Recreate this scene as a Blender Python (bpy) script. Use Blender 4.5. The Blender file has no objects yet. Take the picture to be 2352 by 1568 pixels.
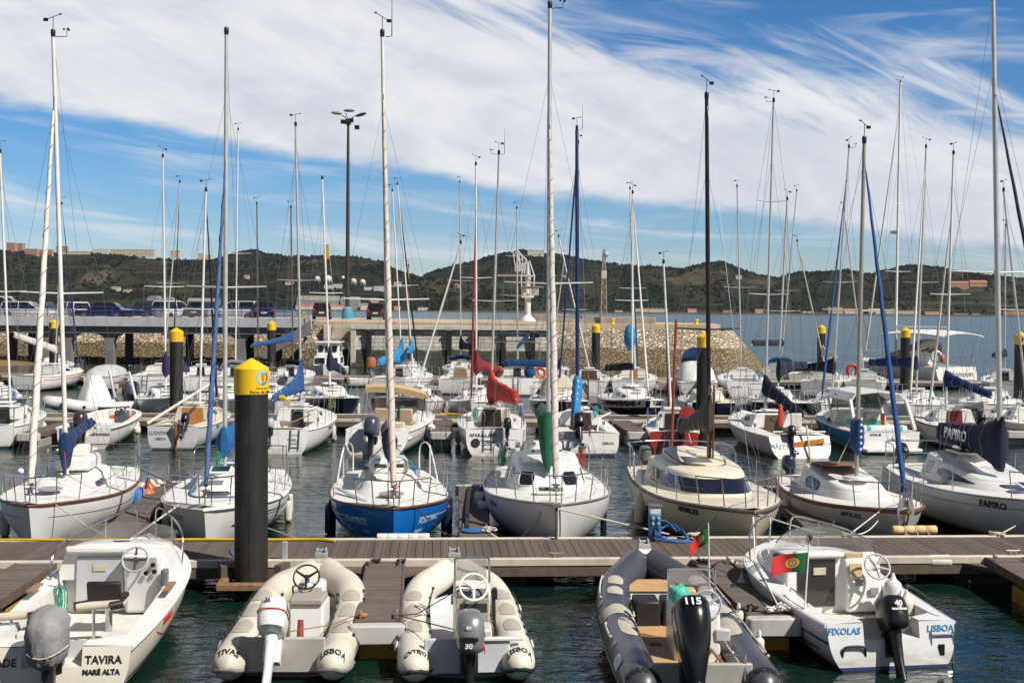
import bpy, bmesh, math, random
from mathutils import Vector as V, Matrix as M, noise
S = bpy.context.scene
R = math.radians
PI = math.pi
rnd = random.Random(7)
sin, cos = math.sin, math.cos

# ---------------------------------------------------------------- camera
FP, CX, CY, EYE = 2700.0, 1176.0, 784.0, 4.8          # focal length and centre in units of a 2352 px wide photo
CM = M.Translation((0, 0, EYE)) @ M.Rotation(R(90 - 1.527), 4, 'X') @ M.Rotation(R(.45), 4, 'Z')
cd = bpy.data.cameras.new('camera'); cd.sensor_width = 36; cd.lens = 36 * FP / 2352
cd.clip_start = .1; cd.clip_end = 30000
cam = bpy.data.objects.new('camera', cd); cam.matrix_world = CM
S.collection.objects.link(cam); S.camera = cam

def ray(px, py): return CM.to_3x3() @ V(((px - CX) / FP, (CY - py) / FP, -1))
def gz(px, py, z=0.0):
    d = ray(px, py); return V((0, 0, EYE)) + d * ((z - EYE) / d.z)
def gy(px, py, y):
    d = ray(px, py); return V((0, 0, EYE)) + d * (y / d.y)

# ---------------------------------------------------------------- sun, sky, exposure
SUN_EL, SUN_ROT = R(47), R(124)                        # from the right and a little behind the camera
sd = V((sin(SUN_ROT) * cos(SUN_EL), cos(SUN_ROT) * cos(SUN_EL), sin(SUN_EL)))
sl = bpy.data.lights.new('sun', 'SUN'); sl.energy = 5.0; sl.angle = R(.53); sl.color = (1, .95, .87)
so = bpy.data.objects.new('sun', sl); so.rotation_euler = (-sd).to_track_quat('-Z', 'Y').to_euler()
S.collection.objects.link(so)
S.view_settings.view_transform = 'Standard'; S.view_settings.look = 'None'
S.view_settings.exposure = .2; S.view_settings.gamma = 1
S.cycles.max_bounces = 6; S.cycles.transparent_max_bounces = 12
S.cycles.caustics_reflective = False; S.cycles.caustics_refractive = False

W = bpy.data.worlds.new('World'); S.world = W; W.use_nodes = True
class NT:
    """tiny node-tree builder"""
    def __init__(s, t): s.t = t; s.n = t.nodes; s.l = t.links
    def put(s, v, sock):
        if isinstance(v, bpy.types.NodeSocket): s.l.new(v, sock)
        elif v is not None: sock.default_value = v
    def new(s, k, **kw):
        n = s.n.new(k)
        for a, b in kw.items(): setattr(n, a, b)
        return n
    def math(s, op, a, b=None, c=None, clamp=False):
        n = s.new('ShaderNodeMath', operation=op, use_clamp=clamp)
        for i, v in enumerate((a, b, c)): s.put(v, n.inputs[i])
        return n.outputs[0]
    def ss(s, v, lo, hi, a=0., b=1.):
        n = s.new('ShaderNodeMapRange', interpolation_type='SMOOTHSTEP')
        for i, q in enumerate((v, lo, hi, a, b)): s.put(q, n.inputs[i])
        return n.outputs[0]
    def mr(s, v, lo, hi, a=0., b=1.):
        n = s.new('ShaderNodeMapRange')
        for i, q in enumerate((v, lo, hi, a, b)): s.put(q, n.inputs[i])
        return n.outputs[0]
    def mix(s, f, a, b, bt='MIX'):
        n = s.new('ShaderNodeMix', data_type='RGBA', blend_type=bt)
        s.put(f, n.inputs[0])
        for v, i in ((a, 6), (b, 7)):
            s.put((*v, 1) if isinstance(v, (tuple, list)) and len(v) == 3 else v, n.inputs[i])
        return n.outputs[2]
    def noise(s, vec, scale, detail=4, rough=.55, dist=0.):
        n = s.new('ShaderNodeTexNoise'); s.put(vec, n.inputs['Vector'])
        n.inputs['Scale'].default_value = scale; n.inputs['Detail'].default_value = detail
        n.inputs['Roughness'].default_value = rough; n.inputs['Distortion'].default_value = dist
        return n.outputs['Fac']
    def xyz(s, a, b, c):
        n = s.new('ShaderNodeCombineXYZ')
        for i, v in enumerate((a, b, c)): s.put(v, n.inputs[i])
        return n.outputs[0]
    def sep(s, v):
        n = s.new('ShaderNodeSeparateXYZ'); s.put(v, n.inputs[0]); return n.outputs
    def mapping(s, v, sc=(1, 1, 1), rot=(0, 0, 0)):
        n = s.new('ShaderNodeMapping'); s.put(v, n.inputs[0])
        n.inputs['Scale'].default_value = sc; n.inputs['Rotation'].default_value = rot
        return n.outputs[0]
def sky():
    t = NT(W.node_tree); t.n.clear()
    out = t.new('ShaderNodeOutputWorld'); bg = t.new('ShaderNodeBackground')
    bg.inputs[1].default_value = .07
    t.l.new(bg.outputs[0], out.inputs[0])
    st = t.new('ShaderNodeTexSky', sky_type='NISHITA'); st.sun_disc = False
    st.sun_elevation = SUN_EL; st.sun_rotation = SUN_ROT; st.air_density = 1.0; st.dust_density = .1; st.ozone_density = 3.0
    hs = t.new('ShaderNodeHueSaturation'); hs.inputs['Saturation'].default_value = 1.28; hs.inputs['Value'].default_value = 1.05
    t.l.new(st.outputs[0], hs.inputs['Color'])
    tc = t.new('ShaderNodeTexCoord'); x, y, z = t.sep(tc.outputs['Generated'])
    a = t.math('ARCTAN2', x, y)
    e = t.math('DIVIDE', z, t.math('SQRT', t.math('ADD', t.math('MULTIPLY', x, x), t.math('MULTIPLY', y, y))))
    q = t.math('ADD', e, t.math('MULTIPLY', a, .134))            # height above the slanting lower edge of the cloud bank
    vec = t.xyz(a, e, 0)
    n1 = t.noise(t.mapping(vec, (6, 16, 1)), 1, 6, .6)
    d = t.math('SUBTRACT', q, t.math('MULTIPLY_ADD', n1, -.05, .128))
    bank = t.ss(d, -.006, .010)
    # streaks: coordinates along / across the wind
    def streaks(sx, sy, ang, det=6, ds=.6, off=0.):
        v = t.mapping(vec, (sx, sy, 1), (0, 0, 0)); r = t.new('ShaderNodeVectorRotate', rotation_type='Z_AXIS')
        t.put(vec, r.inputs['Vector']); r.inputs['Angle'].default_value = R(ang)
        m = t.mapping(r.outputs[0], (sx, sy, 1)); m.node.inputs['Location'].default_value = (off, off * .7, 0)
        return t.noise(m, 1, det, .58, ds)
    s1 = streaks(5, 22, 24)
    s2 = streaks(9, 60, 30, 7, .9, 3.1)
    f = t.math('MULTIPLY_ADD', s2, .42, t.math('MULTIPLY', s1, .9))
    # open blue holes grow to the upper right, and a little along the very top
    right = t.math('MULTIPLY', t.ss(a, -.05, .22), t.ss(q, .15, .24))
    top = t.math('MULTIPLY', t.ss(a, -.2, .05), t.ss(e, .2, .262))
    far_left = t.math('MULTIPLY', t.ss(e, .17, .24), .06)
    hole = t.math('ADD', t.math('MULTIPLY', right, .34), t.math('ADD', t.math('MULTIPLY', top, .18), far_left))
    dens = t.ss(t.math('SUBTRACT', f, hole), .19, .53)
    up = t.math('MULTIPLY', bank, t.mr(dens, 0, 1, .0, .96))
    # thin wisps under the bank
    w1 = streaks(4, 34, 5, 6, .8, 7.3)
    wl = t.math('MULTIPLY', t.ss(w1, .46, .78), t.math('MULTIPLY', t.ss(e, .012, .05), .8))
    lowhaze = t.math('MULTIPLY', t.ss(e, .07, .0), .12)
    m = t.math('MAXIMUM', up, t.math('MAXIMUM', wl, lowhaze))
    m = t.math('MULTIPLY', m, t.math('MULTIPLY', t.ss(e, .50, .29, .10, 1.), t.ss(t.math('ABSOLUTE', a), 1.5, .8, .35, 1.)))   # bank thinned where unseen, overhead and behind, to lower the fill light
    tint = t.mix(t.ss(e, .0, .16), (.86, .92, 1.16), (.74, 1.0, 1.22))
    blue = t.mix(1., hs.outputs[0], tint, 'MULTIPLY')
    pale = t.math('MAXIMUM', t.ss(e, .32, .6), t.ss(t.math('ABSOLUTE', a), .8, 1.5))      # unseen sky overhead and behind, greyed and dimmed to shape the fill light
    lum = t.new('ShaderNodeRGBToBW'); t.put(hs.outputs[0], lum.inputs[0])
    blue = t.mix(t.math('MULTIPLY', pale, .8), blue, t.mix(1., t.xyz(lum.outputs[0], lum.outputs[0], lum.outputs[0]), (.72, .72, .75), 'MULTIPLY'))
    sh = t.math('MULTIPLY_ADD', s1, .45, t.math('MULTIPLY', t.noise(t.mapping(vec, (5, 12, 1)), 1, 6, .65, .6), .55))
    cc = t.mix(t.ss(sh, .38, .62), (8.2, 8.6, 9.5), (10.9, 10.9, 11.0))
    t.put(t.mix(m, blue, cc), bg.inputs[0])
sky()

# ---------------------------------------------------------------- materials
MATS = {}
def mat(name, col, rough=.5, metal=0., var=.14, scale=2.5, bump=0., bscale=40., coat=0., alpha=1., trans=0., spec=.5, dirt=None, dscale=1.2, damt=.5):
    if name in MATS: return MATS[name]
    m = bpy.data.materials.new(name); m.use_nodes = True; MATS[name] = m
    t = NT(m.node_tree); b = t.n['Principled BSDF']
    g = t.new('ShaderNodeNewGeometry').outputs['Position']
    n1 = t.noise(g, scale, 5, .62)
    c = t.mix(t.ss(n1, .3, .7), tuple(x * (1 - var) for x in col), tuple(min(1, x * (1 + var * .6)) for x in col))
    if dirt:
        n2 = t.noise(t.mapping(g, (1, 1, .35)), dscale, 6, .7)
        c = t.mix(t.math('MULTIPLY', t.ss(n2, .5, .75), damt), c, dirt)
    t.put(c, b.inputs['Base Color'])
    t.put(t.mr(t.noise(g, scale * 3, 3), .3, .7, max(.02, rough * .85), min(1, rough * 1.15)), b.inputs['Roughness'])
    b.inputs['Metallic'].default_value = metal; b.inputs['Coat Weight'].default_value = coat
    b.inputs['Specular IOR Level'].default_value = spec
    b.inputs['Coat Roughness'].default_value = .08
    b.inputs['Alpha'].default_value = alpha; b.inputs['Transmission Weight'].default_value = trans
    if bump:
        bn = t.new('ShaderNodeBump'); bn.inputs['Strength'].default_value = bump; bn.inputs['Distance'].default_value = .02
        t.put(t.noise(g, bscale, 4), bn.inputs['Height']); t.l.new(bn.outputs[0], b.inputs['Normal'])
    return m

def hullmat(name, col, boot=None, bz=(.02, .10), anti=(.02, .03, .06), rough=.28, var=.05):
    """gelcoat topsides, a boot stripe between two heights, antifouling below, grime along the waterline"""
    if name in MATS: return MATS[name]
    m = bpy.data.materials.new(name); m.use_nodes = True; MATS[name] = m
    t = NT(m.node_tree); b = t.n['Principled BSDF']
    tc = t.new('ShaderNodeTexCoord'); ob = tc.outputs['Object']; z = t.sep(ob)[2]
    g = t.new('ShaderNodeNewGeometry').outputs['Position']
    n1 = t.noise(g, 1.7, 5, .6)
    c = t.mix(t.ss(n1, .3, .7), tuple(x * (1 - var * 2) for x in col), col)
    st = t.noise(t.mapping(g, (5, 5, .5)), 1.2, 6, .7)                # run-off streaks
    c = t.mix(t.math('MULTIPLY', t.ss(st, .55, .8), .22), c, tuple(x * .62 for x in (col[0], col[1] * .95, col[2] * .82)))
    gr = t.math('MULTIPLY', t.ss(z, .34, .06), t.mr(t.noise(t.mapping(g, (2, 2, 6)), 2, 5), .3, .75, .1, .75))
    c = t.mix(gr, c, (.30, .26, .16) if min(col) > .3 else (.06, .08, .07))
    if boot: c = t.mix(t.math('MULTIPLY', t.math('GREATER_THAN', z, bz[0]), t.math('LESS_THAN', z, bz[1])), c, boot)
    c = t.mix(t.math('LESS_THAN', z, bz[0]), c, anti)
    t.put(c, b.inputs['Base Color']); b.inputs['Roughness'].default_value = rough
    b.inputs['Coat Weight'].default_value = .25; b.inputs['Coat Roughness'].default_value = .1
    return m

# ---------------------------------------------------------------- mesh builder and object helpers
COL = S.collection
class MB:
    def __init__(s): s.v = []; s.f = []; s.mi = []; s.k = 0
    def add(s, vs, fs):
        o = len(s.v); s.v += [tuple(x) for x in vs]
        for f in fs: s.f.append(tuple(i + o for i in f)); s.mi.append(s.k)
        return s
    def box(s, c, d, mx=None, taper=1.0):
        x, y, z = d[0] / 2, d[1] / 2, d[2] / 2; c = V(c); t = taper
        p = [V(q) for q in ((-x, -y, -z), (x, -y, -z), (x, y, -z), (-x, y, -z), (-x * t, -y * t, z), (x * t, -y * t, z), (x * t, y * t, z), (-x * t, y * t, z))]
        if mx is not None: p = [mx @ q for q in p]
        return s.add([q + c for q in p], [(0, 3, 2, 1), (4, 5, 6, 7), (0, 1, 5, 4), (1, 2, 6, 5), (2, 3, 7, 6), (3, 0, 4, 7)])
    def loft(s, rings, closed=True, c0=True, c1=True):
        n = len(rings[0]); o = len(s.v); vs = [p for r in rings for p in r]; fs = []
        for i in range(len(rings) - 1):
            for j in range(n if closed else n - 1):
                k = (j + 1) % n
                fs.append((i * n + j, i * n + k, (i + 1) * n + k, (i + 1) * n + j))
        if c0: fs.append(tuple(reversed(range(n))))
        if c1: fs.append(tuple((len(rings) - 1) * n + j for j in range(n)))
        return s.add(vs, fs)
    def tube(s, pts, r, n=8, caps=True, closed=False, mod=None):
        pts = [V(p) for p in pts]; N = len(pts); rings = []; u = None
        for i, p in enumerate(pts):
            if closed: d = pts[(i + 1) % N] - pts[i - 1]
            else: d = pts[min(i + 1, N - 1)] - pts[max(i - 1, 0)]
            if d.length < 1e-9: d = V((0, 0, 1))
            d.normalize()
            if u is None: u = d.orthogonal().normalized()
            u = (u - d * u.dot(d))
            u = u.normalized() if u.length > 1e-6 else d.orthogonal().normalized()
            w = d.cross(u); rr = r[i] if isinstance(r, (list, tuple)) else r
            ring = []
            for j in range(n):
                a = 2 * PI * j / n; q = rr * (mod(i, a) if mod else 1)
                ring.append(p + (u * cos(a) + w * sin(a)) * q)
            rings.append(ring)
        if closed: rings.append(rings[0])
        return s.loft(rings, True, caps and not closed, caps and not closed)
    def lathe(s, prof, c=(0, 0, 0), n=24, mx=None, caps=True):
        rings = []
        for r, z in prof:
            ring = [V((r * cos(2 * PI * j / n), r * sin(2 * PI * j / n), z)) for j in range(n)]
            if mx is not None: ring = [mx @ p for p in ring]
            rings.append([p + V(c) for p in ring])
        return s.loft(rings, True, caps, caps)
    def ball(s, c, r, n=12, m=8, mx=None):
        r = (r, r, r) if isinstance(r, (int, float)) else r; rings = []
        for i in range(m + 1):
            th = -PI / 2 + PI * i / m; ring = []
            for j in range(n):
                p = V((r[0] * cos(th) * cos(2 * PI * j / n), r[1] * cos(th) * sin(2 * PI * j / n), r[2] * sin(th)))
                ring.append((mx @ p if mx is not None else p) + V(c))
            rings.append(ring)
        return s.loft(rings, True, False, False)
    def prism(s, poly, d, mx=M.Identity(4)):
        """2-D outline extruded along local z from 0 to d"""
        n = len(poly); vs = [mx @ V((x, y, 0)) for x, y in poly] + [mx @ V((x, y, d)) for x, y in poly]
        return s.add(vs, [tuple(reversed(range(n))), tuple(range(n, 2 * n))] + [(i, (i + 1) % n, n + (i + 1) % n, n + i) for i in range(n)])
    def grid(s, g):
        """open sheet from rows of points"""
        return s.loft(g, False, False, False)
    def slab(s, g, off):
        """sheet with thickness: g rows of points, off offsets"""
        a = [list(r) for r in g]; b = [[V(p) + (off(i, j) if callable(off) else V(off)) for j, p in enumerate(r)] for i, r in enumerate(g)]
        s.grid(a); s.grid([list(reversed(r)) for r in b])
        for e, f in ((a[0], b[0]), (b[-1], a[-1])): s.grid([f, e])
        s.grid([[r[0] for r in a], [r[0] for r in b]]); s.grid([[r[-1] for r in b], [r[-1] for r in a]])
        return s
    def obj(s, name, mats, parent=None, smooth=True, bevel=0., ang=38, seg=2, merge=True, sub=0, recalc=True):
        me = bpy.data.meshes.new(name); me.from_pydata(s.v, [], s.f)
        mats = mats if isinstance(mats, (list, tuple)) else [mats]
        for m in mats: me.materials.append(m)
        if len(mats) > 1: me.polygons.foreach_set('material_index', s.mi)
        if merge or recalc:
            bm = bmesh.new(); bm.from_mesh(me)
            if merge: bmesh.ops.remove_doubles(bm, verts=bm.verts, dist=1e-5)
            if recalc: bmesh.ops.recalc_face_normals(bm, faces=bm.faces)
            bm.to_mesh(me); bm.free()
        if smooth:
            me.polygons.foreach_set('use_smooth', [True] * len(me.polygons)); me.set_sharp_from_angle(angle=R(ang))
        me.update()
        o = bpy.data.objects.new(name, me); COL.objects.link(o)
        if parent: o.parent = parent
        if sub:
            md = o.modifiers.new('s', 'SUBSURF'); md.levels = sub; md.render_levels = sub
        if bevel:
            md = o.modifiers.new('b', 'BEVEL'); md.width = bevel; md.segments = seg; md.limit_method = 'ANGLE'; md.angle_limit = R(40)
        return o
def tag(o, label, cat, group=None):
    o['label'] = label; o['category'] = cat
    if group: o['group'] = group
    return o
def thing(name, label, cat, loc=(0, 0, 0), rz=0., group=None, rx=0., ry=0.):
    o = bpy.data.objects.new(name, None); o.empty_display_size = .2; COL.objects.link(o)
    o.location = loc; o.rotation_euler = (rx, ry, rz); return tag(o, label, cat, group)
def struct(o): o['kind'] = 'structure'; return o
def stuff(o): o['kind'] = 'stuff'; return o
def dup(root, loc=None, rz=None, label=None):
    r = root.copy(); COL.objects.link(r)
    if loc is not None: r.location = loc
    if rz is not None: r.rotation_euler.z = rz
    if label: r['label'] = label
    for ch in root.children:
        c = ch.copy(); COL.objects.link(c); c.parent = r
        for g in ch.children:
            d = g.copy(); COL.objects.link(d); d.parent = c
    return r
def text(body, size, name, m, parent, fn=None, mx=None, depth=.002, shear=0., align='CENTER', bold=.0, spacing=1.0, res=2):
    """lettering as a thin mesh; mx places the text plane (x right, y up, z out), fn bends each point"""
    cu = bpy.data.curves.new('lettering', 'FONT'); cu.body = body; cu.size = size; cu.align_x = align; cu.align_y = 'CENTER'
    cu.extrude = depth; cu.resolution_u = res; cu.shear = shear; cu.offset = bold; cu.space_character = spacing
    ob = bpy.data.objects.new('lettering', cu); COL.objects.link(ob)
    dg = bpy.context.evaluated_depsgraph_get(); dg.update()
    me = bpy.data.meshes.new_from_object(ob.evaluated_get(dg)); bpy.data.objects.remove(ob); bpy.data.curves.remove(cu)
    for v in me.vertices:
        p = V(v.co)
        if fn: p = fn(p)
        if mx is not None: p = mx @ p
        v.co = p
    me.materials.clear(); me.materials.append(m); me.name = name; me.update()
    o = bpy.data.objects.new(name, me); COL.objects.link(o)
    if parent: o.parent = parent
    return o
def frame(o, x, z=None, y=None):
    """matrix with origin o, x axis x and either z (out) or y (up) given"""
    x = V(x).normalized()
    if z is not None: z = (V(z) - x * V(z).dot(x)).normalized(); y = z.cross(x)
    else: y = (V(y) - x * V(y).dot(x)).normalized(); z = x.cross(y)
    m = M((x, y, z)).transposed().to_4x4(); m.translation = V(o); return m
def bez(a, b, c, d, n=10):
    a, b, c, d = V(a), V(b), V(c), V(d); r = []
    for i in range(n + 1):
        t = i / n; u = 1 - t; r.append(a * u ** 3 + b * 3 * u * u * t + c * 3 * u * t * t + d * t ** 3)
    return r
def smooth_path(pts, n=6, closed=False):
    """Catmull-Rom through points"""
    P = [V(p) for p in pts]; out = []; N = len(P)
    rng = range(N if closed else N - 1)
    for i in rng:
        if closed: a, b, c, d = P[i - 1], P[i], P[(i + 1) % N], P[(i + 2) % N]
        else: a, b, c, d = P[max(i - 1, 0)], P[i], P[i + 1], P[min(i + 2, N - 1)]
        for k in range(n):
            t = k / n; t2, t3 = t * t, t * t * t
            out.append(.5 * (2 * b + (c - a) * t + (2 * a - 5 * b + 4 * c - d) * t2 + (3 * b - a - 3 * c + d) * t3))
    if not closed: out.append(P[-1])
    return out
def rrect(w, h, r, n=4):
    out = []
    for cx, cy, a0 in ((w / 2 - r, h / 2 - r, 0), (-w / 2 + r, h / 2 - r, 90), (-w / 2 + r, -h / 2 + r, 180), (w / 2 - r, -h / 2 + r, 270)):
        for i in range(n + 1):
            a = R(a0 + 90 * i / n); out.append((cx + r * cos(a), cy + r * sin(a)))
    return out
def lerp(a, b, t): return a + (b - a) * t
def interp(tab, x):
    if x <= tab[0][0]: return tab[0][1]
    for (a, b), (c, d) in zip(tab, tab[1:]):
        if x <= c: return lerp(b, d, (x - a) / (c - a))
    return tab[-1][1]
def fbm(p, o=4): return noise.fractal(V(p), .6, 2.0, o)

# shared materials
WHITE = mat('white_gelcoat', (.78, .77, .74), .3, var=.05, coat=.2, dirt=(.5, .47, .4), damt=.35)
DECKW = mat('deck_white', (.74, .73, .69), .5, var=.06, dirt=(.42, .39, .33), dscale=2.5, damt=.45)
CREAM = mat('cream_gelcoat', (.78, .70, .55), .32, var=.06, coat=.2, dirt=(.5, .42, .3), damt=.35)
COCK = mat('cockpit_white', (.66, .65, .61), .55, var=.08, dirt=(.35, .32, .27), dscale=3, damt=.5)
STEEL = mat('stainless_steel', (.62, .62, .62), .22, 1., var=.15, scale=9)
ALU = mat('mast_aluminium', (.66, .65, .62), .42, .55, var=.1, scale=5)
ALUW = mat('mast_white', (.76, .74, .70), .4, .0, var=.08, scale=5, dirt=(.45, .42, .38))
BLACK = mat('black_plastic', (.012, .012, .013), .35, var=.3)
RUBBER = mat('black_rubber', (.02, .02, .021), .7, var=.3)
GLASSD = mat('dark_window', (.012, .013, .016), .06, var=.2, coat=.5)
WIRE = mat('rigging_wire', (.22, .22, .23), .35, .6, var=.1)
WOOD = mat('varnished_teak', (.30, .13, .05), .4, var=.3, scale=8, coat=.2)
TEAK = mat('teak_rail', (.16, .065, .03), .5, var=.3, scale=9)
ROPE = mat('rope_cream', (.55, .50, .40), .85, var=.25, scale=25, bump=.4, bscale=90)
ROPEK = mat('rope_dark', (.03, .032, .04), .85, var=.3, scale=25)
ROPER = mat('rope_red', (.45, .05, .04), .85, var=.2, scale=20)
ROPEG = mat('rope_green', (.02, .28, .18), .85, var=.2, scale=20)
ROPEB = mat('rope_blue', (.03, .14, .38), .85, var=.25, scale=20)
SAILW = mat('sailcloth_white', (.70, .67, .60), .8, var=.1, scale=6, dirt=(.40, .37, .32), bump=.25, bscale=14)
NAVY = mat('canvas_navy', (.008, .012, .036), .85, var=.25, scale=6, bump=.4, bscale=12)
BLUEC = mat('canvas_blue', (.012, .070, .22), .82, var=.25, scale=6, bump=.4, bscale=12)
SKYC = mat('canvas_sky_blue', (.015, .20, .46), .8, var=.22, scale=6, bump=.4, bscale=12)
GREENC = mat('canvas_green', (.01, .12, .055), .85, var=.25, scale=6, bump=.4, bscale=12)
REDC = mat('canvas_red', (.58, .045, .02), .75, var=.15, scale=6, bump=.3, bscale=12)
MAROON = mat('canvas_maroon', (.20, .015, .02), .8, var=.2, scale=6, bump=.3, bscale=12)
PURP = mat('canvas_purple', (.035, .02, .09), .85, var=.25, scale=6, bump=.4, bscale=12)
GREYC = mat('canvas_grey', (.055, .05, .045), .8, var=.25, scale=6, bump=.4, bscale=12)
BEIGE = mat('canvas_beige', (.52, .37, .20), .8, var=.12, scale=6, bump=.3, bscale=12)
FENW = mat('fender_white', (.72, .69, .60), .5, var=.1, dirt=(.3, .27, .2), dscale=5)
FENB = mat('fender_navy', (.01, .015, .035), .45, var=.2)
ORANGE = mat('orange_plastic', (.80, .12, .02), .45, var=.1)
INK = mat('black_lettering', (.015, .015, .02), .5, var=.1)
INKB = mat('blue_lettering', (.05, .22, .50), .5, var=.1)
INKW = mat('white_lettering', (.8, .8, .8), .5, var=.05)
INKR = mat('red_lettering', (.6, .03, .02), .5, var=.1)
INKG = mat('grey_lettering', (.12, .13, .17), .5, var=.1)
REDH = mat('red_hull_paint', (.5, .02, .02), .4, var=.1)
GREYP = mat('grey_plastic', (.30, .30, .31), .5, var=.1)
GREYM = mat('grey_paint', (.42, .42, .43), .5, var=.12, dirt=(.2, .18, .15))
CLEAR = None
def clear_mat():
    m = bpy.data.materials.new('clear_acrylic'); m.use_nodes = True; t = NT(m.node_tree); b = t.n['Principled BSDF']
    b.inputs['Base Color'].default_value = (.30, .29, .28, 1); b.inputs['Roughness'].default_value = .05
    b.inputs['Alpha'].default_value = .38; b.inputs['Coat Weight'].default_value = .4
    return m
CLEAR = clear_mat()
# ================================================================ water
def water_mat():
    m = bpy.data.materials.new('river_water'); m.use_nodes = True; t = NT(m.node_tree); b = t.n['Principled BSDF']
    g = t.new('ShaderNodeNewGeometry').outputs['Position']; x, y, z = t.sep(g)
    out = t.math('MAXIMUM', t.ss(y, 84, 118), t.math('MULTIPLY', t.ss(x, 17, 30), t.ss(y, 62, 84)))   # open river beyond the basin
    n = t.noise(t.mapping(g, (.10, .22, 1)), 1, 4, .6)
    c = t.mix(t.ss(n, .3, .7), (.002, .011, .008), (.005, .022, .015))
    c2 = t.mix(t.noise(t.mapping(g, (.004, .02, 1)), 1, 4), (.005, .040, .046), (.011, .062, .066))
    t.put(t.mix(out, c, c2), b.inputs['Base Color'])
    b.inputs['IOR'].default_value = 1.333
    t.put(t.math('MULTIPLY_ADD', out, .22, .03), b.inputs['Roughness'])
    r1 = t.noise(t.mapping(g, (1.1, 2.0, 1)), 1, 2, .5, .6)
    r2 = t.noise(t.mapping(g, (3.2, 5.6, 1)), 1, 3, .55, .8)
    r3 = t.noise(t.mapping(g, (.25, .6, 1)), 1, 3, .5, .4)
    patch = t.mr(t.noise(t.mapping(g, (.13, .22, 1)), 1, 4, .6), .32, .66, .12, 1.2)
    h = t.math('ADD', t.math('MULTIPLY', r1, .62), t.math('ADD', t.math('MULTIPLY', r2, .26), t.math('MULTIPLY', r3, .9)))
    bn = t.new('ShaderNodeBump'); bn.inputs['Distance'].default_value = .17
    t.put(t.math('MULTIPLY', patch, t.math('MULTIPLY_ADD', out, .5, .62)), bn.inputs['Strength'])
    t.put(h, bn.inputs['Height']); t.l.new(bn.outputs[0], b.inputs['Normal'])
    return m
struct(MB().add([(-4000, -60, 0), (4000, -60, 0), (4000, 3600, 0), (-4000, 3600, 0)], [(0, 1, 2, 3)]).obj('water', water_mat(), smooth=False, merge=False, recalc=False))
def bed_mat():
    m = mat('river_bed', (.02, .022, .018), .9); return m

# ================================================================ far bank: hills, woods, buildings
RIDGE = [(-2400, 640), (-1400, 600), (-800, 575), (-400, 560), (-200, 568), (0, 577), (60, 581), (120, 583), (200, 583), (300, 590), (420, 601), (480, 599), (510, 594), (540, 583), (580, 576), (620, 586), (660, 589), (700, 591), (740, 590), (800, 592), (842, 593), (870, 601), (900, 618), (930, 630), (960, 637), (1000, 624), (1050, 611), (1100, 599), (1150, 584), (1190, 577), (1260, 582), (1300, 590), (1350, 601), (1400, 607), (1470, 612), (1560, 619), (1620, 607), (1660, 602), (1700, 621), (1740, 633), (1790, 640), (1830, 628), (1880, 627), (1950, 622), (2000, 632), (2050, 614), (2100, 611), (2150, 616), (2200, 626), (2260, 634), (2352, 642), (2600, 650), (2800, 655), (3400, 640), (4200, 660), (4900, 690)]
YS, YR = 2600.0, 3300.0
def yh(px): return 712 + .0079 * (px - 1176)
def hill_pt(px, t):
    """t = 0 at the shore, 1 at the ridge"""
    Y = lerp(YS, YR, t); k = (px - CX) / FP
    zr = EYE + (yh(px) - interp(RIDGE, px)) / FP * YR
    n = fbm((px * .006, t * 2.2, 3.1)); n2 = fbm((px * .03, t * 7, 9.1))
    s = 1 - (1 - t) ** 1.9 if t < 1 else 1
    env = math.sin(min(t, 1) * PI)
    z = zr * s + env * (n * 26 + n2 * 7)
    lim = EYE + (zr - EYE) * Y / YR * (.985 if t < .98 else 1)
    z = min(z, lim)
    if t <= 0: z = -2 + 1.2 * fbm((px * .05, 0, 0))
    if t > 1: z = zr - (t - 1) * 120
    return V((k * Y, Y, z))
def hill_mat():
    m = bpy.data.materials.new('hillside'); m.use_nodes = True; t = NT(m.node_tree); b = t.n['Principled BSDF']
    g = t.new('ShaderNodeNewGeometry').outputs['Position']; x, y, z = t.sep(g)
    n1 = t.noise(t.mapping(g, (.006, .006, .02)), 1, 6, .65); n2 = t.noise(t.mapping(g, (.03, .03, .05)), 1, 5, .7)
    n3 = t.noise(t.mapping(g, (.0035, .0035, .012)), 1, 4, .6, .5)
    c = t.mix(t.ss(n2, .3, .7), (.006, .010, .007), (.016, .021, .012))
    c = t.mix(t.ss(n1, .45, .62), c, (.030, .033, .017))            # dry scrub
    c = t.mix(t.math('MULTIPLY', t.ss(n3, .56, .68), t.ss(n2, .35, .6)), c, (.100, .074, .045))   # bare earth
    terr = t.noise(t.mapping(g, (.002, .002, .16)), 1, 3, .5, .3)
    c = t.mix(t.math('MULTIPLY', t.ss(terr, .55, .68), .55), c, (.075, .060, .036))
    t.put(c, b.inputs['Base Color']); b.inputs['Roughness'].default_value = .95; b.inputs['Specular IOR Level'].default_value = .1
    bn = t.new('ShaderNodeBump'); bn.inputs['Strength'].default_value = 1; bn.inputs['Distance'].default_value = 6
    t.put(n2, bn.inputs['Height']); t.l.new(bn.outputs[0], b.inputs['Normal'])
    return m
cols = [-2400 + 40 * i for i in range(50)] + [-420 + 9 * i for i in range(360)] + [2860 + 40 * i for i in range(50)]
TS = [-.03, 0, .015, .04, .08, .12, .17, .22, .28, .34, .4, .47, .54, .61, .68, .75, .82, .88, .93, .97, 1, 1.05, 1.2]
hills = MB().grid([[hill_pt(px, t) if t >= 0 else hill_pt(px, 0) + V((0, -40, -6)) for px in cols] for t in TS]).obj('hills', hill_mat(), ang=180)
struct(hills)
struct(MB().box((0, YS - 12, .9), (7400, 40, 3.2)).obj('shore_embankment', mat('embankment', (.16, .13, .10), .9, scale=.05, var=.3), smooth=False))
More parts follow.
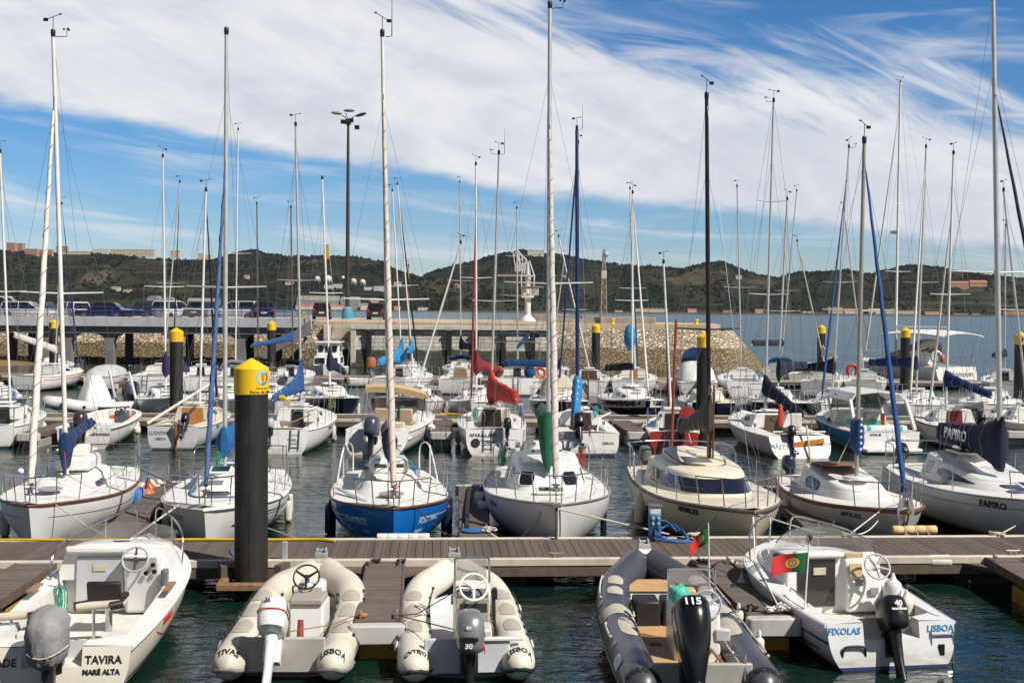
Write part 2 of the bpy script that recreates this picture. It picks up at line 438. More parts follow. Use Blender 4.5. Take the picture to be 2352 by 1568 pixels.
def hill_at(px, py):
    best = None
    for i in range(101):
        t = i / 100; p = hill_pt(px, t); q = yh(px) - (p.z - EYE) / p.y * FP
        if best is None or abs(q - py) < best[0]: best = (abs(q - py), t, p)
        if q <= py: break
    return best[2]
def woodland():
    """scattered bushes and pines, too many and too small to count"""
    r = random.Random(3); vs, fs = [], []
    ico = [V(p) for p in ((0, 0, 1), (.89, 0, .45), (.28, .85, .45), (-.72, .53, .45), (-.72, -.53, .45), (.28, -.85, .45), (.8, .5, -.2), (-.3, .9, -.2), (-.95, 0, -.2), (-.3, -.9, -.2), (.8, -.5, -.2))]
    fc = [(0, 1, 2), (0, 2, 3), (0, 3, 4), (0, 4, 5), (0, 5, 1), (1, 6, 2), (2, 7, 3), (3, 8, 4), (4, 9, 5), (5, 10, 1), (6, 7, 2), (7, 8, 3), (8, 9, 4), (9, 10, 5), (10, 6, 1)]
    n = 0
    while n < 17000:
        px = r.uniform(-250, 2600) if r.random() < .86 else r.uniform(-2300, 4700); t = r.random() ** .8 if r.random() < .75 else r.uniform(.93, 1.01)
        t = max(.01, t)
        d = fbm((px * .010, t * 3.0, 5.0)) + .22 * (t > .9) + .15 * (t < .18)
        if d < r.uniform(-.15, .32): continue
        p = hill_pt(px, min(t, 1.0)); s = r.uniform(1.6, 4.4) * (1.4 if r.random() < .10 else 1)
        h = s * r.uniform(.65, 1.25); o = len(vs); a = r.random() * 6.28
        for q in ico:
            k = r.uniform(.7, 1.25); x, y = q.x * cos(a) - q.y * sin(a), q.x * sin(a) + q.y * cos(a)
            vs.append((p.x + x * s * k, p.y + y * s * k, p.z + h * .4 + q.z * h * k))
        fs += [tuple(i + o for i in f) for f in fc]; n += 1
    m = bpy.data.materials.new('far_foliage'); m.use_nodes = True; t = NT(m.node_tree); b = t.n['Principled BSDF']
    g = t.new('ShaderNodeNewGeometry'); rn = g.outputs['Random Per Island']
    c = t.mix(rn, (.006, .011, .008), (.014, .021, .012)); c = t.mix(t.math('GREATER_THAN', rn, .92), c, (.035, .036, .02))
    t.put(c, b.inputs['Base Color']); b.inputs['Roughness'].default_value = .9; b.inputs['Specular IOR Level'].default_value = .1
    me = bpy.data.meshes.new('woodland'); me.from_pydata(vs, [], fs); me.materials.append(m)
    o = bpy.data.objects.new('woodland', me); COL.objects.link(o); stuff(o)
    o['label'] = 'dark green scrub and pines covering the hills across the river'; o['category'] = 'woodland'
woodland()

def building(name, label, px0, px1, py0, py1, wall, depth=14, roof=None, rows=0, n=0, kind='flat', group=None, onhill=True, Y=None, base=4):
    if Y is None: Y = hill_at((px0 + px1) / 2, py1).y if onhill else YS + 6
    a, b = gy(px0, py1, Y), gy(px1, py0, Y); w = b.x - a.x; h = b.z - a.z
    t = thing(name, label, name.replace('_', ' ') if len(name) < 16 else 'building', ((a.x + b.x) / 2, Y, a.z), 0, group)
    MB().box((0, depth / 2, (h - base) / 2), (w, depth, h + base)).obj('wall', wall, t, smooth=False)
    rm = roof or mat('far_roof_grey', (.25, .23, .21), .8)
    if kind == 'flat': MB().box((0, depth / 2, h + .25), (w + .6, depth + .6, .7)).obj('roof', rm, t, smooth=False)
    elif kind == 'gable':
        rh = min(w, depth) * .28
        MB().prism([(-depth / 2 - .5, 0), (depth / 2 + .5, 0), (0, rh)], w + .8, M.Translation((-w / 2 - .4, depth / 2, h)) @ M(((0, 0, 1), (1, 0, 0), (0, 1, 0))).to_4x4()).obj('roof', rm, t, smooth=False)
    elif kind == 'saw':
        k = max(2, int(w / 9)); mb = MB(); s = w / k
        for i in range(k): mb.prism([(0, 0), (s * .98, 0), (s * .15, s * .45)], depth, M.Translation((-w / 2 + i * s, depth, h)) @ M.Rotation(PI / 2, 4, 'X'))
        mb.obj('roof', rm, t, smooth=False)
    elif kind == 'arch':
        pts = [(w / 2 * cos(PI * i / 12), h * .55 * sin(PI * i / 12)) for i in range(13)]
        MB().prism(pts, depth, M.Translation((0, depth, h)) @ M.Rotation(PI / 2, 4, 'X')).obj('roof', rm, t)
    if rows and n:
        ww = min(1.6, w / n * .5); hh = min(1.7, h / rows * .5); first = None
        for i in range(rows):
            for j in range(n):
                x = -w / 2 + (j + .5) * w / n; z = (i + .5) * h / rows
                if first is None:
                    first = MB().box((0, 0, 0), (ww, .3, hh)).obj('window', GLASSD, t, smooth=False); q = first
                else: q = first.copy(); COL.objects.link(q); q.parent = t
                q.location = (x, -.1, z)
    return t
WB = mat('far_wall_white', (.62, .59, .54), .8, scale=.2); WC = mat('far_wall_cream', (.55, .46, .33), .8, scale=.2)
WP = mat('far_wall_pink', (.42, .24, .17), .8, scale=.2); WO = mat('far_wall_ochre', (.60, .33, .05), .8, scale=.2)
WG = mat('far_wall_grey', (.30, .29, .28), .8, scale=.2); RT = mat('far_roof_tile', (.42, .16, .09), .8, scale=.4)
building('apartment_tower', 'tall pinkish apartment tower on the far left ridge', 15, 33, 558, 580, WP, 22, rows=6, n=4)
building('apartment_tower', 'second pinkish tower, just right of the leftmost one on the ridge', 34, 51, 559, 580, WP, 22, rows=6, n=4)
building('apartment_block', 'long low pink apartment block on the left ridge right of the towers', 57, 85, 572, 585, WP, 16, rows=3, n=6)
building('apartment_block', 'long pinkish block behind the white furled sail on the ridge', 87, 118, 574, 585, WP, 16, rows=3, n=6)
building('apartment_block', 'squat brown block on the ridge between the two left masts', 129, 152, 566, 582, WP, 18, rows=3, n=4)
building('boundary_wall', 'long pale wall along the left ridge', 130, 206, 578, 584, WC, 5)
building('white_hall', 'low white hall on the ridge left of the red terrace', 212, 251, 573, 584, WB, 18, rows=1, n=7)
building('terraced_housing', 'long terrace with reddish upper floor on the left ridge', 251, 354, 574, 585, WC, 18, RT, rows=2, n=14)
building('white_hall', 'white lower building below the reddish terrace', 262, 326, 578, 586, WB, 12)
building('hill_house', 'pale house on the ridge left of the thin white mast', 391, 411, 578, 589, WC, 12, RT, kind='gable', rows=1, n=3)
building('hill_house', 'two-storey cream house on the ridge near the blue furled sail', 455, 470, 583, 596, WC, 12, rows=2, n=3)
building('hill_house', 'small cream house right of the two-storey one', 471, 484, 587, 597, WC, 10, rows=1, n=2)
building('hill_house', 'small white gabled house alone on the dark left slope', 255, 275, 661, 668, WB, 10, kind='gable')
building('hill_house', 'low cream house on the left slope below the gabled one', 283, 300, 665, 671, WC, 10)
building('lookout_tower', 'slim yellow ochre tower on the ridge left of the lamp mast', 743, 755, 562, 594, WO, 10, WO, rows=4, n=1)
building('white_house', 'white block below the two big gas spheres', 744, 764, 654, 663, WB, 10, rows=1, n=3)
building('white_house', 'white block with flat roof right of the big gas spheres', 765, 785, 652, 663, WB, 10, rows=1, n=3)
building('white_house', 'scattered white low house below the right hand gas spheres', 836, 858, 659, 667, WB, 8)
building('white_house', 'long white low house right of the gas spheres', 859, 884, 657, 667, WB, 8, rows=1, n=4)
building('warehouse', 'arched grey warehouse on the left shore', 337, 366, 688, 704, WG, 30, kind='arch', onhill=False)
building('warehouse', 'second arched grey warehouse on the left shore', 369, 398, 690, 704, WG, 30, kind='arch', onhill=False)
building('warehouse', 'long low grey shed on the shore by the silver minivan', 430, 500, 692, 706, WG, 25, kind='gable', onhill=False)
building('warehouse', 'wide grey shed on the shore left of the lamp mast', 681, 777, 691, 708, WG, 40, kind='gable', onhill=False)
building('warehouse', 'big pale grey gabled hall behind the lamp mast base', 783, 824, 690, 710, WG, 30, kind='gable', onhill=False, rows=1, n=5)
building('shore_house', 'white house with gable right of the lamp mast base', 828, 851, 700, 711, WB, 12, kind='gable', onhill=False, Y=YS - 4)
building('shore_house', 'cream two-storey house with red roof above the shore', 849, 868, 688, 698, WC, 12, RT, kind='gable', rows=2, n=3)
building('shore_shed', 'long low white shed with red roof along the shore', 679, 789, 703, 710, WB, 10, RT, kind='gable', onhill=False, Y=YS - 14)
building('hilltop_villa', 'white colonnaded villa on the hilltop right of the crane', 1212, 1250, 575, 587, WB, 22, RT, rows=2, n=9)
building('ruined_factory', 'row of pale sawtooth roofed ruins on the far shore', 1457, 1534, 710, 719, WC, 16, kind='saw', onhill=False)
building('shore_shed', 'small pale ruin on the shore left of the sawtooth row', 1412, 1430, 713, 719, WC, 10, onhill=False)
building('country_house', 'large house with red tiled roof on the right hillside', 2185, 2226, 650, 662, WP, 16, RT, kind='gable', rows=2, n=8)
building('country_house', 'right wing of the red roofed house on the hillside', 2228, 2268, 648, 662, WP, 16, RT, kind='gable', rows=2, n=8)
building('shore_house', 'cream long house on the shore behind the tall grey mast', 1903, 1936, 710, 723, WC, 14, RT, kind='gable', onhill=False, rows=1, n=6)
building('shore_house', 'pale low house beside the cream long house on the shore', 1940, 1982, 713, 724, WB, 14, RT, kind='gable', onhill=False, rows=1, n=6)
building('shore_house', 'white house on the shore between the two blue furled sails', 1996, 2022, 712, 724, WB, 14, kind='gable', onhill=False, rows=1, n=4)
building('shore_house', 'long pale house with many windows on the right shore', 2034, 2108, 714, 725, WC, 14, onhill=False, rows=1, n=14)
building('shore_house', 'orange walled house at the far right end of the shore', 2304, 2375, 715, 728, WP, 14, RT, onhill=False, rows=1, n=8)
for i, (px0, w_, py1, lab) in enumerate(((905, 14, 713, 'small pale house on the shore just right of the tan furled sail'), (960, 22, 713, 'long pale shed on the shore left of the thin wooden mast'), (1580, 20, 719, 'small cream shed on the shore right of the sawtooth ruins'), (1660, 26, 720, 'cream shed on the shore behind the black mast'), (1735, 18, 720, 'small pale house on the shore right of the black mast'), (1845, 24, 722, 'pale house on the shore left of the cream long house'), (2125, 40, 726, 'long low white wharf building on the right shore'), (2190, 60, 727, 'longest low white wharf building on the right shore'))):
    building('shore_house', lab, px0, px0 + w_, py1 - 7, py1 + 1, (WC, WB, WC, WP)[i % 4], 10, (RT, None)[i % 2], kind=('gable', 'flat')[i % 2], onhill=False, rows=1, n=max(2, w_ // 8))
for px0, py1, w_, lab in ((905, 655, 16, 'pale roofs of a hamlet right of the gas spheres'), (1045, 660, 12, 'small white house halfway up the slope left of the crane'), (1690, 640, 14, 'pinkish house on the slope right of the black mast'), (560, 640, 12, 'small white house on the dark slope right of the blue furled sail'), (655, 655, 18, 'cream farmhouse left of the gas spheres'), (1290, 640, 12, 'small cream house on the slope right of the tall white furled sail')):
    building('hill_house', lab, px0, px0 + w_, py1 - 6, py1, WB if w_ > 13 else WC, 9, RT, kind='gable', rows=1, n=2)
def sphere_tank(px, py, r, label):
    p = hill_at(px, py + r * 1.2); Y = p.y; c = gy(px, py, Y); rr = r / FP * Y
    t = thing('gas_sphere', label, 'gas tank', (c.x, Y, c.z - rr * 1.45), 0, 'white spherical gas tanks')
    MB().ball((0, 0, rr * 1.45), rr, 20, 14).obj('tank', WB, t)
    for k in range(6): MB().tube([(rr * .92 * cos(k * PI / 3), rr * .92 * sin(k * PI / 3), -3), (rr * .92 * cos(k * PI / 3), rr * .92 * sin(k * PI / 3), rr * 1.45)], rr * .07, 6).obj('leg', WB, t)
for a in ((729, 641, 7, 'large white gas sphere left of the thin mast'), (753, 641, 9, 'largest white gas sphere, right of the thin mast'), (788, 638, 4.5, 'smallest white gas sphere, partly behind the lamp mast'), (812, 646, 6.8, 'white gas sphere right of the lamp mast'), (833, 648, 6.8, 'rightmost white gas sphere')):
    sphere_tank(*a)

# ================================================================ quay, walls and roadway
WET = (.022, .026, .012)
def masonry(name, kind, light, dark, wetz, wet=WET, sc=2.2, wetmix=.93):
    m = bpy.data.materials.new(name); m.use_nodes = True; t = NT(m.node_tree); b = t.n['Principled BSDF']
    g = t.new('ShaderNodeNewGeometry').outputs['Position']; x, y, z = t.sep(g)
    n = t.noise(g, .7, 5, .65)
    if kind == 'ashlar':
        bt = t.new('ShaderNodeTexBrick'); bt.offset = .5
        t.put(t.xyz(x, z, 0), bt.inputs['Vector']); bt.inputs['Scale'].default_value = 1
        for k, v in (('Mortar Size', .022), ('Brick Width', .92), ('Row Height', .34), ('Mortar Smooth', .3), ('Bias', 0)): bt.inputs[k].default_value = v
        bt.inputs['Color1'].default_value = (*light, 1); bt.inputs['Color2'].default_value = (*[q * .74 for q in light], 1); bt.inputs['Mortar'].default_value = (*dark, 1)
        c = bt.outputs['Color']; h = t.math('SUBTRACT', 1, bt.outputs['Fac'])
    else:
        v = t.new('ShaderNodeTexVoronoi', feature='DISTANCE_TO_EDGE'); v2 = t.new('ShaderNodeTexVoronoi', feature='F1')
        mp = t.mapping(g, (sc, sc, sc * 1.45)); nn = t.new('ShaderNodeTexNoise'); t.put(g, nn.inputs['Vector']); nn.inputs['Scale'].default_value = 2.5
        ad = t.new('ShaderNodeVectorMath', operation='ADD'); sc2 = t.new('ShaderNodeVectorMath', operation='SCALE'); t.l.new(nn.outputs['Color'], sc2.inputs[0]); sc2.inputs['Scale'].default_value = .9
        t.l.new(mp, ad.inputs[0]); t.l.new(sc2.outputs[0], ad.inputs[1])
        for q in (v, v2): t.l.new(ad.outputs[0], q.inputs['Vector']); q.inputs['Scale'].default_value = 1
        rr = t.sep(v2.outputs['Color'])[0]
        c = t.mix(rr, tuple(q * .48 for q in light), tuple(min(1, q * 1.12) for q in light))
        h = t.ss(v.outputs['Distance'], .0, .14); c = t.mix(h, dark, c)
    c = t.mix(t.math('MULTIPLY', t.ss(n, .42, .66), .6), c, tuple(q * .45 for q in light))
    zz = t.math('ADD', z, t.math('MULTIPLY', t.math('SUBTRACT', n, .5), .9))
    wv = t.mix(.5, c, wet, 'MULTIPLY'); wv = t.mix(wetmix, c, t.mix(h, tuple(q * .5 for q in wet), wet))
    c = t.mix(t.ss(zz, wetz + .12, wetz - .12), c, wv)
    t.put(c, b.inputs['Base Color']); b.inputs['Roughness'].default_value = .85
    bn = t.new('ShaderNodeBump'); bn.inputs['Strength'].default_value = .9; bn.inputs['Distance'].default_value = .12
    t.put(h, bn.inputs['Height']); t.l.new(bn.outputs[0], b.inputs['Normal'])
    return m
QY = 97.0
ASH = masonry('ashlar_masonry', 'ashlar', (.68, .63, .55), (.16, .14, .10), 1.45)
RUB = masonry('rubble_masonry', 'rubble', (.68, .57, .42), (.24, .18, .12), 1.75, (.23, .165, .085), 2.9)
RUB2 = masonry('rubble_masonry_shaded_side', 'rubble', (.60, .50, .37), (.16, .12, .07), 1.55, (.13, .10, .045), 2.3)  # darker copy of the rubble, with shade put into its colours
STEPM = mat('quay_step_stone', (.44, .39, .31), .85, scale=1.5, var=.2)
CONC = mat('concrete', (.34, .30, .25), .9, scale=.9, var=.22, dirt=(.10, .085, .06), dscale=.8, damt=.6)
CONCW = mat('painted_concrete', (.46, .47, .48), .8, scale=.8, var=.1, dirt=(.2, .2, .2))
CONCD = mat('bridge_concrete', (.19, .19, .195), .85, scale=.8, var=.15, dirt=(.07, .07, .06))
SAND = mat('quay_paving', (.52, .40, .28), .9, scale=.25, var=.25, dirt=(.25, .2, .15), dscale=.3)
xq = lambda px, Y=QY: gy(px, 740, Y).x
ZT = 3.45
# jetty body: paving on top, walls round it
x0, x1 = xq(700), xq(1655)
struct(MB().prism([(xq(712), QY + 1.3), (x1 - 1, QY + 1.3), (x1 + .8, QY + 4.5), (x1 + 1.2, QY + 12), (x1 - 7, QY + 26), (x1 - 40, QY + 45), (-70, QY + 50), (-70, QY + 6), (xq(712), QY + 6)], 3.72 + 1.5, M.Translation((0, 0, -1.5))).obj('quay_ground', SAND, smooth=False))
def wallsheet(pts_top, pts_bot, name, m, label, cat, nz=10, amp=.0, sub=.6, top=None):
    """a wall face built as a thick sheet between a top line and a bottom line"""
    rows = []
    tp = []; bt = []
    for (a, b), (c, d) in zip(zip(pts_top, pts_top[1:]), zip(pts_bot, pts_bot[1:])):
        k = max(1, int((V(b) - V(a)).length / sub))
        for i in range(k): tp.append(V(a).lerp(V(b), i / k)); bt.append(V(c).lerp(V(d), i / k))
    tp.append(V(pts_top[-1])); bt.append(V(pts_bot[-1]))
    for j in range(nz + 1):
        r = []
        for a, b in zip(tp, bt):
            p = a.lerp(b, j / nz)
            if amp: p = p + V((0, -1, 0)) * (amp * fbm((p.x * 1.3, p.y, p.z * 1.9)))
            r.append(p)
        rows.append(r)
    o = MB().slab(rows, V((0, .5, 0))).obj(name, m, ang=50)
    return tag(o, label, cat)
wallsheet([(xq(808), QY, ZT - .34), (xq(1266), QY, ZT - .34)], [(xq(808), QY - .45, -1), (xq(1266), QY - .45, -1)], 'ashlar_wall', ASH, 'pale cut-stone quay wall with dark wet foot in the middle of the jetty', 'quay wall', amp=.0)
tag(MB().box(((xq(806) + xq(1268)) / 2, QY + .15, ZT - .16), (xq(1268) - xq(806), 1.0, .34)).obj('coping', mat('coping_stone', (.60, .57, .50), .8, scale=1, dirt=(.3, .26, .2)), bevel=.03), 'pale coping stones along the top of the cut-stone quay wall', 'coping')
t = thing('quay_steps', 'stone landing steps between two pale piers left of the cut-stone wall', 'steps', (xq(782), QY, 0))
mb = MB(); w = xq(806) - xq(758)
for i in range(9): mb.box((0, .35 + .12 * i, 1.55 + .21 * i), (w, .5, .2))
mb.obj('step', STEPM, t, bevel=.015)
MB().box((0, .9, .2), (w, .5, 2.5)).obj('landing_wall', mat('wet_stone', (.03, .03, .018), .7, dirt=(.08, .07, .03)), t)
for sx, ww in ((-w / 2 - .25, .5), (w / 2 + .22, .44)): MB().box((sx, .15, 1.4), (ww, .9, 4.1)).obj('pier', mat('pale_stone', (.56, .52, .44), .8, dirt=(.2, .16, .1)), t, bevel=.03)
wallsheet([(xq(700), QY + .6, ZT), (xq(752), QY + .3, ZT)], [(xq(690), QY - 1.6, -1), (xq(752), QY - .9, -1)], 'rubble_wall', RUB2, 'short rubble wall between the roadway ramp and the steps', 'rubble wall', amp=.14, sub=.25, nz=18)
pt = [(xq(1268), QY + .1, ZT - .1), (xq(1400), QY + .1, ZT - .12), (xq(1560), QY + .2, ZT - .2), (x1, QY + .9, ZT - .25), (x1 + 1.8, QY + 4.2, ZT - .3), (x1 + 2.2, QY + 12, ZT - .3), (x1 - 6, QY + 27, ZT - .3)]
pb = [(xq(1268), QY - 1.5, -1), (xq(1400), QY - 2.2, -1), (xq(1560), QY - 2.5, -1), (x1 + .8, QY - 2.2, -1), (x1 + 5.2, QY + 1.6, -1), (x1 + 5.4, QY + 12, -1), (x1 - 4, QY + 29, -1)]
wallsheet(pt, pb, 'rubble_wall', RUB, 'sunlit tan rubble wall with rounded sloping end at the head of the jetty', 'rubble wall', amp=.16, sub=.3, nz=20)
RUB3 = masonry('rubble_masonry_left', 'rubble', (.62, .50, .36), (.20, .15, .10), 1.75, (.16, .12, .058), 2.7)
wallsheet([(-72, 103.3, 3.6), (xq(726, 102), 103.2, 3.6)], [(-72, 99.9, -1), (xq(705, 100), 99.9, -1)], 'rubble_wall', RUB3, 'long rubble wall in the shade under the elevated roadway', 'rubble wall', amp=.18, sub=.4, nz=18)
BEACH = mat('wet_sand', (.22, .14, .06), .9, scale=.8, var=.3)
struct(MB().add([(-60, 92, .9), (xq(255), 99, -.2), (xq(300), 104.5, -.3), (-60, 105, 1.6), (-70, 88, -1), (xq(120, 93), 93, -.3)], [(0, 5, 1, 2, 3), (0, 4, 5)]).obj('beach', BEACH))
# dark timber fenders on the quay wall
for i, (px, lab) in enumerate(((849, 'dark timber fender pile on the quay wall, leftmost'), (1033, 'dark timber fender pile behind the thin mast with the blue sprayhood boat'), (1094, 'dark timber fender pile behind the maroon furled sail'), (1157, 'dark timber fender pile under the crane, left of its column'), (1224, 'dark timber fender pile right of the crane column'))):
    t = thing('fender_pile', lab, 'fender pile', (xq(px), QY - .28, 0), 0, 'timber fender piles on the quay wall')
    MB().box((0, 0, 1.0), (.4, .4, 4.0)).obj('timber', mat('dark_timber', (.018, .016, .013), .85, dirt=(.05, .045, .03)), t, bevel=.03)
    MB().box((0, -.02, 3.05), (.5, .46, .12)).obj('cap', mat('rusty_cap', (.09, .06, .04), .8), t)

# elevated roadway on the left
t = thing('elevated_roadway', 'grey concrete roadway on columns with blue railing along the left quay', 'road bridge', (0, 0, 0))
xa, xb = xq(-140), xq(714)
ZR = 3.78; L_ = xb - xa; xm = (xa + xb) / 2
MB().box((xm, QY + 1.15, ZR - .3), (L_, 2.3, .6)).obj('deck', mat('asphalt', (.06, .06, .062), .9, scale=1.5, var=.2), t, smooth=False)
MB().box((xm, QY - .1, ZR - .18), (L_, .24, .80)).obj('parapet', CONCW, t, bevel=.02)
MB().box((xm, QY + .3, ZR - .85), (L_, .5, .6)).obj('edge_beam', CONCD, t)
for px in (-60, 104, 157, 254, 402, 554):
    x = xq(px, QY + .6)
    MB().loft([[V((x + a * w, QY + .6 + b * .35, z)) for a, b in ((-1, -1), (1, -1), (1, 1), (-1, 1))] for w, z in ((.34, -1), (.34, 1.9), (.55, 2.35), (1.1, 2.62), (1.1, 2.75))]).obj('column', CONCD, t, smooth=False)
for px in (30, 75, 297, 436, 575, 640):
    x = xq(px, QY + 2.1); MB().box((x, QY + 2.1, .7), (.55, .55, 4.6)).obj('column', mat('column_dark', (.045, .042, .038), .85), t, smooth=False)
MB().prism([(xb + .05, 3.85), (xb + .05, 2.7), (xq(610), .7), (xq(610) - .5, .9)], .35, M.Translation((0, QY - .25, 0)) @ M.Rotation(PI / 2, 4, 'X')).obj('ramp_beam', CONCD, t, bevel=.02)
MB().box((xb - .2, QY - .05, ZR - .1), (.5, .5, 1.1)).obj('end_post', CONCW, t, bevel=.02)
BLUEP = mat('railing_blue', (.02, .06, .25), .5)
mb = MB(); xr = xq(668)
for z in (.12, .42, .72, 1.04): mb.tube([(xa, QY + .1, ZR + z), (xr, QY + .1, ZR + z)], .028 if z < 1 else .036, 6)
mb.tube([(xr, QY + .1, ZR + 1.04), (xr + .5, QY + .1, ZR + .9), (xr + .6, QY + .1, ZR + .5), (xr + .1, QY + .1, ZR + .1)], .035, 6)
mb.obj('railing', BLUEP, t)
x = xa
while x < xr + .1:
    MB().tube([(x, QY + .1, ZR), (x, QY + .1, ZR + 1.04)], .035, 6).obj('railing_post', BLUEP, t); x += 1.78
YEL = mat('signal_yellow', (.72, .47, .02), .5, var=.08, dirt=(.4, .25, .05), damt=.25)
t = thing('warning_frame', 'small yellow steel frame at the end of the blue railing', 'barrier', (xq(692), QY + 1.5, ZR))
mb = MB()
for x in (-.22, .22): mb.box((x, 0, .35), (.1, .1, .7))
mb.box((0, 0, .66), (.55, .1, .14)); mb.box((0, 0, .32), (.5, .1, .1)); mb.obj('frame', YEL, t)

# ---------------------------------------------------------------- cars
CARP = {}
def car(px, py, Y, rz, col, kind, label):
    Y = Y + 3.2 if Y < 106 else Y; p = gy(px, py, Y); p.z = 3.73; pm = mat('car_paint_' + col[0], col[1], .25, .0, var=.04, coat=.6)
    t = thing('parked_car', label, 'car', (p.x, Y, p.z), rz, 'cars parked along the quay')
    h = {'suv': 1.66, 'van': 1.95, 'sedan': 1.44, 'hatch': 1.5, 'wagon': 1.5, 'mini': 1.68}[kind]
    Lc = {'suv': 4.4, 'van': 4.8, 'sedan': 4.6, 'hatch': 3.9, 'wagon': 4.6, 'mini': 4.5}[kind]; w = 1.78
    bl = h * .58                                                           # belt line
    body = [(-.5, .30), (-.505, .55), (-.49, bl / h * .98), (.22, bl / h * .97), (.40, .55), (.49, .48), (.5, .3), (.47, .17), (-.47, .17)]
    rings = []
    for yy, k in ((-w / 2, .93), (-w / 2 * .97, 1), (w / 2 * .97, 1), (w / 2, .93)):
        rings.append([V((a * Lc * (1 if k == 1 else .985), yy, (b - .45) * h * k + .45 * h)) for a, b in body])
    MB().loft(rings).obj('body', pm, t, bevel=.05)
    back = -.47 if kind in ('suv', 'van', 'wagon', 'mini') else (-.44 if kind == 'hatch' else -.40)
    tr = back + (.05 if kind != 'sedan' else .15)
    gl = [(back, bl - .03), (tr, h - .07), (.04 if kind != 'van' else .16, h - .05), (.25 if kind != 'van' else .33, bl - .03)]
    mb = MB(); mb.loft([[V((a * Lc, s * (w / 2 - .05 - max(0, z - bl) * .26), z)) for a, z in gl] for s in (-1, 1)])
    g = mb.obj('glasshouse', GLASSD, t, bevel=.03)
    rf = [(tr - .005, h - .085), (tr + .02, h), (.02 if kind != 'van' else .14, h), (.05 if kind != 'van' else .17, h - .085)]
    MB().loft([[V((a * Lc, s * (w / 2 - .2), z)) for a, z in rf] for s in (-1, 1)]).obj('roof', pm, t, bevel=.03)
    mb = MB()
    for s in (-1, 1):
        for a in ([(.25, bl - .03), (.05, h - .05)], [(-.12, bl - .03), (-.12, h - .05)], [(back, bl - .03), (tr, h - .05)]):
            mb.tube([V((q[0] * Lc, s * (w / 2 - .045 - max(0, q[1] - bl) * .26), q[1])) for q in a], .035, 5)
    mb.obj('window_pillars', pm, t)
    for sx in (-.31, .31):
        for s in (-1, 1):
            o = MB().lathe([(.30, -.1), (.335, -.07), (.335, .07), (.30, .1)], (sx * Lc, s * (w / 2 - .09), .335), 16, M.Rotation(PI / 2, 4, 'X')).obj('wheel', RUBBER, t)
            MB().lathe([(.20, -.012), (.20, .012)], (sx * Lc, s * (w / 2 + .005), .335), 12, M.Rotation(PI / 2, 4, 'X')).obj('hubcap', STEEL, o)
    for s in (-1, 1):
        MB().box((-.497 * Lc, s * w * .40, bl * .92), (.06, .22, .3)).obj('tail_light', mat('tail_light_red', (.5, .02, .02), .3), t, bevel=.02)
        MB().box((.462 * Lc, s * w * .37, h * .46), (.12, .3, .14)).obj('headlight', mat('headlight_glass', (.6, .62, .65), .15), t, bevel=.02)
    MB().box((-.508 * Lc, 0, h * .40), (.03, .5, .11)).obj('number_plate', INKW, t)
    return t
BK = ('black', (.012, .013, .018)); SV = ('silver', (.62, .64, .67)); WH = ('white', (.75, .75, .76)); DB = ('dark_blue', (.015, .02, .045)); GR = ('grey', (.12, .125, .13))
HP = PI / 2
car(4, 728, 106, R(8), WH, 'van', 'white van cut off at the left edge, behind the silver estate car')
car(64, 732, 101.5, R(2), SV, 'wagon', 'silver estate car seen from the side, leftmost by the railing')
car(104, 725, 118, HP, GR, 'hatch', 'small grey car seen from behind beyond the silver estate')
car(166, 731, 104, R(140), WH, 'hatch', 'white hatchback with red tail light between the estate and the dark saloon')
car(228, 726, 116, R(180), BK, 'hatch', 'dark car whose roof shows beyond the long dark saloon')
car(238, 732, 101.5, R(180), DB, 'sedan', 'long dark blue saloon seen from the side')
car(334, 731, 102, R(-100), DB, 'suv', 'dark off-roader facing the harbour right of the dark saloon')
car(401, 731, 103, R(62), SV, 'suv', 'silver off-roader with red tail light behind the thin white mast')
car(474, 731, 104, R(75), GR, 'suv', 'grey off-roader behind the blue furled sail')
car(540, 732, 101.5, R(176), SV, 'mini', 'silver people carrier seen from the side by the railing')
car(608, 732, 102, R(100), DB, 'suv', 'dark car seen from behind at the right end of the railing')
car(740, 733, 118, R(97), BK, 'suv', 'black car seen from behind left of the lamp mast base')
car(866, 734, 119, R(92), BK, 'suv', 'black car seen from behind beside the tall white furled sail')

# ---------------------------------------------------------------- lamp mast, crane, radio mast, blocks
p = gy(798, 729, 126)
t = thing('lamp_mast', 'very tall dark lamp mast with a ring of floodlights on the quay', 'lamp post', p)
hp = gy(797, 282, 126).z - p.z
MB().lathe([(.24, .4), (.235, 2), (.19, hp * .6), (.13, hp)], n=14).obj('pole', mat('pole_brown', (.04, .034, .028), .6, var=.3, dirt=(.03, .03, .03)), t)
o = MB().lathe([(.62, -.3), (.62, .3), (.55, .95), (.3, 1.15)], n=16).obj('base', mat('base_blue', (.05, .28, .42), .6, dirt=(.5, .25, .2), dscale=.9, damt=.9), t)
LM = mat('lamp_housing', (.20, .21, .19), .5); DK = mat('lamp_dark', (.025, .025, .028), .5)
mb = MB(); mb.lathe([(.30, hp - .2), (.30, hp + .35)], n=12)
for k in range(3):
    a = R(20 + 120 * k); mb.tube([(0, 0, hp + .2), (.7 * cos(a), .7 * sin(a), hp + .75), (1.0 * cos(a), 1.0 * sin(a), hp + .85)], .045, 6)
mb.obj('head_frame', DK, t)
for x, y, z, a, ml in ((-1.25, 0, 1.0, .12, LM), (.15, -.5, 1.2, 0, LM), (1.35, .1, .88, -.3, DK)):
    MB().ball((x, y, hp + z), (.62, .30, .17), 12, 6, M.Rotation(a, 3, 'Y')).obj('lamp_head', ml, t)
for x, y, z in ((-.5, -.3, .05), (.35, -.35, .2), (0, -.5, -.05), (.95, -.1, -.5)):
    MB().box((x, y, hp + z), (.52, .2, .45), M.Rotation(R(30), 3, 'X')).obj('floodlight', DK, t, bevel=.04)

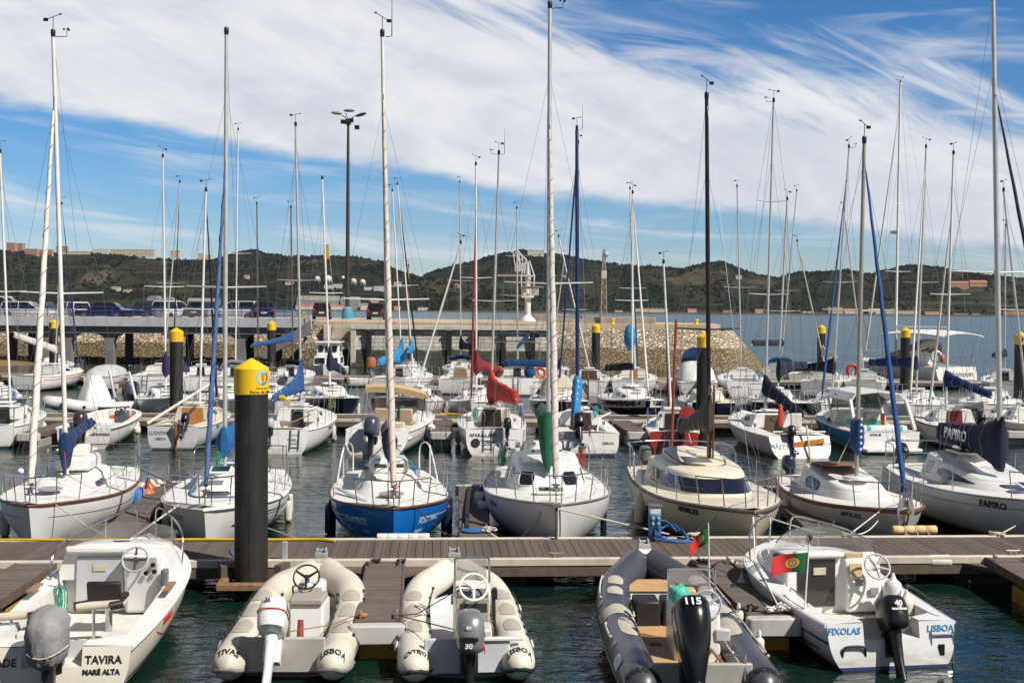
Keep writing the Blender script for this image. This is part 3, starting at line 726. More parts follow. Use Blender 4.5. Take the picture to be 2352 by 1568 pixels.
def cpx(x, y): return 1102.5 + x / 7.76, 551.3 + y / 7.76       # photo detail to photo units
CRY = 110.0
t = thing('quay_crane', 'white rust-stained quay crane with folded lattice jib on a concrete block', 'crane', gy(1212, 738, CRY))
org = V(t.location)
def cp(x, y, dy=0.): return gy(*cpx(x, y), CRY) - org + V((0, dy, 0))
CW = mat('crane_white', (.74, .72, .68), .5, scale=1, var=.08, dirt=(.36, .20, .07), dscale=1.6, damt=.7)
r = .27
zb = lambda y: cp(850, y).z
MB().lathe([(.82, zb(1450)), (.78, zb(1430)), (.42, zb(1360)), (.285, zb(1330)), (.275, zb(1030))], n=20).obj('pedestal', CW, t)
MB().lathe([(.40, zb(1030)), (.27, zb(1000)), (.265, zb(640)), (.15, zb(480)), (.13, zb(380))], n=20).obj('column', CW, t)
MB().box(cp(850, 1010), (1.15, 1.0, .2)).obj('slewing_platform', CW, t, bevel=.02)
MB().box(cp(960, 930, .2), (.9, .6, .6)).obj('machine_house', GREYM, t, bevel=.03)
MB().box(cp(790, 920, -.3), (.3, .5, .7)).obj('control_cabin', CW, t, bevel=.03)
mb = MB()
for sx in (-1, 1):
    for dy in (-.45, .45):
        a = [cp(850 + sx * q, y, dy * (1 if q > 40 else .3)) for q, y in ((100, 1000), (118, 640), (40, 400), (30, 370))]
        mb.tube(a, .05, 6)
mb.tube([cp(740, 640, -.45), cp(968, 640, -.45), cp(968, 640, .45), cp(740, 640, .45)], .05, 6, closed=True)
mb.obj('cage_frame', CW, t)
mb = MB()
ja = [(830, 360), (760, 290), (700, 230), (665, 185)]; jb = [(790, 600), (755, 470), (700, 400), (670, 300)]
for dy in (-.3, .3):
    A = [cp(*q, dy) for q in ja]; B = [cp(*q, dy) for q in jb]
    mb.tube(A, .055, 6); mb.tube(B, .055, 6)
    for i in range(4):
        mb.tube([A[i], B[i]], .04, 5)
        if i < 3: mb.tube([A[i], B[i + 1]], .035, 5)
    for a, b in ((A[3], cp(600, 300, dy)), (cp(600, 300, dy), cp(575, 150, dy)), (cp(600, 300, dy), cp(640, 560, dy)), (B[3], cp(640, 450, dy))): mb.tube([a, b], .035, 5)
mb.obj('lattice_jib', CW, t)
MB().box(cp(705, 495), (.95, .8, .75)).obj('counterweight', GREYM, t, bevel=.03)
mb = MB(); mb.box(cp(600, 632), (3.0, .9, .14)); mb.tube([cp(560, 640), cp(620, 560)], .06, 6); mb.obj('walkway', mat('walkway_rust', (.36, .30, .22), .8, dirt=(.2, .1, .04)), t)
o = MB().tube([cp(720, 845, -.7), cp(1140, 845, -.7)], .12, 10).obj('cylinder', mat('cylinder_brown', (.20, .13, .08), .6), t)
mb = MB()
for x0_, y0_, x1_, y1_ in ((420, 640, 425, 940), (620, 640, 700, 1010), (540, 640, 560, 1000)): mb.tube([cp(x0_, y0_), cp(x1_, y1_)], .02, 5)
mb.obj('hoist_cable', WIRE, t)

def blk(px0, px1, py0, py1, Y, d, label, m=CONC, name='concrete_block', bev=.05):
    a, b = gy(px0, py1, Y), gy(px1, py0, Y); z0 = min(a.z, ZT)
    o = MB().box(((0, d / 2, (b.z - z0) / 2)), (b.x - a.x, d, b.z - z0)).obj(name, m, bevel=bev); o.location = ((a.x + b.x) / 2, Y, z0)
    return tag(o, label, 'concrete block')
blk(1180, 1262, 738, 752, 108, 4, 'low concrete base block under the white crane')
blk(1225, 1312, 722, 735, 116, 3, 'pale flat slab stack right of the crane column')
blk(1262, 1345, 733, 751, 104, 4, 'dark concrete block behind the tall white furled sail')
blk(1337, 1373, 725, 737, 110, 3, 'small brown concrete block on top between the larger ones')
blk(1345, 1393, 739, 751, 103, 2.5, 'low sloping slab right of the blue mast')
blk(1379, 1506, 729, 753, 101.5, 8, 'longest concrete block, under the lattice mast')
for px, lab in ((1407, 'yellow mooring bollard in front of the longest concrete block'), (1599, 'yellow mooring bollard near the head of the jetty')):
    p = gy(px, 750, QY + 2.5); p.z = 3.72
    o = MB().lathe([(.2, 0), (.16, .08), (.15, .26), (.22, .32), (.2, .42), (.08, .45)], n=14).obj('bollard', YEL); o.location = p; tag(o, lab, 'bollard')
p = gy(1386, 728, 112); t = thing('lattice_mast', 'slender grey lattice mast with a box halfway up on the concrete block', 'mast', p)
s = 112 / FP; hz = (728 - 572) * s; mb = MB(); wb, wt = 7.0 * s, 2.2 * s
for q in (lambda z: -1, lambda z: 1):
    for dy in (-1, 1): mb.tube([(q(0) * wb, dy * wb, -.3), (q(0) * lerp(wb, wt, .55), dy * lerp(wb, wt, .55), hz * .6), (q(0) * wt * .8, dy * wt * .8, hz)], .05, 5)
for i in range(14):
    z0, z1 = hz * i / 14, hz * (i + 1) / 14; a, b = lerp(wb, wt, i / 14), lerp(wb, wt, (i + 1) / 14); sg = 1 if i % 2 else -1
    for dy in (-1, 1): mb.tube([(-sg * a, dy * a, z0), (sg * b, dy * b, z1)], .03, 5)
    mb.tube([(-a, -a, z0), (a, -a, z0)], .03, 5)
mb.obj('lattice', mat('mast_grey', (.32, .28, .24), .6), t)
MB().box((0, 0, (728 - 631) * s), (12 * s, 12 * s, 18 * s)).obj('equipment_box', mat('box_beige', (.5, .46, .38), .6), t, bevel=.03)
MB().ball((4 * s, -.3, (728 - 585) * s), .28, 10, 6).obj('lamp', GREYM, t)

# thin river haze between the camera and the hills, the sky outside it
hm_ = bpy.data.materials.new('river_haze'); hm_.use_nodes = True; t = NT(hm_.node_tree); t.n.remove(t.n['Principled BSDF'])
pv = t.new('ShaderNodeVolumePrincipled'); pv.inputs['Color'].default_value = (.80, .88, 1, 1); pv.inputs['Density'].default_value = .000018; pv.inputs['Anisotropy'].default_value = .2
t.l.new(pv.outputs[0], t.n['Material Output'].inputs['Volume'])
hz = stuff(MB().box((0, 1725, 112), (8200, 3800, 236)).obj('haze', hm_, smooth=False)); hz['label'] = 'thin blue haze lying over the river in front of the hills'; hz['category'] = 'haze'
# ================================================================ pontoons, piles, pedestals
def planks(name, col, pitch, axis, gap):
    m = bpy.data.materials.new(name); m.use_nodes = True; t = NT(m.node_tree); b = t.n['Principled BSDF']
    ob = t.new('ShaderNodeTexCoord').outputs['Object']; s = t.sep(ob); x, y = (s[0], s[1]) if axis == 0 else (s[1], s[0])
    k = t.math('FLOOR', t.math('DIVIDE', x, pitch)); wn = t.new('ShaderNodeTexWhiteNoise', noise_dimensions='1D'); t.put(k, wn.inputs['W'])
    c = t.mix(wn.outputs['Value'], tuple(q * .78 for q in col), tuple(q * 1.22 for q in col))
    gr = t.noise(t.xyz(t.math('MULTIPLY', x, 60), t.math('MULTIPLY', y, 3), 0), 1, 4, .6)
    c = t.mix(t.math('MULTIPLY', t.ss(gr, .35, .7), .5), c, tuple(q * .62 for q in col))
    g = t.new('ShaderNodeNewGeometry').outputs['Position']
    c = t.mix(t.math('MULTIPLY', t.ss(t.noise(g, 1.1, 5, .7), .5, .75), .35), c, tuple(q * 1.6 for q in col))
    sp = t.math('MULTIPLY', t.ss(t.noise(g, 11, 3, .6), .69, .73), t.ss(t.noise(g, .9, 3), .45, .6))      # droppings and scuffs in patches
    c = t.mix(t.math('MULTIPLY', sp, .7), c, (.42, .40, .37))
    t.put(c, b.inputs['Base Color']); b.inputs['Roughness'].default_value = .8
    rb = t.math('SINE', t.math('MULTIPLY', x, 2 * PI / (pitch / 6)))
    bn = t.new('ShaderNodeBump'); bn.inputs['Strength'].default_value = .5; bn.inputs['Distance'].default_value = .006
    t.put(t.math('ADD', rb, gr), bn.inputs['Height']); t.l.new(bn.outputs[0], b.inputs['Normal'])
    return m
PL1 = planks('deck_boards_wide', (.130, .100, .082), .15, 0, .01)
PL2 = planks('deck_boards_narrow', (.145, .115, .095), .1, 1, .006)
EDGE = mat('pontoon_edge_cream', (.62, .55, .46), .6, scale=3, var=.1, dirt=(.30, .25, .2), dscale=2, damt=.5)
FASC = mat('pontoon_fascia_wood', (.13, .092, .066), .8, scale=4, var=.25, dirt=(.06, .05, .04), dscale=2)
FLOATD = mat('float_dark', (.02, .02, .018), .8, dirt=(.06, .05, .03))
FLOATY = mat('float_yellow', (.42, .25, .03), .6, scale=2, var=.15, dirt=(.12, .08, .02), dscale=2, damt=.6)
FLOATG = mat('float_grey', (.32, .31, .29), .8, scale=2, var=.12, dirt=(.12, .11, .09), dscale=2, damt=.6)
BUMP = mat('bumper_grey', (.50, .49, .47), .6, scale=3, var=.08, dirt=(.2, .19, .17), dscale=3)
CLEAT = mat('galvanised_cleat', (.35, .35, .34), .45, .6)
PZ = .5
def cleat(parent, x, y, z=PZ, rz=0.):
    mb = MB(); m = M.Rotation(rz, 3, 'Z')
    for s in (-.05, .05): mb.box(m @ V((0, s, .035)) + V((x, y, z)), (.03, .025, .07), m)
    mb.tube([m @ V((0, -.13, .085)) + V((x, y, z)), m @ V((0, -.05, .075)) + V((x, y, z)), m @ V((0, .05, .075)) + V((x, y, z)), m @ V((0, .13, .085)) + V((x, y, z))], [.011, .016, .016, .011], 6)
    return mb.obj('cleat', CLEAT, parent)
def pontoon(name, label, c, ang, xl, xr, w, cleats=()):
    t = thing(name, label, 'pontoon', (c[0], c[1], 0), R(ang)); L_ = xr - xl; xm = (xl + xr) / 2; e = .13
    mb = MB(); x = xl; r = random.Random(1)
    while x < xr:
        mb.box((x + .07, 0, PZ - .02 + r.uniform(-.002, .002)), (.139, w - 2 * e - .01, .04)); x += .15
    mb.obj('deck_boards', PL1, t, smooth=False, merge=False)
    for s in (-1, 1):
        MB().box((xm, s * (w / 2 - e / 2), PZ - .045), (L_, e, .13)).obj('edge_strip', EDGE, t, bevel=.012)
        MB().box((xm, s * (w / 2 - .045), PZ - .205), (L_, .06, .185)).obj('fascia', FASC, t, bevel=.01)
    MB().box((xm, 0, PZ - .12), (L_, w - .35, .14)).obj('frame', FLOATD, t, smooth=False)
    x = xl + 1
    while x < xr:
        MB().box((x, 0, .0), (1.7, w - .3, .7)).obj('float', FLOATD, t, bevel=.04); x += 3.1
    for cx, s in cleats: cleat(t, cx, s * (w / 2 - .08), PZ + .02, PI / 2)
    return t
def finger(label, a, b, w, flt=FLOATG, group='finger pontoons', bump=True, cl=(), near=True):
    """from the root a to the free end b, both (x, y)"""
    a, b = V((*a, 0)), V((*b, 0)); d = b - a; L_ = d.length; rz = math.atan2(-d.x, d.y)
    t = thing('finger_pontoon', label, 'pontoon', a, rz, group)
    mb = MB(); y = 0.; r = random.Random(5)
    while y < L_ - .05:
        mb.box((0, y + .05, PZ - .025), (w - .06, .094, .035)); y += .1
    mb.obj('deck_boards', PL2, t, smooth=False, merge=False)
    for s in (-1, 1): MB().box((s * (w / 2 - .02), L_ / 2, PZ - .075), (.04, L_, .16)).obj('side_rail', FASC, t, bevel=.008)
    MB().box((0, L_ / 2, PZ - .1), (w - .12, L_ - .1, .1)).obj('frame', FLOATD, t, smooth=False)
    if bump:
        pl = rrect(w + .14, .2, .09, 5)
        MB().prism([(x, y) for x, y in pl], .26, M.Translation((0, L_ + .04, PZ - .25))).obj('bumper', BUMP, t, bevel=.02)
    MB().box((0, L_ - .75, -.05), (w - .1, 1.3, .62)).obj('float', flt, t, bevel=.03)
    MB().box((0, L_ * .4, -.05), (w - .14, 1.2, .62)).obj('float', flt, t, bevel=.03)
    for s, y in cl: cleat(t, s * (w / 2 - .08), y)
    # corner braces where the finger meets the walkway
    for s in (-1, 1): MB().prism([(s * w / 2, .02), (s * (w / 2 + .5), .02), (s * w / 2, .6)], .06, M.Translation((0, 0, PZ - .16))).obj('corner_brace', FASC, t)
    return t
ang1 = 3.7
A1 = V((0, 21.12))
def on1(x, off): return (x * cos(R(ang1)) - off * sin(R(ang1)), A1.y + x * sin(R(ang1)) + off * cos(R(ang1)))
pontoon('walkway_pontoon', 'main wooden walkway with cream edges across the foreground', A1, ang1, -14, 15, 1.96, [(-6.2, -1), (-3.5, 1), (.75, -1), (2.2, 1), (6.0, 1), (8.9, -1)])
G1 = 'short fingers on the near side of the main walkway'; G2 = 'fingers on the far side of the main walkway'
finger('short finger with yellow float between the two white inflatables', (-2.13, 20.0), (-1.80, 15.95), .66, FLOATY, G1, cl=((-1, .3), (1, .3), (-1, 3.7), (1, 3.7)))
finger('short finger with yellow float between the grey inflatable and the cuddy boat at right', (3.47, 20.35), (3.72, 16.5), .66, FLOATY, G1, cl=((-1, .3), (1, .3), (-1, 3.5), (1, 3.5)))
finger('short finger at the left edge beside the cuddy boat with the covered outboard', (-7.95, 19.6), (-7.75, 15.6), .7, FLOATY, G1)
finger('short finger with yellow float at the right edge', (8.75, 20.8), (8.62, 16.4), .72, FLOATY, G1, cl=((-1, .4), (1, .4)))
finger('long finger left of the boat with the blue furled sail', (-7.46, 21.7), (-8.32, 28.9), .64, FLOATG, G2)
finger('long finger between the blue boat and the boat with the green cover', (-.66, 22.15), (-.98, 28.7), .62, FLOATG, G2, cl=((1, .8), (-1, .8), (1, 6.1)))
finger('long finger between the cream boat and the boat with the brown rubbing strake', (6.22, 22.6), (6.5, 28.9), .72, FLOATG, G2, cl=((1, 1.2), (-1, 6)))
ang2 = 2.6; A2 = V((0, 47.1))
pontoon('walkway_pontoon', 'second wooden walkway behind the first row of sailboats', A2, ang2, -27, 27, 2.2, [(-12, -1), (5.5, -1), (9, -1)])
G3 = 'fingers on the near side of the second walkway'; G4 = 'fingers on the far side of the second walkway'
def f2(px, py, root_dx, label, w=.66, g=G3, flt=FLOATG):
    e = gz(px, py, PZ); s = -1 if g == G3 else 1
    yr = 47.1 + e.x * .045 + s * 1.1
    finger(label, (e.x + root_dx, yr), (e.x, e.y), w, flt, g)
f2(1014, 992, -.2, 'finger on grey float between the beige-bimini motorboat and the boat with the red sail cover')
f2(1470, 992, -.35, 'finger on grey float left of the small red boat', .8)
f2(66, 995, -.2, 'finger on grey float left of the open white fishing boat')
f2(2340, 990, 0, 'finger on grey float behind the navy sail cover at the right edge', .8)
f2(1010, 922, .1, 'finger on the far side of the second walkway behind the red sail cover', .62, G4)
f2(1357, 926, .5, 'finger on the far side of the second walkway left of the dark hulled sailboat', .62, G4)
f2(1700, 928, -.6, 'finger on the far side of the second walkway behind the boat with the navy cover', .62, G4)
f2(560, 926, .2, 'finger on the far side of the second walkway behind the wooden-doored boat', .62, G4)
ang3 = 1.5; A3 = V((0, 74.6))
pontoon('walkway_pontoon', 'third and farthest wooden walkway under the quay wall', A3, ang3, -38, 30, 2.2)
G5 = 'fingers on the near side of the third walkway'
for px, py, lab in ((997, 886, 'far finger on grey float left of the maroon furled sail'), (255, 882, 'far finger on grey float behind the covered inflatable'), (1642, 890, 'far finger on grey float left of the second pile'), (1250, 884, 'far finger on grey float right of the boat with the steel frame'), (700, 886, 'far finger on grey float left of the navy boom cover')):
    e = gz(px, py, PZ); finger(lab, (e.x - .1, 73.5 + e.x * .026), (e.x, e.y), .7, FLOATG, G5)

# ---------------------------------------------------------------- piles
PILE = mat('pile_black', (.013, .0125, .013), .62, scale=1.5, var=.25, dirt=(.06, .056, .054), dscale=2.6, damt=.6)
PILEW = mat('pile_weathered', (.020, .018, .014), .7, scale=2, var=.3, dirt=(.060, .055, .018), dscale=3, damt=.9)
CAPY = mat('pile_cap_yellow', (.78, .50, .01), .45, scale=2, var=.06, dirt=(.5, .33, .03), dscale=2, damt=.3)
RUST = mat('rusty_steel', (.22, .14, .07), .85, scale=6, var=.3, dirt=(.35, .20, .06), dscale=6, damt=.8)
def pile(x, y, label, ztop=3.97, num=None, collar=True):
    t = thing('mooring_pile', label, 'mooring pile', (x, y, 0), 0, 'black mooring piles with yellow caps'); r = .272
    MB().lathe([(r, .95), (r, 3.39)], n=32, caps=False).obj('shaft', PILE, t)
    MB().lathe([(r + .002, -1.5), (r + .002, .95)], n=32, caps=False).obj('lower_shaft', PILEW, t)
    MB().tube([(r * .12, -r - .002, .2), (r * .12, -r - .002, 3.38)], .006, 5).obj('weld_seam', PILEW, t)
    o = MB().lathe([(r + .005, 3.38), (r + .014, 3.39), (r + .014, ztop - .17), (r + .005, ztop - .155), (.02, ztop), (0, ztop + .002)], n=32).obj('cap', CAPY, t, ang=30)
    if num: text(num, .42, 'lettering', INK, o, fn=lambda p: V((sin((p.x) / r - .25) * (r + .016 + p.z), -cos(p.x / r - .25) * (r + .016 + p.z), p.y + 3.58)), depth=.004, bold=.012)
    return t
t1 = pile(-4.31, 19.45, 'closest black pile with yellow cap and port emblem, in the foreground')
capo = [c for c in t1.children if c.name.startswith('cap')][0]
rr_ = .272 + .016
wrap = lambda a0, z0: (lambda p: V((sin(p.x / rr_ + a0) * (rr_ + p.z), -cos(p.x / rr_ + a0) * (rr_ + p.z), p.y + z0)))
text('Porto de Lisboa', .068, 'lettering', INK, capo, fn=wrap(R(52), 3.425), depth=.002, bold=.001)
text('Administração do', .036, 'lettering', INK, capo, fn=wrap(R(52), 3.486), depth=.002)
def arcband(r0, r1, a0, a1, m, name='emblem'):
    w = wrap(R(52), 3.66); n = 16; g = [[w(V((q * cos(R(lerp(a0, a1, i / n))), q * sin(R(lerp(a0, a1, i / n))), .003))) for i in range(n + 1)] for q in (r0, r1)]
    MB().slab(g, lambda i, j: (V((g[i][j].x, g[i][j].y, 0)).normalized() * -.004)).obj(name, m, capo)
arcband(.082, .122, 60, 250, mat('emblem_sky', (.25, .55, .72), .5)); arcband(.082, .122, 255, 330, mat('emblem_blue', (.03, .25, .45), .5)); arcband(.082, .115, -25, 50, mat('emblem_navy', (.05, .09, .2), .5))
w_ = wrap(R(52), 3.66); g_ = [[w_(V((x * (1 + y * 2), y, .003))) for x in (-.026, 0, .026)] for y in (-.06, 0, .065)]
MB().slab(g_, lambda i, j: (V((g_[i][j].x, g_[i][j].y, 0)).normalized() * -.004)).obj('emblem', mat('emblem_orange', (.65, .15, .04), .5), capo)
# steel collar bracket round the near pile
o = thing('pile_collar', 'rusty steel collar bracket holding the closest pile to the walkway', 'pile bracket', (-4.31, 19.45, 0), R(ang1))
mb = MB(); mb.box((0, -.40, .26), (1.0, .16, .12)); mb.box((-.42, -.05, .28), (.14, .62, .12)); mb.box((.42, -.05, .28), (.14, .62, .12)); mb.obj('bracket', RUST, o, bevel=.02)
MB().box((-.48, .1, .42), (.12, .35, .22), M.Rotation(R(20), 3, 'Z')).obj('gusset', FASC, o); MB().box((.5, .1, .42), (.12, .35, .22), M.Rotation(R(-20), 3, 'Z')).obj('gusset', FASC, o)
def pile_px(px, top, Y, label, **k):
    p = gy(px, top, Y); return pile(p.x, Y, label, **k)
pile_px(405, 752, 48.7, 'black pile with yellow cap left of the closest one, on the second walkway')
pile_px(123, 735, 76.2, 'far left black pile with number 1 on its yellow cap', num='1')
pile_px(624, 737, 76.2, 'far black pile with yellow cap just above the closest pile', num='')
pile_px(1369, 742, 76.0, 'far black pile with yellow cap in front of the rubble wall')
pile_px(1617, 764, 46.4, 'black pile with yellow cap beside the black mast')
pile_px(1887, 745, 80.0, 'black pile with yellow cap standing alone against the open river')
pile_px(2080, 752, 68.5, 'black pile with yellow cap in front of the large white yacht')
pile_px(2345, 763, 55.0, 'black pile with number 2 on its yellow cap at the right edge', num='2')
for px, top, bot, Y, lab in ((1637, 800, 985, 45.6, 'short grey steel post beside the pile on the second walkway'), (654, 1243, 1305, 20.0, 'grey steel post on the near edge of the main walkway')):
    a, b = gy(px, bot, Y), gy(px, top, Y); a.z = min(a.z, .35)
    if top < 900: b.z = a.z + 1.4
    o = MB().box((0, 0, (b.z - a.z) / 2), (.085, .07, b.z - a.z)).obj('steel_post', GREYM, bevel=.008); o.location = a; tag(o, lab, 'post')

# ---------------------------------------------------------------- service pedestals and hoses
PEDB = mat('pedestal_blue', (.025, .16, .38), .45, var=.1, dirt=(.1, .2, .35))
def pedestal(x, y, z, rz, label, small=False):
    t = thing('service_pedestal', label, 'power pedestal', (x, y, z), rz, 'blue water and power pedestals')
    MB().box((0, 0, .25), (.21, .2, .5)).obj('body', PEDB, t, bevel=.02)
    MB().box((0, 0, .565), (.2, .19, .13)).obj('lamp_head', mat('pedestal_lamp', (.62, .64, .66), .4), t, bevel=.01)
    MB().box((0, 0, .65), (.24, .23, .045)).obj('lid', mat('pedestal_lid', (.10, .13, .18), .5), t, bevel=.012)
    for x_ in (-.05, .05):
        for z_ in (.33, .43): MB().lathe([(.028, 0), (.03, .03), (.02, .05)], (x_, -.1, z_), 10, M.Rotation(PI / 2, 3, 'X')).obj('socket', GREYM, t)
    MB().box((0, -.1, .18), (.12, .015, .14)).obj('meter_window', GLASSD, t); MB().box((0, -.115, .06), (.05, .05, .06)).obj('tap', STEEL, t, bevel=.01)
    return t
x, y = on1(2.76, .72); pedestal(x, y, PZ, R(3), 'blue service pedestal with coiled blue hose on the main walkway')
for px, py, lab in ((1195, 959, 'small blue pedestal on the second walkway right of the red sail cover'), (1583, 957, 'blue pedestal on the second walkway between the red boat and the pile')):
    p = gz(px, py, PZ); pedestal(p.x, p.y, PZ, R(2), lab)
def coil(name, label, c, r, m, n=7, rad=.012, seed=1, tall=.35):
    rr = random.Random(seed); pts = []
    for k in range(n * 14):
        a = k / 14 * 2 * PI; q = r * (1 + .3 * sin(k * .23 + seed) * rr.uniform(.5, 1)); pts.append(V((q * cos(a) * 1.5, q * sin(a), .02 + tall * max(0, cos(a * .5 + seed)) ** 3 * rr.uniform(.4, 1))))
    o = MB().tube(smooth_path(pts, 2), rad, 6).obj(name, m); o.location = c; return tag(o, label, 'hose' if 'hose' in name else 'rope')
x, y = on1(3.12, .66); coil('coiled_hose', 'tangled blue hose lying beside the service pedestal on the main walkway', (x, y, PZ), .22, ROPEB, 7, .013, 2)
pts = [V((*on1(xx, .78 - .07 * (xx + 4.2) / 3), PZ + .03)) + V((0, .02 * sin(xx * 3), 0)) for xx in (-13, -11, -9, -7, -5.5, -4.5, -3.6)] + [V((*on1(-3.2, .62), PZ + .03))]
tag(MB().tube(smooth_path(pts, 5), .026, 8).obj('yellow_hose', mat('hose_yellow', (.62, .36, .01), .5)), 'long yellow hose along the far edge of the main walkway', 'hose')
p0 = V((*on1(-4.68, .75), PZ + .02)); tag(MB().tube(bez(p0, p0 + V((-.35, -.3, .05)), p0 + V((-.3, -1.2, .02)), p0 + V((.1, -1.5, -.05)), 14), .014, 6).obj('blue_hose', ROPEB), 'thin blue hose looping beside the closest pile', 'hose')
pts = [V((gz(px, py, PZ + .03))) for px, py in ((1012, 950), (1080, 953), (1150, 956), (1190, 957))]
tag(MB().tube(smooth_path(pts, 4), .05, 8).obj('yellow_hose', mat('hose_yellow', (.62, .36, .01), .5)), 'yellow pipe lying on the second walkway behind the red sail cover', 'hose')

# ---------------------------------------------------------------- fenders and ropes
def fender(c, r, l, m, label, capm=None, rx=0., ry=0., hang=.35, group='fenders hung along hulls', horiz=None, name='fender', rope=ROPE):
    t = thing(name, label, 'fender', c, horiz or 0., group, rx, ry); d = PI / 2 if horiz is not None else 0
    mx = M.Rotation(d, 3, 'Y'); n = 8
    prof = [(r * sin(PI / 2 * i / n), -l / 2 + r * .9 * (1 - cos(PI / 2 * i / n))) for i in range(n + 1)]; prof = [(max(a, .012), b) for a, b in prof]
    prof = prof + [(a, -b) for a, b in reversed(prof)]
    MB().lathe(prof, n=16, mx=mx).obj('body', m, t)
    cm = capm or m
    for s in (-1, 1): MB().lathe([(r * .62, s * (l / 2 - r * .22)), (r * .4, s * (l / 2 - r * .02)), (.03, s * (l / 2 + .05)), (.018, s * (l / 2 + .09))], n=12, mx=mx).obj('end_cap', cm, t)
    if hang and horiz is None: MB().tube([(0, 0, l / 2), (0, 0, l / 2 + hang)], .008, 5).obj('lanyard', rope, t)
    return t
def line(name, label, pts, m=ROPE, r=.012, sag=.0, cat='rope', n=10, knots=()):
    P = [V(p) for p in pts]; full = []
    for a, b in zip(P, P[1:]):
        for i in range(n): q = a.lerp(b, i / n); q.z -= sag * 4 * (i / n) * (1 - i / n); full.append(q)
    full.append(P[-1]); mb = MB(); mb.tube(full, r, 6)
    for k in knots: mb.ball(P[k], r * 3.2, 8, 6)
    return tag(mb.obj(name, m), label, cat)
def ropeheap(label, c, r, m, seed=1, rad=.014):
    rr = random.Random(seed); pts = [V((r * rr.uniform(-1, 1), r * rr.uniform(-.7, .7), .02 + r * .5 * rr.random())) for _ in range(26)]
    o = MB().tube(smooth_path(pts, 4), rad, 6).obj('rope_heap', m); o.location = c; return tag(o, label, 'rope')
def roll_fender(px0, px1, py, z, Y, r, n, m, label):
    """padded roll fender lying along the pontoon edge"""
    a, b = gy(px0, py, Y), gy(px1, py, Y); L_ = b.x - a.x; t = thing('roll_fender', label, 'fender', (a + b) / 2, R(ang1))
    for i in range(n):
        w = L_ / n; c = -L_ / 2 + (i + .5) * w; pr = [(r * .85, -w * .48), (r, -w * .40), (r * 1.02, 0), (r, w * .40), (r * .85, w * .48)]
        MB().lathe(pr, (c, 0, 0), 16, M.Rotation(PI / 2, 3, 'Y')).obj('pad', m, t)
    for i in range(1, n):
        mb = MB(); c = -L_ / 2 + i * L_ / n; mb.tube([V((c, r * .9 * cos(a_), r * .9 * sin(a_))) for a_ in [k * PI / 6 for k in range(12)]], .012, 5, closed=True)
        mb.tube([(c, -r * .9, 0), (c + .02, -r - .12, -r - .02)], .01, 5); mb.obj('lashing', ROPE, t)
    return t
roll_fender(866, 987, 1232, .5, 21.95, .065, 5, mat('roll_white', (.76, .75, .73), .5), 'white sectioned roll fender on the walkway edge under the blue bow')
roll_fender(2048, 2152, 1216, .5, 22.75, .085, 4, mat('roll_yellow', (.66, .47, .22), .6, dirt=(.4, .25, .1)), 'yellowish sectioned roll fender on the walkway edge at right')
p = gy(2152, 1286, 20.85); fender((p.x, p.y - .12, .42), .11, .5, FENW, 'white cylinder fender lashed to the near edge of the walkway at right', horiz=R(ang1), hang=0)
p = gz(2245, 1333, .02); fender((p.x, p.y, .04), .1, .6, FENW, 'white fender floating in the water at right by the yellow float', horiz=R(12), hang=0)
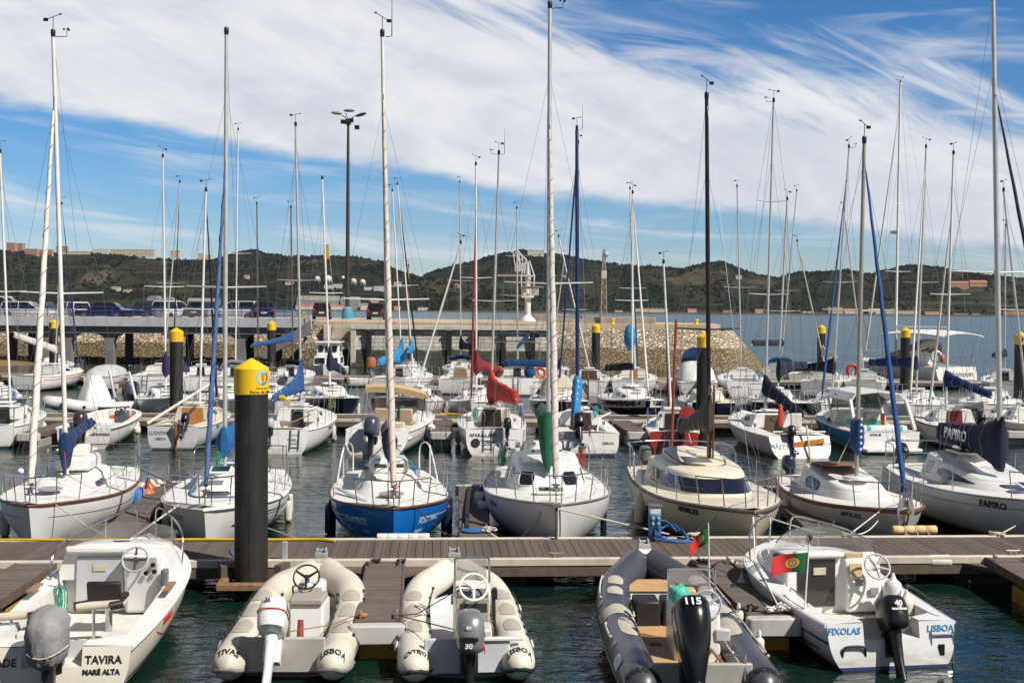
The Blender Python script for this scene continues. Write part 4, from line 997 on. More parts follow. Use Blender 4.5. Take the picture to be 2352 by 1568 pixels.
# ================================================================ boat building
class Boat:
    """local frame: +y to the bow, x to starboard, z up, origin amidships on the waterline"""
    def __init__(s, name, label, cat, stern, bow, group=None, hl=0.):
        a, b = V((stern[0], stern[1])), V((bow[0], bow[1])); d = b - a
        s.L = d.length; c = (a + b) / 2; s.rz = math.atan2(-d.x, d.y); s.hl = R(hl)
        s.mw = M.Translation((c.x, c.y, 0)) @ M.Rotation(s.rz, 4, 'Z') @ M.Rotation(s.hl, 4, 'Y')
        s.t = thing(name, label, cat, (c.x, c.y, 0), s.rz, group, 0, s.hl)
    def w(s, p): return s.mw @ V(p)
    def loc(s, p): return s.mw.inverted() @ V(p)
    # ------------------------------------------------ hull
    def hull(s, B, fb, fs, m, tw=.72, sm=.42, q=1.5, draft=.3, rake=.55, trake=.0, sag=.06, n=26, mv=10, deck=DECKW, cock=None, rail=None, railr=.022, vee=0., cm=None, opentr=False, camber=.05, r2=.9, railz=-.03, notch=None):
        s.B, s.fb, s.fs, s.sm, s.tw, s.q, s.draft, s.rake, s.trake, s.sag, s.vee, s.r2 = B, fb, fs, sm, tw, q, draft, rake, trake, sag, vee, r2
        st = [i / n for i in range(n + 1)]; st = [x + .06 * sin(PI * x) for x in st]; s.st = st
        mb = MB()
        for sd_ in (1, -1): mb.grid([[s.pt(x, j / mv, sd_) for j in range(mv + 1)] for x in st])
        if notch:
            nw, zn = notch; h_ = (fs - zn) / fs; yt = -s.L / 2
            pr = [s.pt(0, j / mv, 1) for j in range(mv, -1, -1)] + [V((nw, yt, fs)), V((nw, yt + trake * h_, zn)), V((-nw, yt + trake * h_, zn)), V((-nw, yt, fs))] + [s.pt(0, j / mv, -1) for j in range(mv)]
            mb.add(pr, [tuple(range(len(pr)))]); yw = cock[0] + .05
            w_ = MB(); w_.grid([[V((nw, yt, fs)), V((nw, yt + trake * h_, zn)), V((-nw, yt + trake * h_, zn)), V((-nw, yt, fs))], [V((nw, yw, fs)), V((nw * .95, yw, zn + .03)), V((-nw * .95, yw, zn + .03)), V((-nw, yw, fs))]])
            w_.box((0, yw, (zn + fs) / 2 - .04), (2 * nw, .05, (fs - zn) * .7)); w_.obj('engine_well', cm or COCK, s.t, ang=30, recalc=False)
        else: mb.grid([[s.pt(0, j / mv, -1) for j in range(mv + 1)], [s.pt(0, j / mv, 1) for j in range(mv + 1)]])
        s.ho = mb.obj('hull', m, s.t, ang=42)
        # deck with a well for the cockpit
        g = MB(); s.cock = cock; mid = []
        for x in st:
            b = s.bw(x) * .995; z = s.sh(x); y = s.y0(x); c = min(cock[2] if cock else .4 * B, b * .84)
            if notch and y < cock[0]: c = notch[0]
            xs = [-b, -(b + c) / 2, -c, -c * .5, 0, c * .5, c, (b + c) / 2, b]
            mid.append([V((a, y, z - .004 + camber * (1 - (a / max(b, .01)) ** 2))) for a in xs])
        for i in range(len(st) - 1):
            ym = (mid[i][0].y + mid[i + 1][0].y) / 2
            for j in range(8):
                if cock and 2 <= j <= 5 and (notch or cock[0] < ym) and ym < cock[1]: continue
                g.add([mid[i][j], mid[i][j + 1], mid[i + 1][j + 1], mid[i + 1][j]], [(0, 1, 2, 3)])
        s.do = g.obj('deck', deck, s.t, ang=50)
        if cock:
            rows = [r for i, r in enumerate(mid) if (i < len(st) - 1 and cock[0] < (r[0].y + mid[i + 1][0].y) / 2 < cock[1]) or (i > 0 and cock[0] < (mid[i - 1][0].y + r[0].y) / 2 < cock[1])]
            k = MB(); prof = []
            for r in rows:
                c = r[6].x; z = r[6].z; zf = cock[3]; zs = lerp(zf, z, .58); bw_ = min(.34, c * .45) if cock[4] else 0
                if cock[4]: prof.append([V((-c, r[0].y, z)), V((-c, r[0].y, zs)), V((-c + bw_, r[0].y, zs)), V((-c + bw_, r[0].y, zf)), V((c - bw_, r[0].y, zf)), V((c - bw_, r[0].y, zs)), V((c, r[0].y, zs)), V((c, r[0].y, z))])
                else: prof.append([V((-c, r[0].y, z)), V((-c * .94, r[0].y, zf)), V((c * .94, r[0].y, zf)), V((c, r[0].y, z))])
            k.grid(prof)
            for e in ((0,) if not opentr else ()) + (-1,):
                p = prof[e]; k.add(p + [V((0, p[0].y, p[0].z))], [tuple(range(len(p))) + (len(p),)])
            s.co = k.obj('cockpit', cm or COCK, s.t, ang=30, recalc=False)
        if rail:
            pts = [s.pt(x, .0, 1) + V((.012, 0, railz)) for x in st] + [s.pt(x, 0, -1) + V((-.012, 0, railz)) for x in reversed(st[:-1])]
            MB().tube(pts, railr, 8).obj('rub_rail', rail, s.t)
        return s
    def y0(s, x): return -s.L / 2 + s.L * x
    def s_at(s, y): return (y + s.L / 2) / s.L
    def bw(s, x):
        x = min(max(x, 0), 1)
        if x < s.sm: return s.B / 2 * (s.tw + (1 - s.tw) * sin(PI / 2 * x / s.sm))
        return s.B / 2 * max(0, cos(PI / 2 * ((x - s.sm) / (1 - s.sm)) ** s.q)) ** s.r2
    def sh(s, x): x = min(max(x, 0), 1); return s.fs + (s.fb - s.fs) * x ** 1.6 - s.sag * sin(PI * x)
    def pt(s, x, v, side):
        zd = s.sh(x); zk = -s.draft * (1 - .6 * x ** 4); z = lerp(zd, zk, v)
        n = lerp(3.6, 1.25, x ** 1.4) - s.vee * 1.4 * (1 - x); g = max(0, 1 - max(v, 0) ** max(n, 1.0)) ** lerp(.62, .8, x)
        h = min(max((zd - z) / zd, 0), 1.35); y = s.y0(x) - s.rake * x ** 5 * h + s.trake * (1 - x) ** 7 * h
        return V((side * s.bw(x) * g, y, z))
    def side(s, x, z, side, off=.004):
        """point on the topsides at station x and height z with its outward normal"""
        zd = s.sh(x); zk = -s.draft * (1 - .6 * x ** 4); v = (z - zd) / (zk - zd); p = s.pt(x, v, side)
        a = s.pt(min(x + .02, 1), v, side) - s.pt(max(x - .02, 0), v, side); b = s.pt(x, max(v - .05, 0), side) - s.pt(x, min(v + .05, 1), side)
        n = a.cross(b); n = n if n.x * side > 0 else -n; n.normalize(); return p + n * off, n
    def deckz(s, y, x=0.): return s.sh(s.s_at(y)) + .05 * (1 - min(1, abs(x) / max(s.bw(s.s_at(y)), .05)) ** 2)
    def side_text(s, body, size, x, z, side, m, bold=.004):
        def f(p):
            q, n = s.side(x + side * -1 * 0 + (p.x / s.L) * (1 if side > 0 else -1), z + p.y, side, .006 + p.z); return q
        return text(body, size, 'lettering', m, s.t, fn=f, depth=.003, bold=bold)
    def transom_text(s, body, size, cx, z, m, bold=.004, arc=0., shear=0.):
        def f(p):
            z_ = z + p.y + arc * p.x * p.x; h = min(max((s.fs - z_) / s.fs, 0), 1.35)
            return V((cx + p.x, -s.L / 2 + s.trake * h - .006 - p.z, z_))
        return text(body, size, 'lettering', m, s.t, fn=f, depth=.003, bold=bold, shear=shear)
    def stripe(s, m, z0, z1, x0=.01, x1=.985, name='cove_stripe', rel=True):
        """painted line along the topsides, measured down from the sheer (rel) or up from the water"""
        for sd_ in (1, -1):
            g = []
            for i in range(31):
                x = lerp(x0, x1, i / 30); r = []
                for z in (z0, z1):
                    zz = s.sh(x) - z if rel else z
                    r.append(s.side(x, zz, sd_, .003)[0])
                g.append(r)
            MB().grid(g).obj(name, m, s.t, recalc=False)
    # ------------------------------------------------ superstructure
    def cabin(s, ya, yf, W, ha, hf, slope=.5, n=3.2, m=WHITE, inset=.16, name='cabin', z=None, cam=.06, aslope=0., parent=None, N=18):
        ym = (ya + yf) / 2
        def base(t):
            u = 1 - abs(t)                                                  # t=0 front centre, |t|=1 aft corner
            x = W * max(0, sin((1 - u) * PI / 2)) ** (2 / n); y = ya + (yf - ya) * max(0, cos((1 - u) * PI / 2)) ** (2 / n)
            x = min(x, s.bw(s.s_at(y)) * .93)
            return V((math.copysign(x, t), y, (z if z is not None else s.deckz(y, x)) - .02))
        def top(t):
            b = base(t); k = max(0, (b.y - ya) / (yf - ya)); h = lerp(ha, hf, k)
            zz = (z if z is not None else s.sh(s.s_at(b.y)))
            return V((b.x * (1 - inset), b.y - slope * k ** 2.2 + aslope * (1 - k) ** 3, zz + h))
        def P(t, v, off=0.):
            p = base(t).lerp(top(t), v)
            if off:
                a = base(t + .02 if t < .98 else t).lerp(top(min(1, t + .02)), v) - base(t - .02 if t > -.98 else t).lerp(top(max(-1, t - .02)), v)
                nn = a.cross(top(t) - base(t)); c = V((0, ym - .2 * (yf - ya), p.z))
                if nn.dot(p - c) < 0: nn = -nn
                p = p + nn.normalized() * off
            return p
        ts = [-1 + 2 * i / (2 * N) for i in range(2 * N + 1)]
        tp = [top(t) for t in ts]; yc = ya
        def cap(k, dz): return [V((p.x * k, yc + (p.y - yc) * lerp(1, k, .55), p.z + dz)) for p in tp]
        rings = [[base(t) for t in ts], [P(t, .5) for t in ts], [P(t, .93) for t in ts], [V((p.x * .985, p.y - .012, p.z + .012)) for p in tp], cap(.93, cam * .35), cap(.6, cam * .8), cap(.25, cam), cap(.01, cam * 1.02)]
        mb = MB(); mb.loft(rings, True, False, True)
        o = mb.obj(name, m, parent or s.t, ang=40)
        return o, P
    def window(s, P, t0, t1, v0, v1, m=GLASSD, parent=None, off=.008, name='window', frame_m=None, sq=6., nu=12, v0b=None, v1b=None, th=.006):
        g = []; v0b = v0 if v0b is None else v0b; v1b = v1 if v1b is None else v1b
        for i in range(nu + 1):
            a = -1 + 2 * i / nu; k = max(0, 1 - abs(a) ** sq) ** .4; f = (a + 1) / 2; lo, hi = lerp(v0, v0b, f), lerp(v1, v1b, f); c = (lo + hi) / 2; h = (hi - lo) / 2 * max(k, .25)
            g.append([P(lerp(t0, t1, f), c + h * b, off) for b in (-1, -.5, 0, .5, 1)])
        c = P((t0 + t1) / 2, (v0 + v1) / 2); nn = (P((t0 + t1) / 2, (v0 + v1) / 2, .01) - c).normalized()
        o = MB().slab(g, -nn * (th + off)).obj(name, m, parent or s.t, ang=30)
        if frame_m:
            lp = [r[0] for r in g] + [r[-1] for r in reversed(g)]; MB().tube(lp, .012, 5, closed=True).obj('frame', frame_m, o)
        return o
    def hatch(s, x, y, z, w, l, m=GLASSD, tilt=0., h=.05, fm=None):
        mx = M.Rotation(tilt, 3, 'X'); o = MB().box((x, y, z), (w, l, h), mx).obj('hatch', fm or WHITE, s.t, bevel=.015)
        MB().box(V((x, y, z)) + mx @ V((0, 0, h / 2 + .003)), (w * .8, l * .8, .01), mx).obj('pane', m, o, bevel=.003); return o
    def door(s, y, z0, z1, w0, w1, m=GLASSD, name='companionway', d=.02, lean=0., x=0.):
        mb = MB(); mb.add([(x - w0, y - d, z0), (x + w0, y - d, z0), (x + w1, y - d + lean, z1), (x - w1, y - d + lean, z1), (x - w0, y + d, z0), (x + w0, y + d, z0), (x + w1, y + d + lean, z1), (x - w1, y + d + lean, z1)], [(0, 1, 2, 3), (7, 6, 5, 4), (0, 4, 5, 1), (3, 2, 6, 7), (0, 3, 7, 4), (1, 5, 6, 2)])
        return mb.obj(name, m, s.t, bevel=.008)
    # ------------------------------------------------ rails
    def edge(s, x, side, inset=.05): return V((side * max(0, s.bw(x) - inset), s.y0(x), s.sh(x)))
    def pulpit(s, x0=.86, h=.55, m=STEEL, r=.014, name='pulpit', lean=.12, mid=True):
        mb = MB(); pts = []; xs = [x0, x0 + (1 - x0) * .5, x0 + (1 - x0) * .85]
        L_ = [s.edge(x, -1) for x in xs]; R_ = [s.edge(x, 1) for x in reversed(xs)]
        tip = V((0, s.L / 2 + lean, s.fb + h))
        up = [p + V((p.x * .1, lean * (i + 1) / 4, h)) for i, p in enumerate(L_)]; dn = [V((-p.x, p.y, p.z)) for p in reversed(up)]
        mb.tube(smooth_path(up + [tip] + dn, 4), r, 6)
        for a, b in list(zip(L_, up)) + list(zip(R_, dn)):
            mb.tube([a, b], r * .9, 6)
        return mb.obj(name, m, s.t)
    def pushpit(s, x1=.16, h=.6, m=STEEL, r=.014, name='pushpit', gap=0.):
        mb = MB(); 
        def half(sd_):
            a = s.edge(x1, sd_) + V((0, 0, 0)); b = s.edge(.02, sd_)
            return [a, a + V((0, 0, h)), b + V((0, 0, h)), V((sd_ * max(gap, .0), -s.L / 2 + .05, s.fs + h)) ], b
        (l, lb), (r_, rb) = half(-1), half(1)
        if gap:
            for q, b in ((l, lb), (r_, rb)): mb = MB(); mb.tube(smooth_path(q + [q[-1] - V((0, 0, h))], 4), r, 6); mb.tube([b, b + V((0, 0, h))], r, 6); mb.obj(name, m, s.t)
            return
        else:
            mb.tube(smooth_path(l + list(reversed(r_))[1:], 4), r, 6)
            for b in (lb, rb): mb.tube([b, b + V((0, 0, h))], r, 6)
            mb.tube([lb + V((0, 0, h * .5)), V((0, -s.L / 2 + .05, s.fs + h * .5)), rb + V((0, 0, h * .5))], r * .7, 6)
        return mb.obj(name, m, s.t)
    def stanchions(s, xs, h=.58, m=STEEL, wires=2, x0=.16, x1=.86, r=.011):
        for sd_ in (-1, 1):
            tops = []
            for x in xs:
                p = s.edge(x, sd_); q = p + V((sd_ * .03, 0, h)); tops.append(q); MB().tube([p, q], [r * 1.1, r * .9], 6).obj('stanchion', m, s.t)
            A, Z = s.edge(x0, sd_) + V((0, 0, h)), s.edge(x1, sd_) + V((0, 0, h))
            for k in range(wires): MB().tube([q - V((0, 0, k * h * .45)) for q in [A] + tops + [Z]], .0045, 4).obj('lifeline', WIRE, s.t)
    # ------------------------------------------------ rig
    def mast(s, y, z0, top, r=.055, m=ALU, spr=((.55, .62),), fore=None, back=True, shr=True, boom=None, vane=1, ant=False, x=0., wire=.0038, taper=.8, lod=0, flat=1.0):
        base = V((x, y, z0)); wb = s.w(base); tp = s.loc(gy(top[0], top[1], wb.y)); s.mb_, s.mt = base, tp; d = tp - base
        n = 8 if lod else 12
        o = MB().tube([base, base.lerp(tp, .5), base.lerp(tp, .75), tp], [r, r, r * .93, r * taper], n).obj('mast', m, s.t); s.mo = o
        P = lambda f: base.lerp(tp, f)
        tips = []
        for f, h in spr:
            for sd_ in (-1, 1):
                a = P(f); b = a + V((sd_ * h, -.1, .03)); MB().tube([a, b], [.022, .014], 6).obj('spreader', m, o); tips.append((f, sd_, b))
        # masthead gear
        MB().lathe([(.045, 0), (.05, .05), (.05, .13), (.035, .16)], tp + V((0, 0, 0)), 10).obj('masthead_light', BLACK, o)
        if vane:
            mb = MB(); q = tp + V((.0, .0, .12)); mb.tube([q, q + V((0, .0, .3))], .008, 5)
            c = q + V((0, 0, .3)); ax = V((cos(vane), sin(vane) * .6, .18)).normalized()
            mb.tube([c - ax * .22, c + ax * .2], .008, 5); mb.box(c - ax * .2, (.10, .012, .07)); mb.box(c + ax * .2, (.05, .02, .03)); mb.obj('wind_vane', BLACK, o)
            if vane > 1:
                mb = MB(); mb.tube([tp, tp + V((-.28, 0, .02)), tp + V((-.28, 0, .16))], .009, 5)
                for k in range(3): mb.ball(tp + V((-.28 + .06 * cos(k * 2.1), .06 * sin(k * 2.1), .17)), .025, 6, 4)
                mb.obj('anemometer', BLACK, o)
        if ant: MB().tube([tp + V((.08 * ant, 0, 0)), tp + V((.2 * ant, 0, .02)), tp + V((.2 * ant, 0, .9))], [.012, .012, .004], 5).obj('antenna', BLACK, o)
        bow = V((0, s.L / 2 - .06, s.fb + .03))
        if fore is not None:
            f = fore.get('f', .97); a = P(f) + V((0, .06, 0)); b = fore.get('at') or bow; m_ = fore.get('m')
            if m_ is None: MB().tube([a, b], wire, 4).obj('forestay', WIRE, s.t)
            else:
                lo, hi = fore.get('lo', .05), fore.get('hi', .93); rr = fore.get('r', .05); N = 46 if not lod else 14
                mb = MB(); A, B_ = b.lerp(a, lo), b.lerp(a, hi); sg = fore.get('sag', .0)
                pts = [A.lerp(B_, i / N) + V((0, 0, 0)) + V((sg * sin(PI * i / N), 0, 0)) for i in range(N + 1)]
                prof = [rr * interp([(0, .75), (.06, 1.05), (.3, 1.0), (.7, .72), (.97, .42), (1, .25)], i / N) for i in range(N + 1)]
                mb.tube(pts, prof, 10, mod=(lambda i, an: 1 + .13 * max(-.4, cos(an * 1 - i * .95))) if not lod else None)
                fo = mb.obj('furled_sail', m_, s.t)
                if fore.get('tape') and not lod:
                    ax = (B_ - A).normalized(); u_ = ax.orthogonal().normalized(); w_ = ax.cross(u_); hp = []
                    for i in range(240):
                        q = i / 239; rr_ = rr * interp([(0, .75), (.06, 1.05), (.3, 1.0), (.7, .72), (.97, .42), (1, .25)], q) * 1.02; an = q * fore['tape'] * 2 * PI; hp.append(A.lerp(B_, q) + (u_ * cos(an) + w_ * sin(an)) * rr_)
                    MB().tube(hp, .011, 4).obj('luff_tape', fore.get('tm') or mat('tape_grey', (.30, .27, .25), .8), fo)
                mb = MB(); mb.tube([b, A], .012, 5); mb.lathe([(.03, -.06), (.09, -.05), (.09, -.03), (.05, -.02), (.05, .05), (.09, .06), (.09, .08), (.03, .09)], b.lerp(A, .6), 12); mb.obj('furler_drum', STEEL, s.t)
                MB().tube([B_, a], [.012, .009], 5).obj('forestay', WIRE, s.t)
        if back: MB().tube([P(.995) - V((0, .05, 0)), V((back if back is not True else 0, -s.L / 2 + .1, s.fs + .05))], wire, 4).obj('backstay', WIRE, s.t)
        if shr:
            xs = s.s_at(y)
            for f, sd_, b in tips:
                e = s.edge(xs - .02, sd_, .06)
                MB().tube([P(min(.985, f + .42 if f < .6 else .985)) + V((sd_ * .04, 0, 0)), b, e], wire, 4).obj('shroud', WIRE, s.t)
            if not lod and tips:
                f = tips[0][0]
                for sd_ in (-1, 1):
                    for dx in (-.06, .05): MB().tube([P(f - .01) + V((sd_ * .05, 0, 0)), s.edge(xs + dx, sd_, .07)], wire, 4).obj('shroud', WIRE, s.t)
        if boom:
            zb = boom['z']; a = base.lerp(tp, (zb - z0) / max(.1, tp.z - z0)); Lb = boom['L']; ang = boom.get('ang', 0.); sw = boom.get('sw', 0.)
            e = a + V((sin(sw) * Lb, -cos(sw) * Lb * cos(ang), sin(ang) * Lb))
            bo = MB().tube([a, e], [.045, .04], 8).obj('boom', boom.get('bm', m), s.t)
            if boom.get('m'):
                hm, he = boom.get('hm', .9), boom.get('he', .16); wd = boom.get('w', .13); k = boom.get('k', 5.); N = 22; rings = []; lo = boom.get('lo', .07); sd = rnd.random() * 50
                for i in range(N + 1):
                    u = -.04 + 1.03 * i / N; c = a.lerp(e, max(u, 0)) + (V((0, .16, 0)) if u < 0 else V((0, 0, 0))); h1 = he + .28 * (hm - he); hh = he + (h1 - he) * (1 - max(u, 0)) + (hm - h1) * math.exp(-max(u, 0) * k * 2.4); ll = lo + boom.get('dr', .0) * math.exp(-max(u, 0) * k)
                    if u < 0: hh *= .93
                    ring = []
                    for j in range(14):
                        th = 2 * PI * j / 14; zz = sin(th); w_ = wd * (1 - .40 * max(0, zz) ** 1.5) * (1 + .25 * math.exp(-max(u, 0) * 7)) * (.4 if i in (0, N) else 1)
                        wr = 1 + .26 * noise.noise(V((u * 9, zz * 2.2 + (3 if cos(th) > 0 else 0), sd))) + .14 * noise.noise(V((u * 24, zz * 5, sd)))
                        ring.append(c + V((cos(th) * w_ * wr * cos(sw), cos(th) * w_ * sin(sw) * .4, (zz * hh if zz > 0 else zz * ll) * (1 + .13 * noise.noise(V((u * 11, 7, sd)))))))
                    rings.append(ring)
                s.sc = MB().loft(rings).obj('sail_cover', boom['m'], s.t, ang=60)
                s.boom = (a, e)
                if not lod:
                    for i in (5, 9, 13, 17):
                        c_ = sum((V(p) for p in rings[i]), V()) / 14; MB().tube([c_ + (p - c_) * 1.03 for p in rings[i]], .010, 5, closed=True).obj('cover_tie', boom.get('tie') or WIRE, s.sc)
            if not lod: MB().tube([a.lerp(e, .75), V((0, e.y * .6 + .2 * a.y, zb - .75))], .009, 5).obj('mainsheet', ROPE, s.t)
        return o
    def coilrope(s, p, m, r=.12, l=.4):
        mb = MB()
        for k in range(4): mb.tube([V(p) + V((.03 * k - .05 + .05 * cos(a), .02 * k, -l / 2 + l / 2 * sin(a))) for a in [i * PI / 6 for i in range(12)]], .009, 5, closed=True)
        return mb.obj('rope_coil', m, s.t)
    def fend(s, x, side, drop, r, l, m, label, cap=None, **k):
        p, n = s.side(x, max(.1, s.sh(x) - drop), side, r * 1.02); q = s.w(p); return fender(q, r, l, m, label, cap, hang=drop - l / 2 + .05, **k)
def swheel(parent, c, axis, Rr, m=BLACK, m2=None, tube=.016, spokes=3):
    ax = V(axis).normalized(); u = ax.orthogonal().normalized(); w = ax.cross(u); c = V(c); up = V((0, 0, 1)); u = (up - ax * up.dot(ax)).normalized(); w = ax.cross(u)
    o = MB().tube([c + (u * cos(a) + w * sin(a)) * Rr for a in [2 * PI * i / 28 for i in range(28)]], tube, 8, closed=True).obj('steering_wheel', m, parent)
    mb = MB()
    for k in range(spokes):
        a = 2 * PI * k / spokes + PI; d = u * cos(a) + w * sin(a); mb.tube([c - ax * .03, c + d * Rr], [.026, .016], 6)
    mb.tube([c - ax * .12, c + ax * .01], .035, 10); mb.obj('spokes', m2 or m, o); return o
def outboard(parent, pos, cm, lm=BLACK, sc=1., tilt=0., rz=0., txt=(), cowl=None, prop=True, bracket=True, mx0=None):
    """origin at the top of the transom, engine hangs aft (-y)"""
    T = M.Translation(pos) @ M.Rotation(rz, 4, 'Z') @ M.Rotation(-tilt, 4, 'X') @ M.Scale(sc, 4); f = lambda p: T @ V(p)
    mb = MB()
    def ring(z, l, w, yc): return [f((x, y + yc, z)) for x, y in rrect(w, l, min(w, l) * .42, 3)]
    mb.loft([ring(.10, .26, .18, -.25), ring(-.05, .22, .14, -.25), ring(-.40, .18, .10, -.27), ring(-.62, .22, .09, -.29), ring(-.66, .44, .17, -.33), ring(-.68, .44, .17, -.33), ring(-.70, .20, .07, -.31), ring(-.86, .20, .05, -.33), ring(-.98, .10, .03, -.37)])
    mb.loft([[f((r * cos(a), y, -.80 + r * sin(a))) for a in [k * PI / 5 for k in range(10)]] for y, r in ((-.14, .02), (-.2, .05), (-.32, .06), (-.46, .05), (-.5, .03))])
    if bracket: mb.box(f((0, -.08, -.08)), (.22 * sc, .14 * sc, .34 * sc), T.to_3x3().normalized())
    eng = mb.obj('outboard_motor', lm, parent, ang=50)
    pr = cowl or [(.08, .34, .24, -.27), (.12, .50, .33, -.27), (.20, .55, .35, -.27), (.38, .56, .35, -.26), (.50, .51, .32, -.25), (.56, .40, .26, -.24), (.585, .20, .14, -.23)]
    c = MB().loft([ring(*q) for q in pr]).obj('cowling', cm, eng, ang=50)
    if prop:
        mb = MB()
        for k in range(3):
            a = 2 * PI * k / 3; d = V((cos(a), 0, sin(a))); e = V((-sin(a), 0, cos(a)))
            mb.add([f(V((0, -.53 + dy, -.8)) + d * r_ + e * w_) for r_, w_, dy in ((.03, -.03, .02), (.10, -.07, .03), (.15, -.02, .01), (.14, .05, -.03), (.07, .06, -.03), (.03, .03, -.02))], [(0, 1, 2, 3, 4, 5), (5, 4, 3, 2, 1, 0)])
        mb.tube([f((0, -.49, -.8)), f((0, -.58, -.8))], [.035 * sc, .02 * sc], 8); mb.obj('propeller', STEEL, eng, merge=False, recalc=False)
    for body, size, where, p, m in txt:
        if where == 'back': fr = frame((0, 0, 0), (1, 0, 0), y=(0, .0, 1)); fr.translation = V(p)
        elif where == 'backtilt': fr = frame((0, 0, 0), (1, 0, 0), y=(0, .5, 1)); fr.translation = V(p)
        else: fr = frame((0, 0, 0), (0, 1, 0), z=(1, 0, .15)); fr.translation = V(p)
        text(body, size, 'lettering', m, c, mx=T @ fr, depth=.003, bold=.003)
    return eng
def flag_portugal(parent, a, b, droop=.0, wave=.05, flip=1):
    """a: hoist bottom at the staff, b: vector to the hoist top, flies along -x"""
    pass
def flagmat():
    m = bpy.data.materials.new('flag_green_red'); m.use_nodes = True; t = NT(m.node_tree); b = t.n['Principled BSDF']
    uv = t.new('ShaderNodeUVMap').outputs[0]; x, y, z = t.sep(uv)
    c = t.mix(t.math('GREATER_THAN', x, .4), (.01, .13, .045), (.55, .03, .025))
    dx = t.math('MULTIPLY', t.math('SUBTRACT', x, .4), 1.5); dy = t.math('SUBTRACT', y, .5); d = t.math('SQRT', t.math('ADD', t.math('MULTIPLY', dx, dx), t.math('MULTIPLY', dy, dy)))
    c = t.mix(t.math('LESS_THAN', d, .27), c, (.72, .50, .03))
    inn = t.math('LESS_THAN', d, .17); c = t.mix(inn, c, (.62, .06, .04)); c = t.mix(t.math('LESS_THAN', d, .11), c, (.7, .7, .7)); c = t.mix(t.math('LESS_THAN', d, .045), c, (.05, .1, .4))
    t.put(c, b.inputs['Base Color']); b.inputs['Roughness'].default_value = .85
    return m
FLAG = flagmat()
def flag(parent, o, fly, hoist, wave=.06, sag=.0, curl=0.):
    """o: hoist top; fly: vector along the fly; hoist: vector down the staff"""
    o, fly, hoist = V(o), V(fly), V(hoist); nx, ny = 14, 8; nn = fly.cross(hoist).normalized(); vs, uv = [], []
    for i in range(nx + 1):
        for j in range(ny + 1):
            u, v = i / nx, j / ny; p = o + fly * (u * (1 - .08 * curl)) + hoist * (v * (1 - .15 * u * curl)) + nn * (wave * sin(u * 7 + v * 1.3) * u ** .6) + V((0, 0, -sag * u * u)); vs.append(p); uv.append((u, 1 - v))
    fs = [(i * (ny + 1) + j, i * (ny + 1) + j + 1, (i + 1) * (ny + 1) + j + 1, (i + 1) * (ny + 1) + j) for i in range(nx) for j in range(ny)]
    me = bpy.data.meshes.new('flag'); me.from_pydata([tuple(v) for v in vs], [], fs); l = me.uv_layers.new(name='UVMap')
    for lp in me.loops: l.data[lp.index].uv = uv[lp.vertex_index]
    me.polygons.foreach_set('use_smooth', [True] * len(me.polygons)); me.materials.append(FLAG)
    ob = bpy.data.objects.new('flag', me); COL.objects.link(ob); ob.parent = parent; return ob

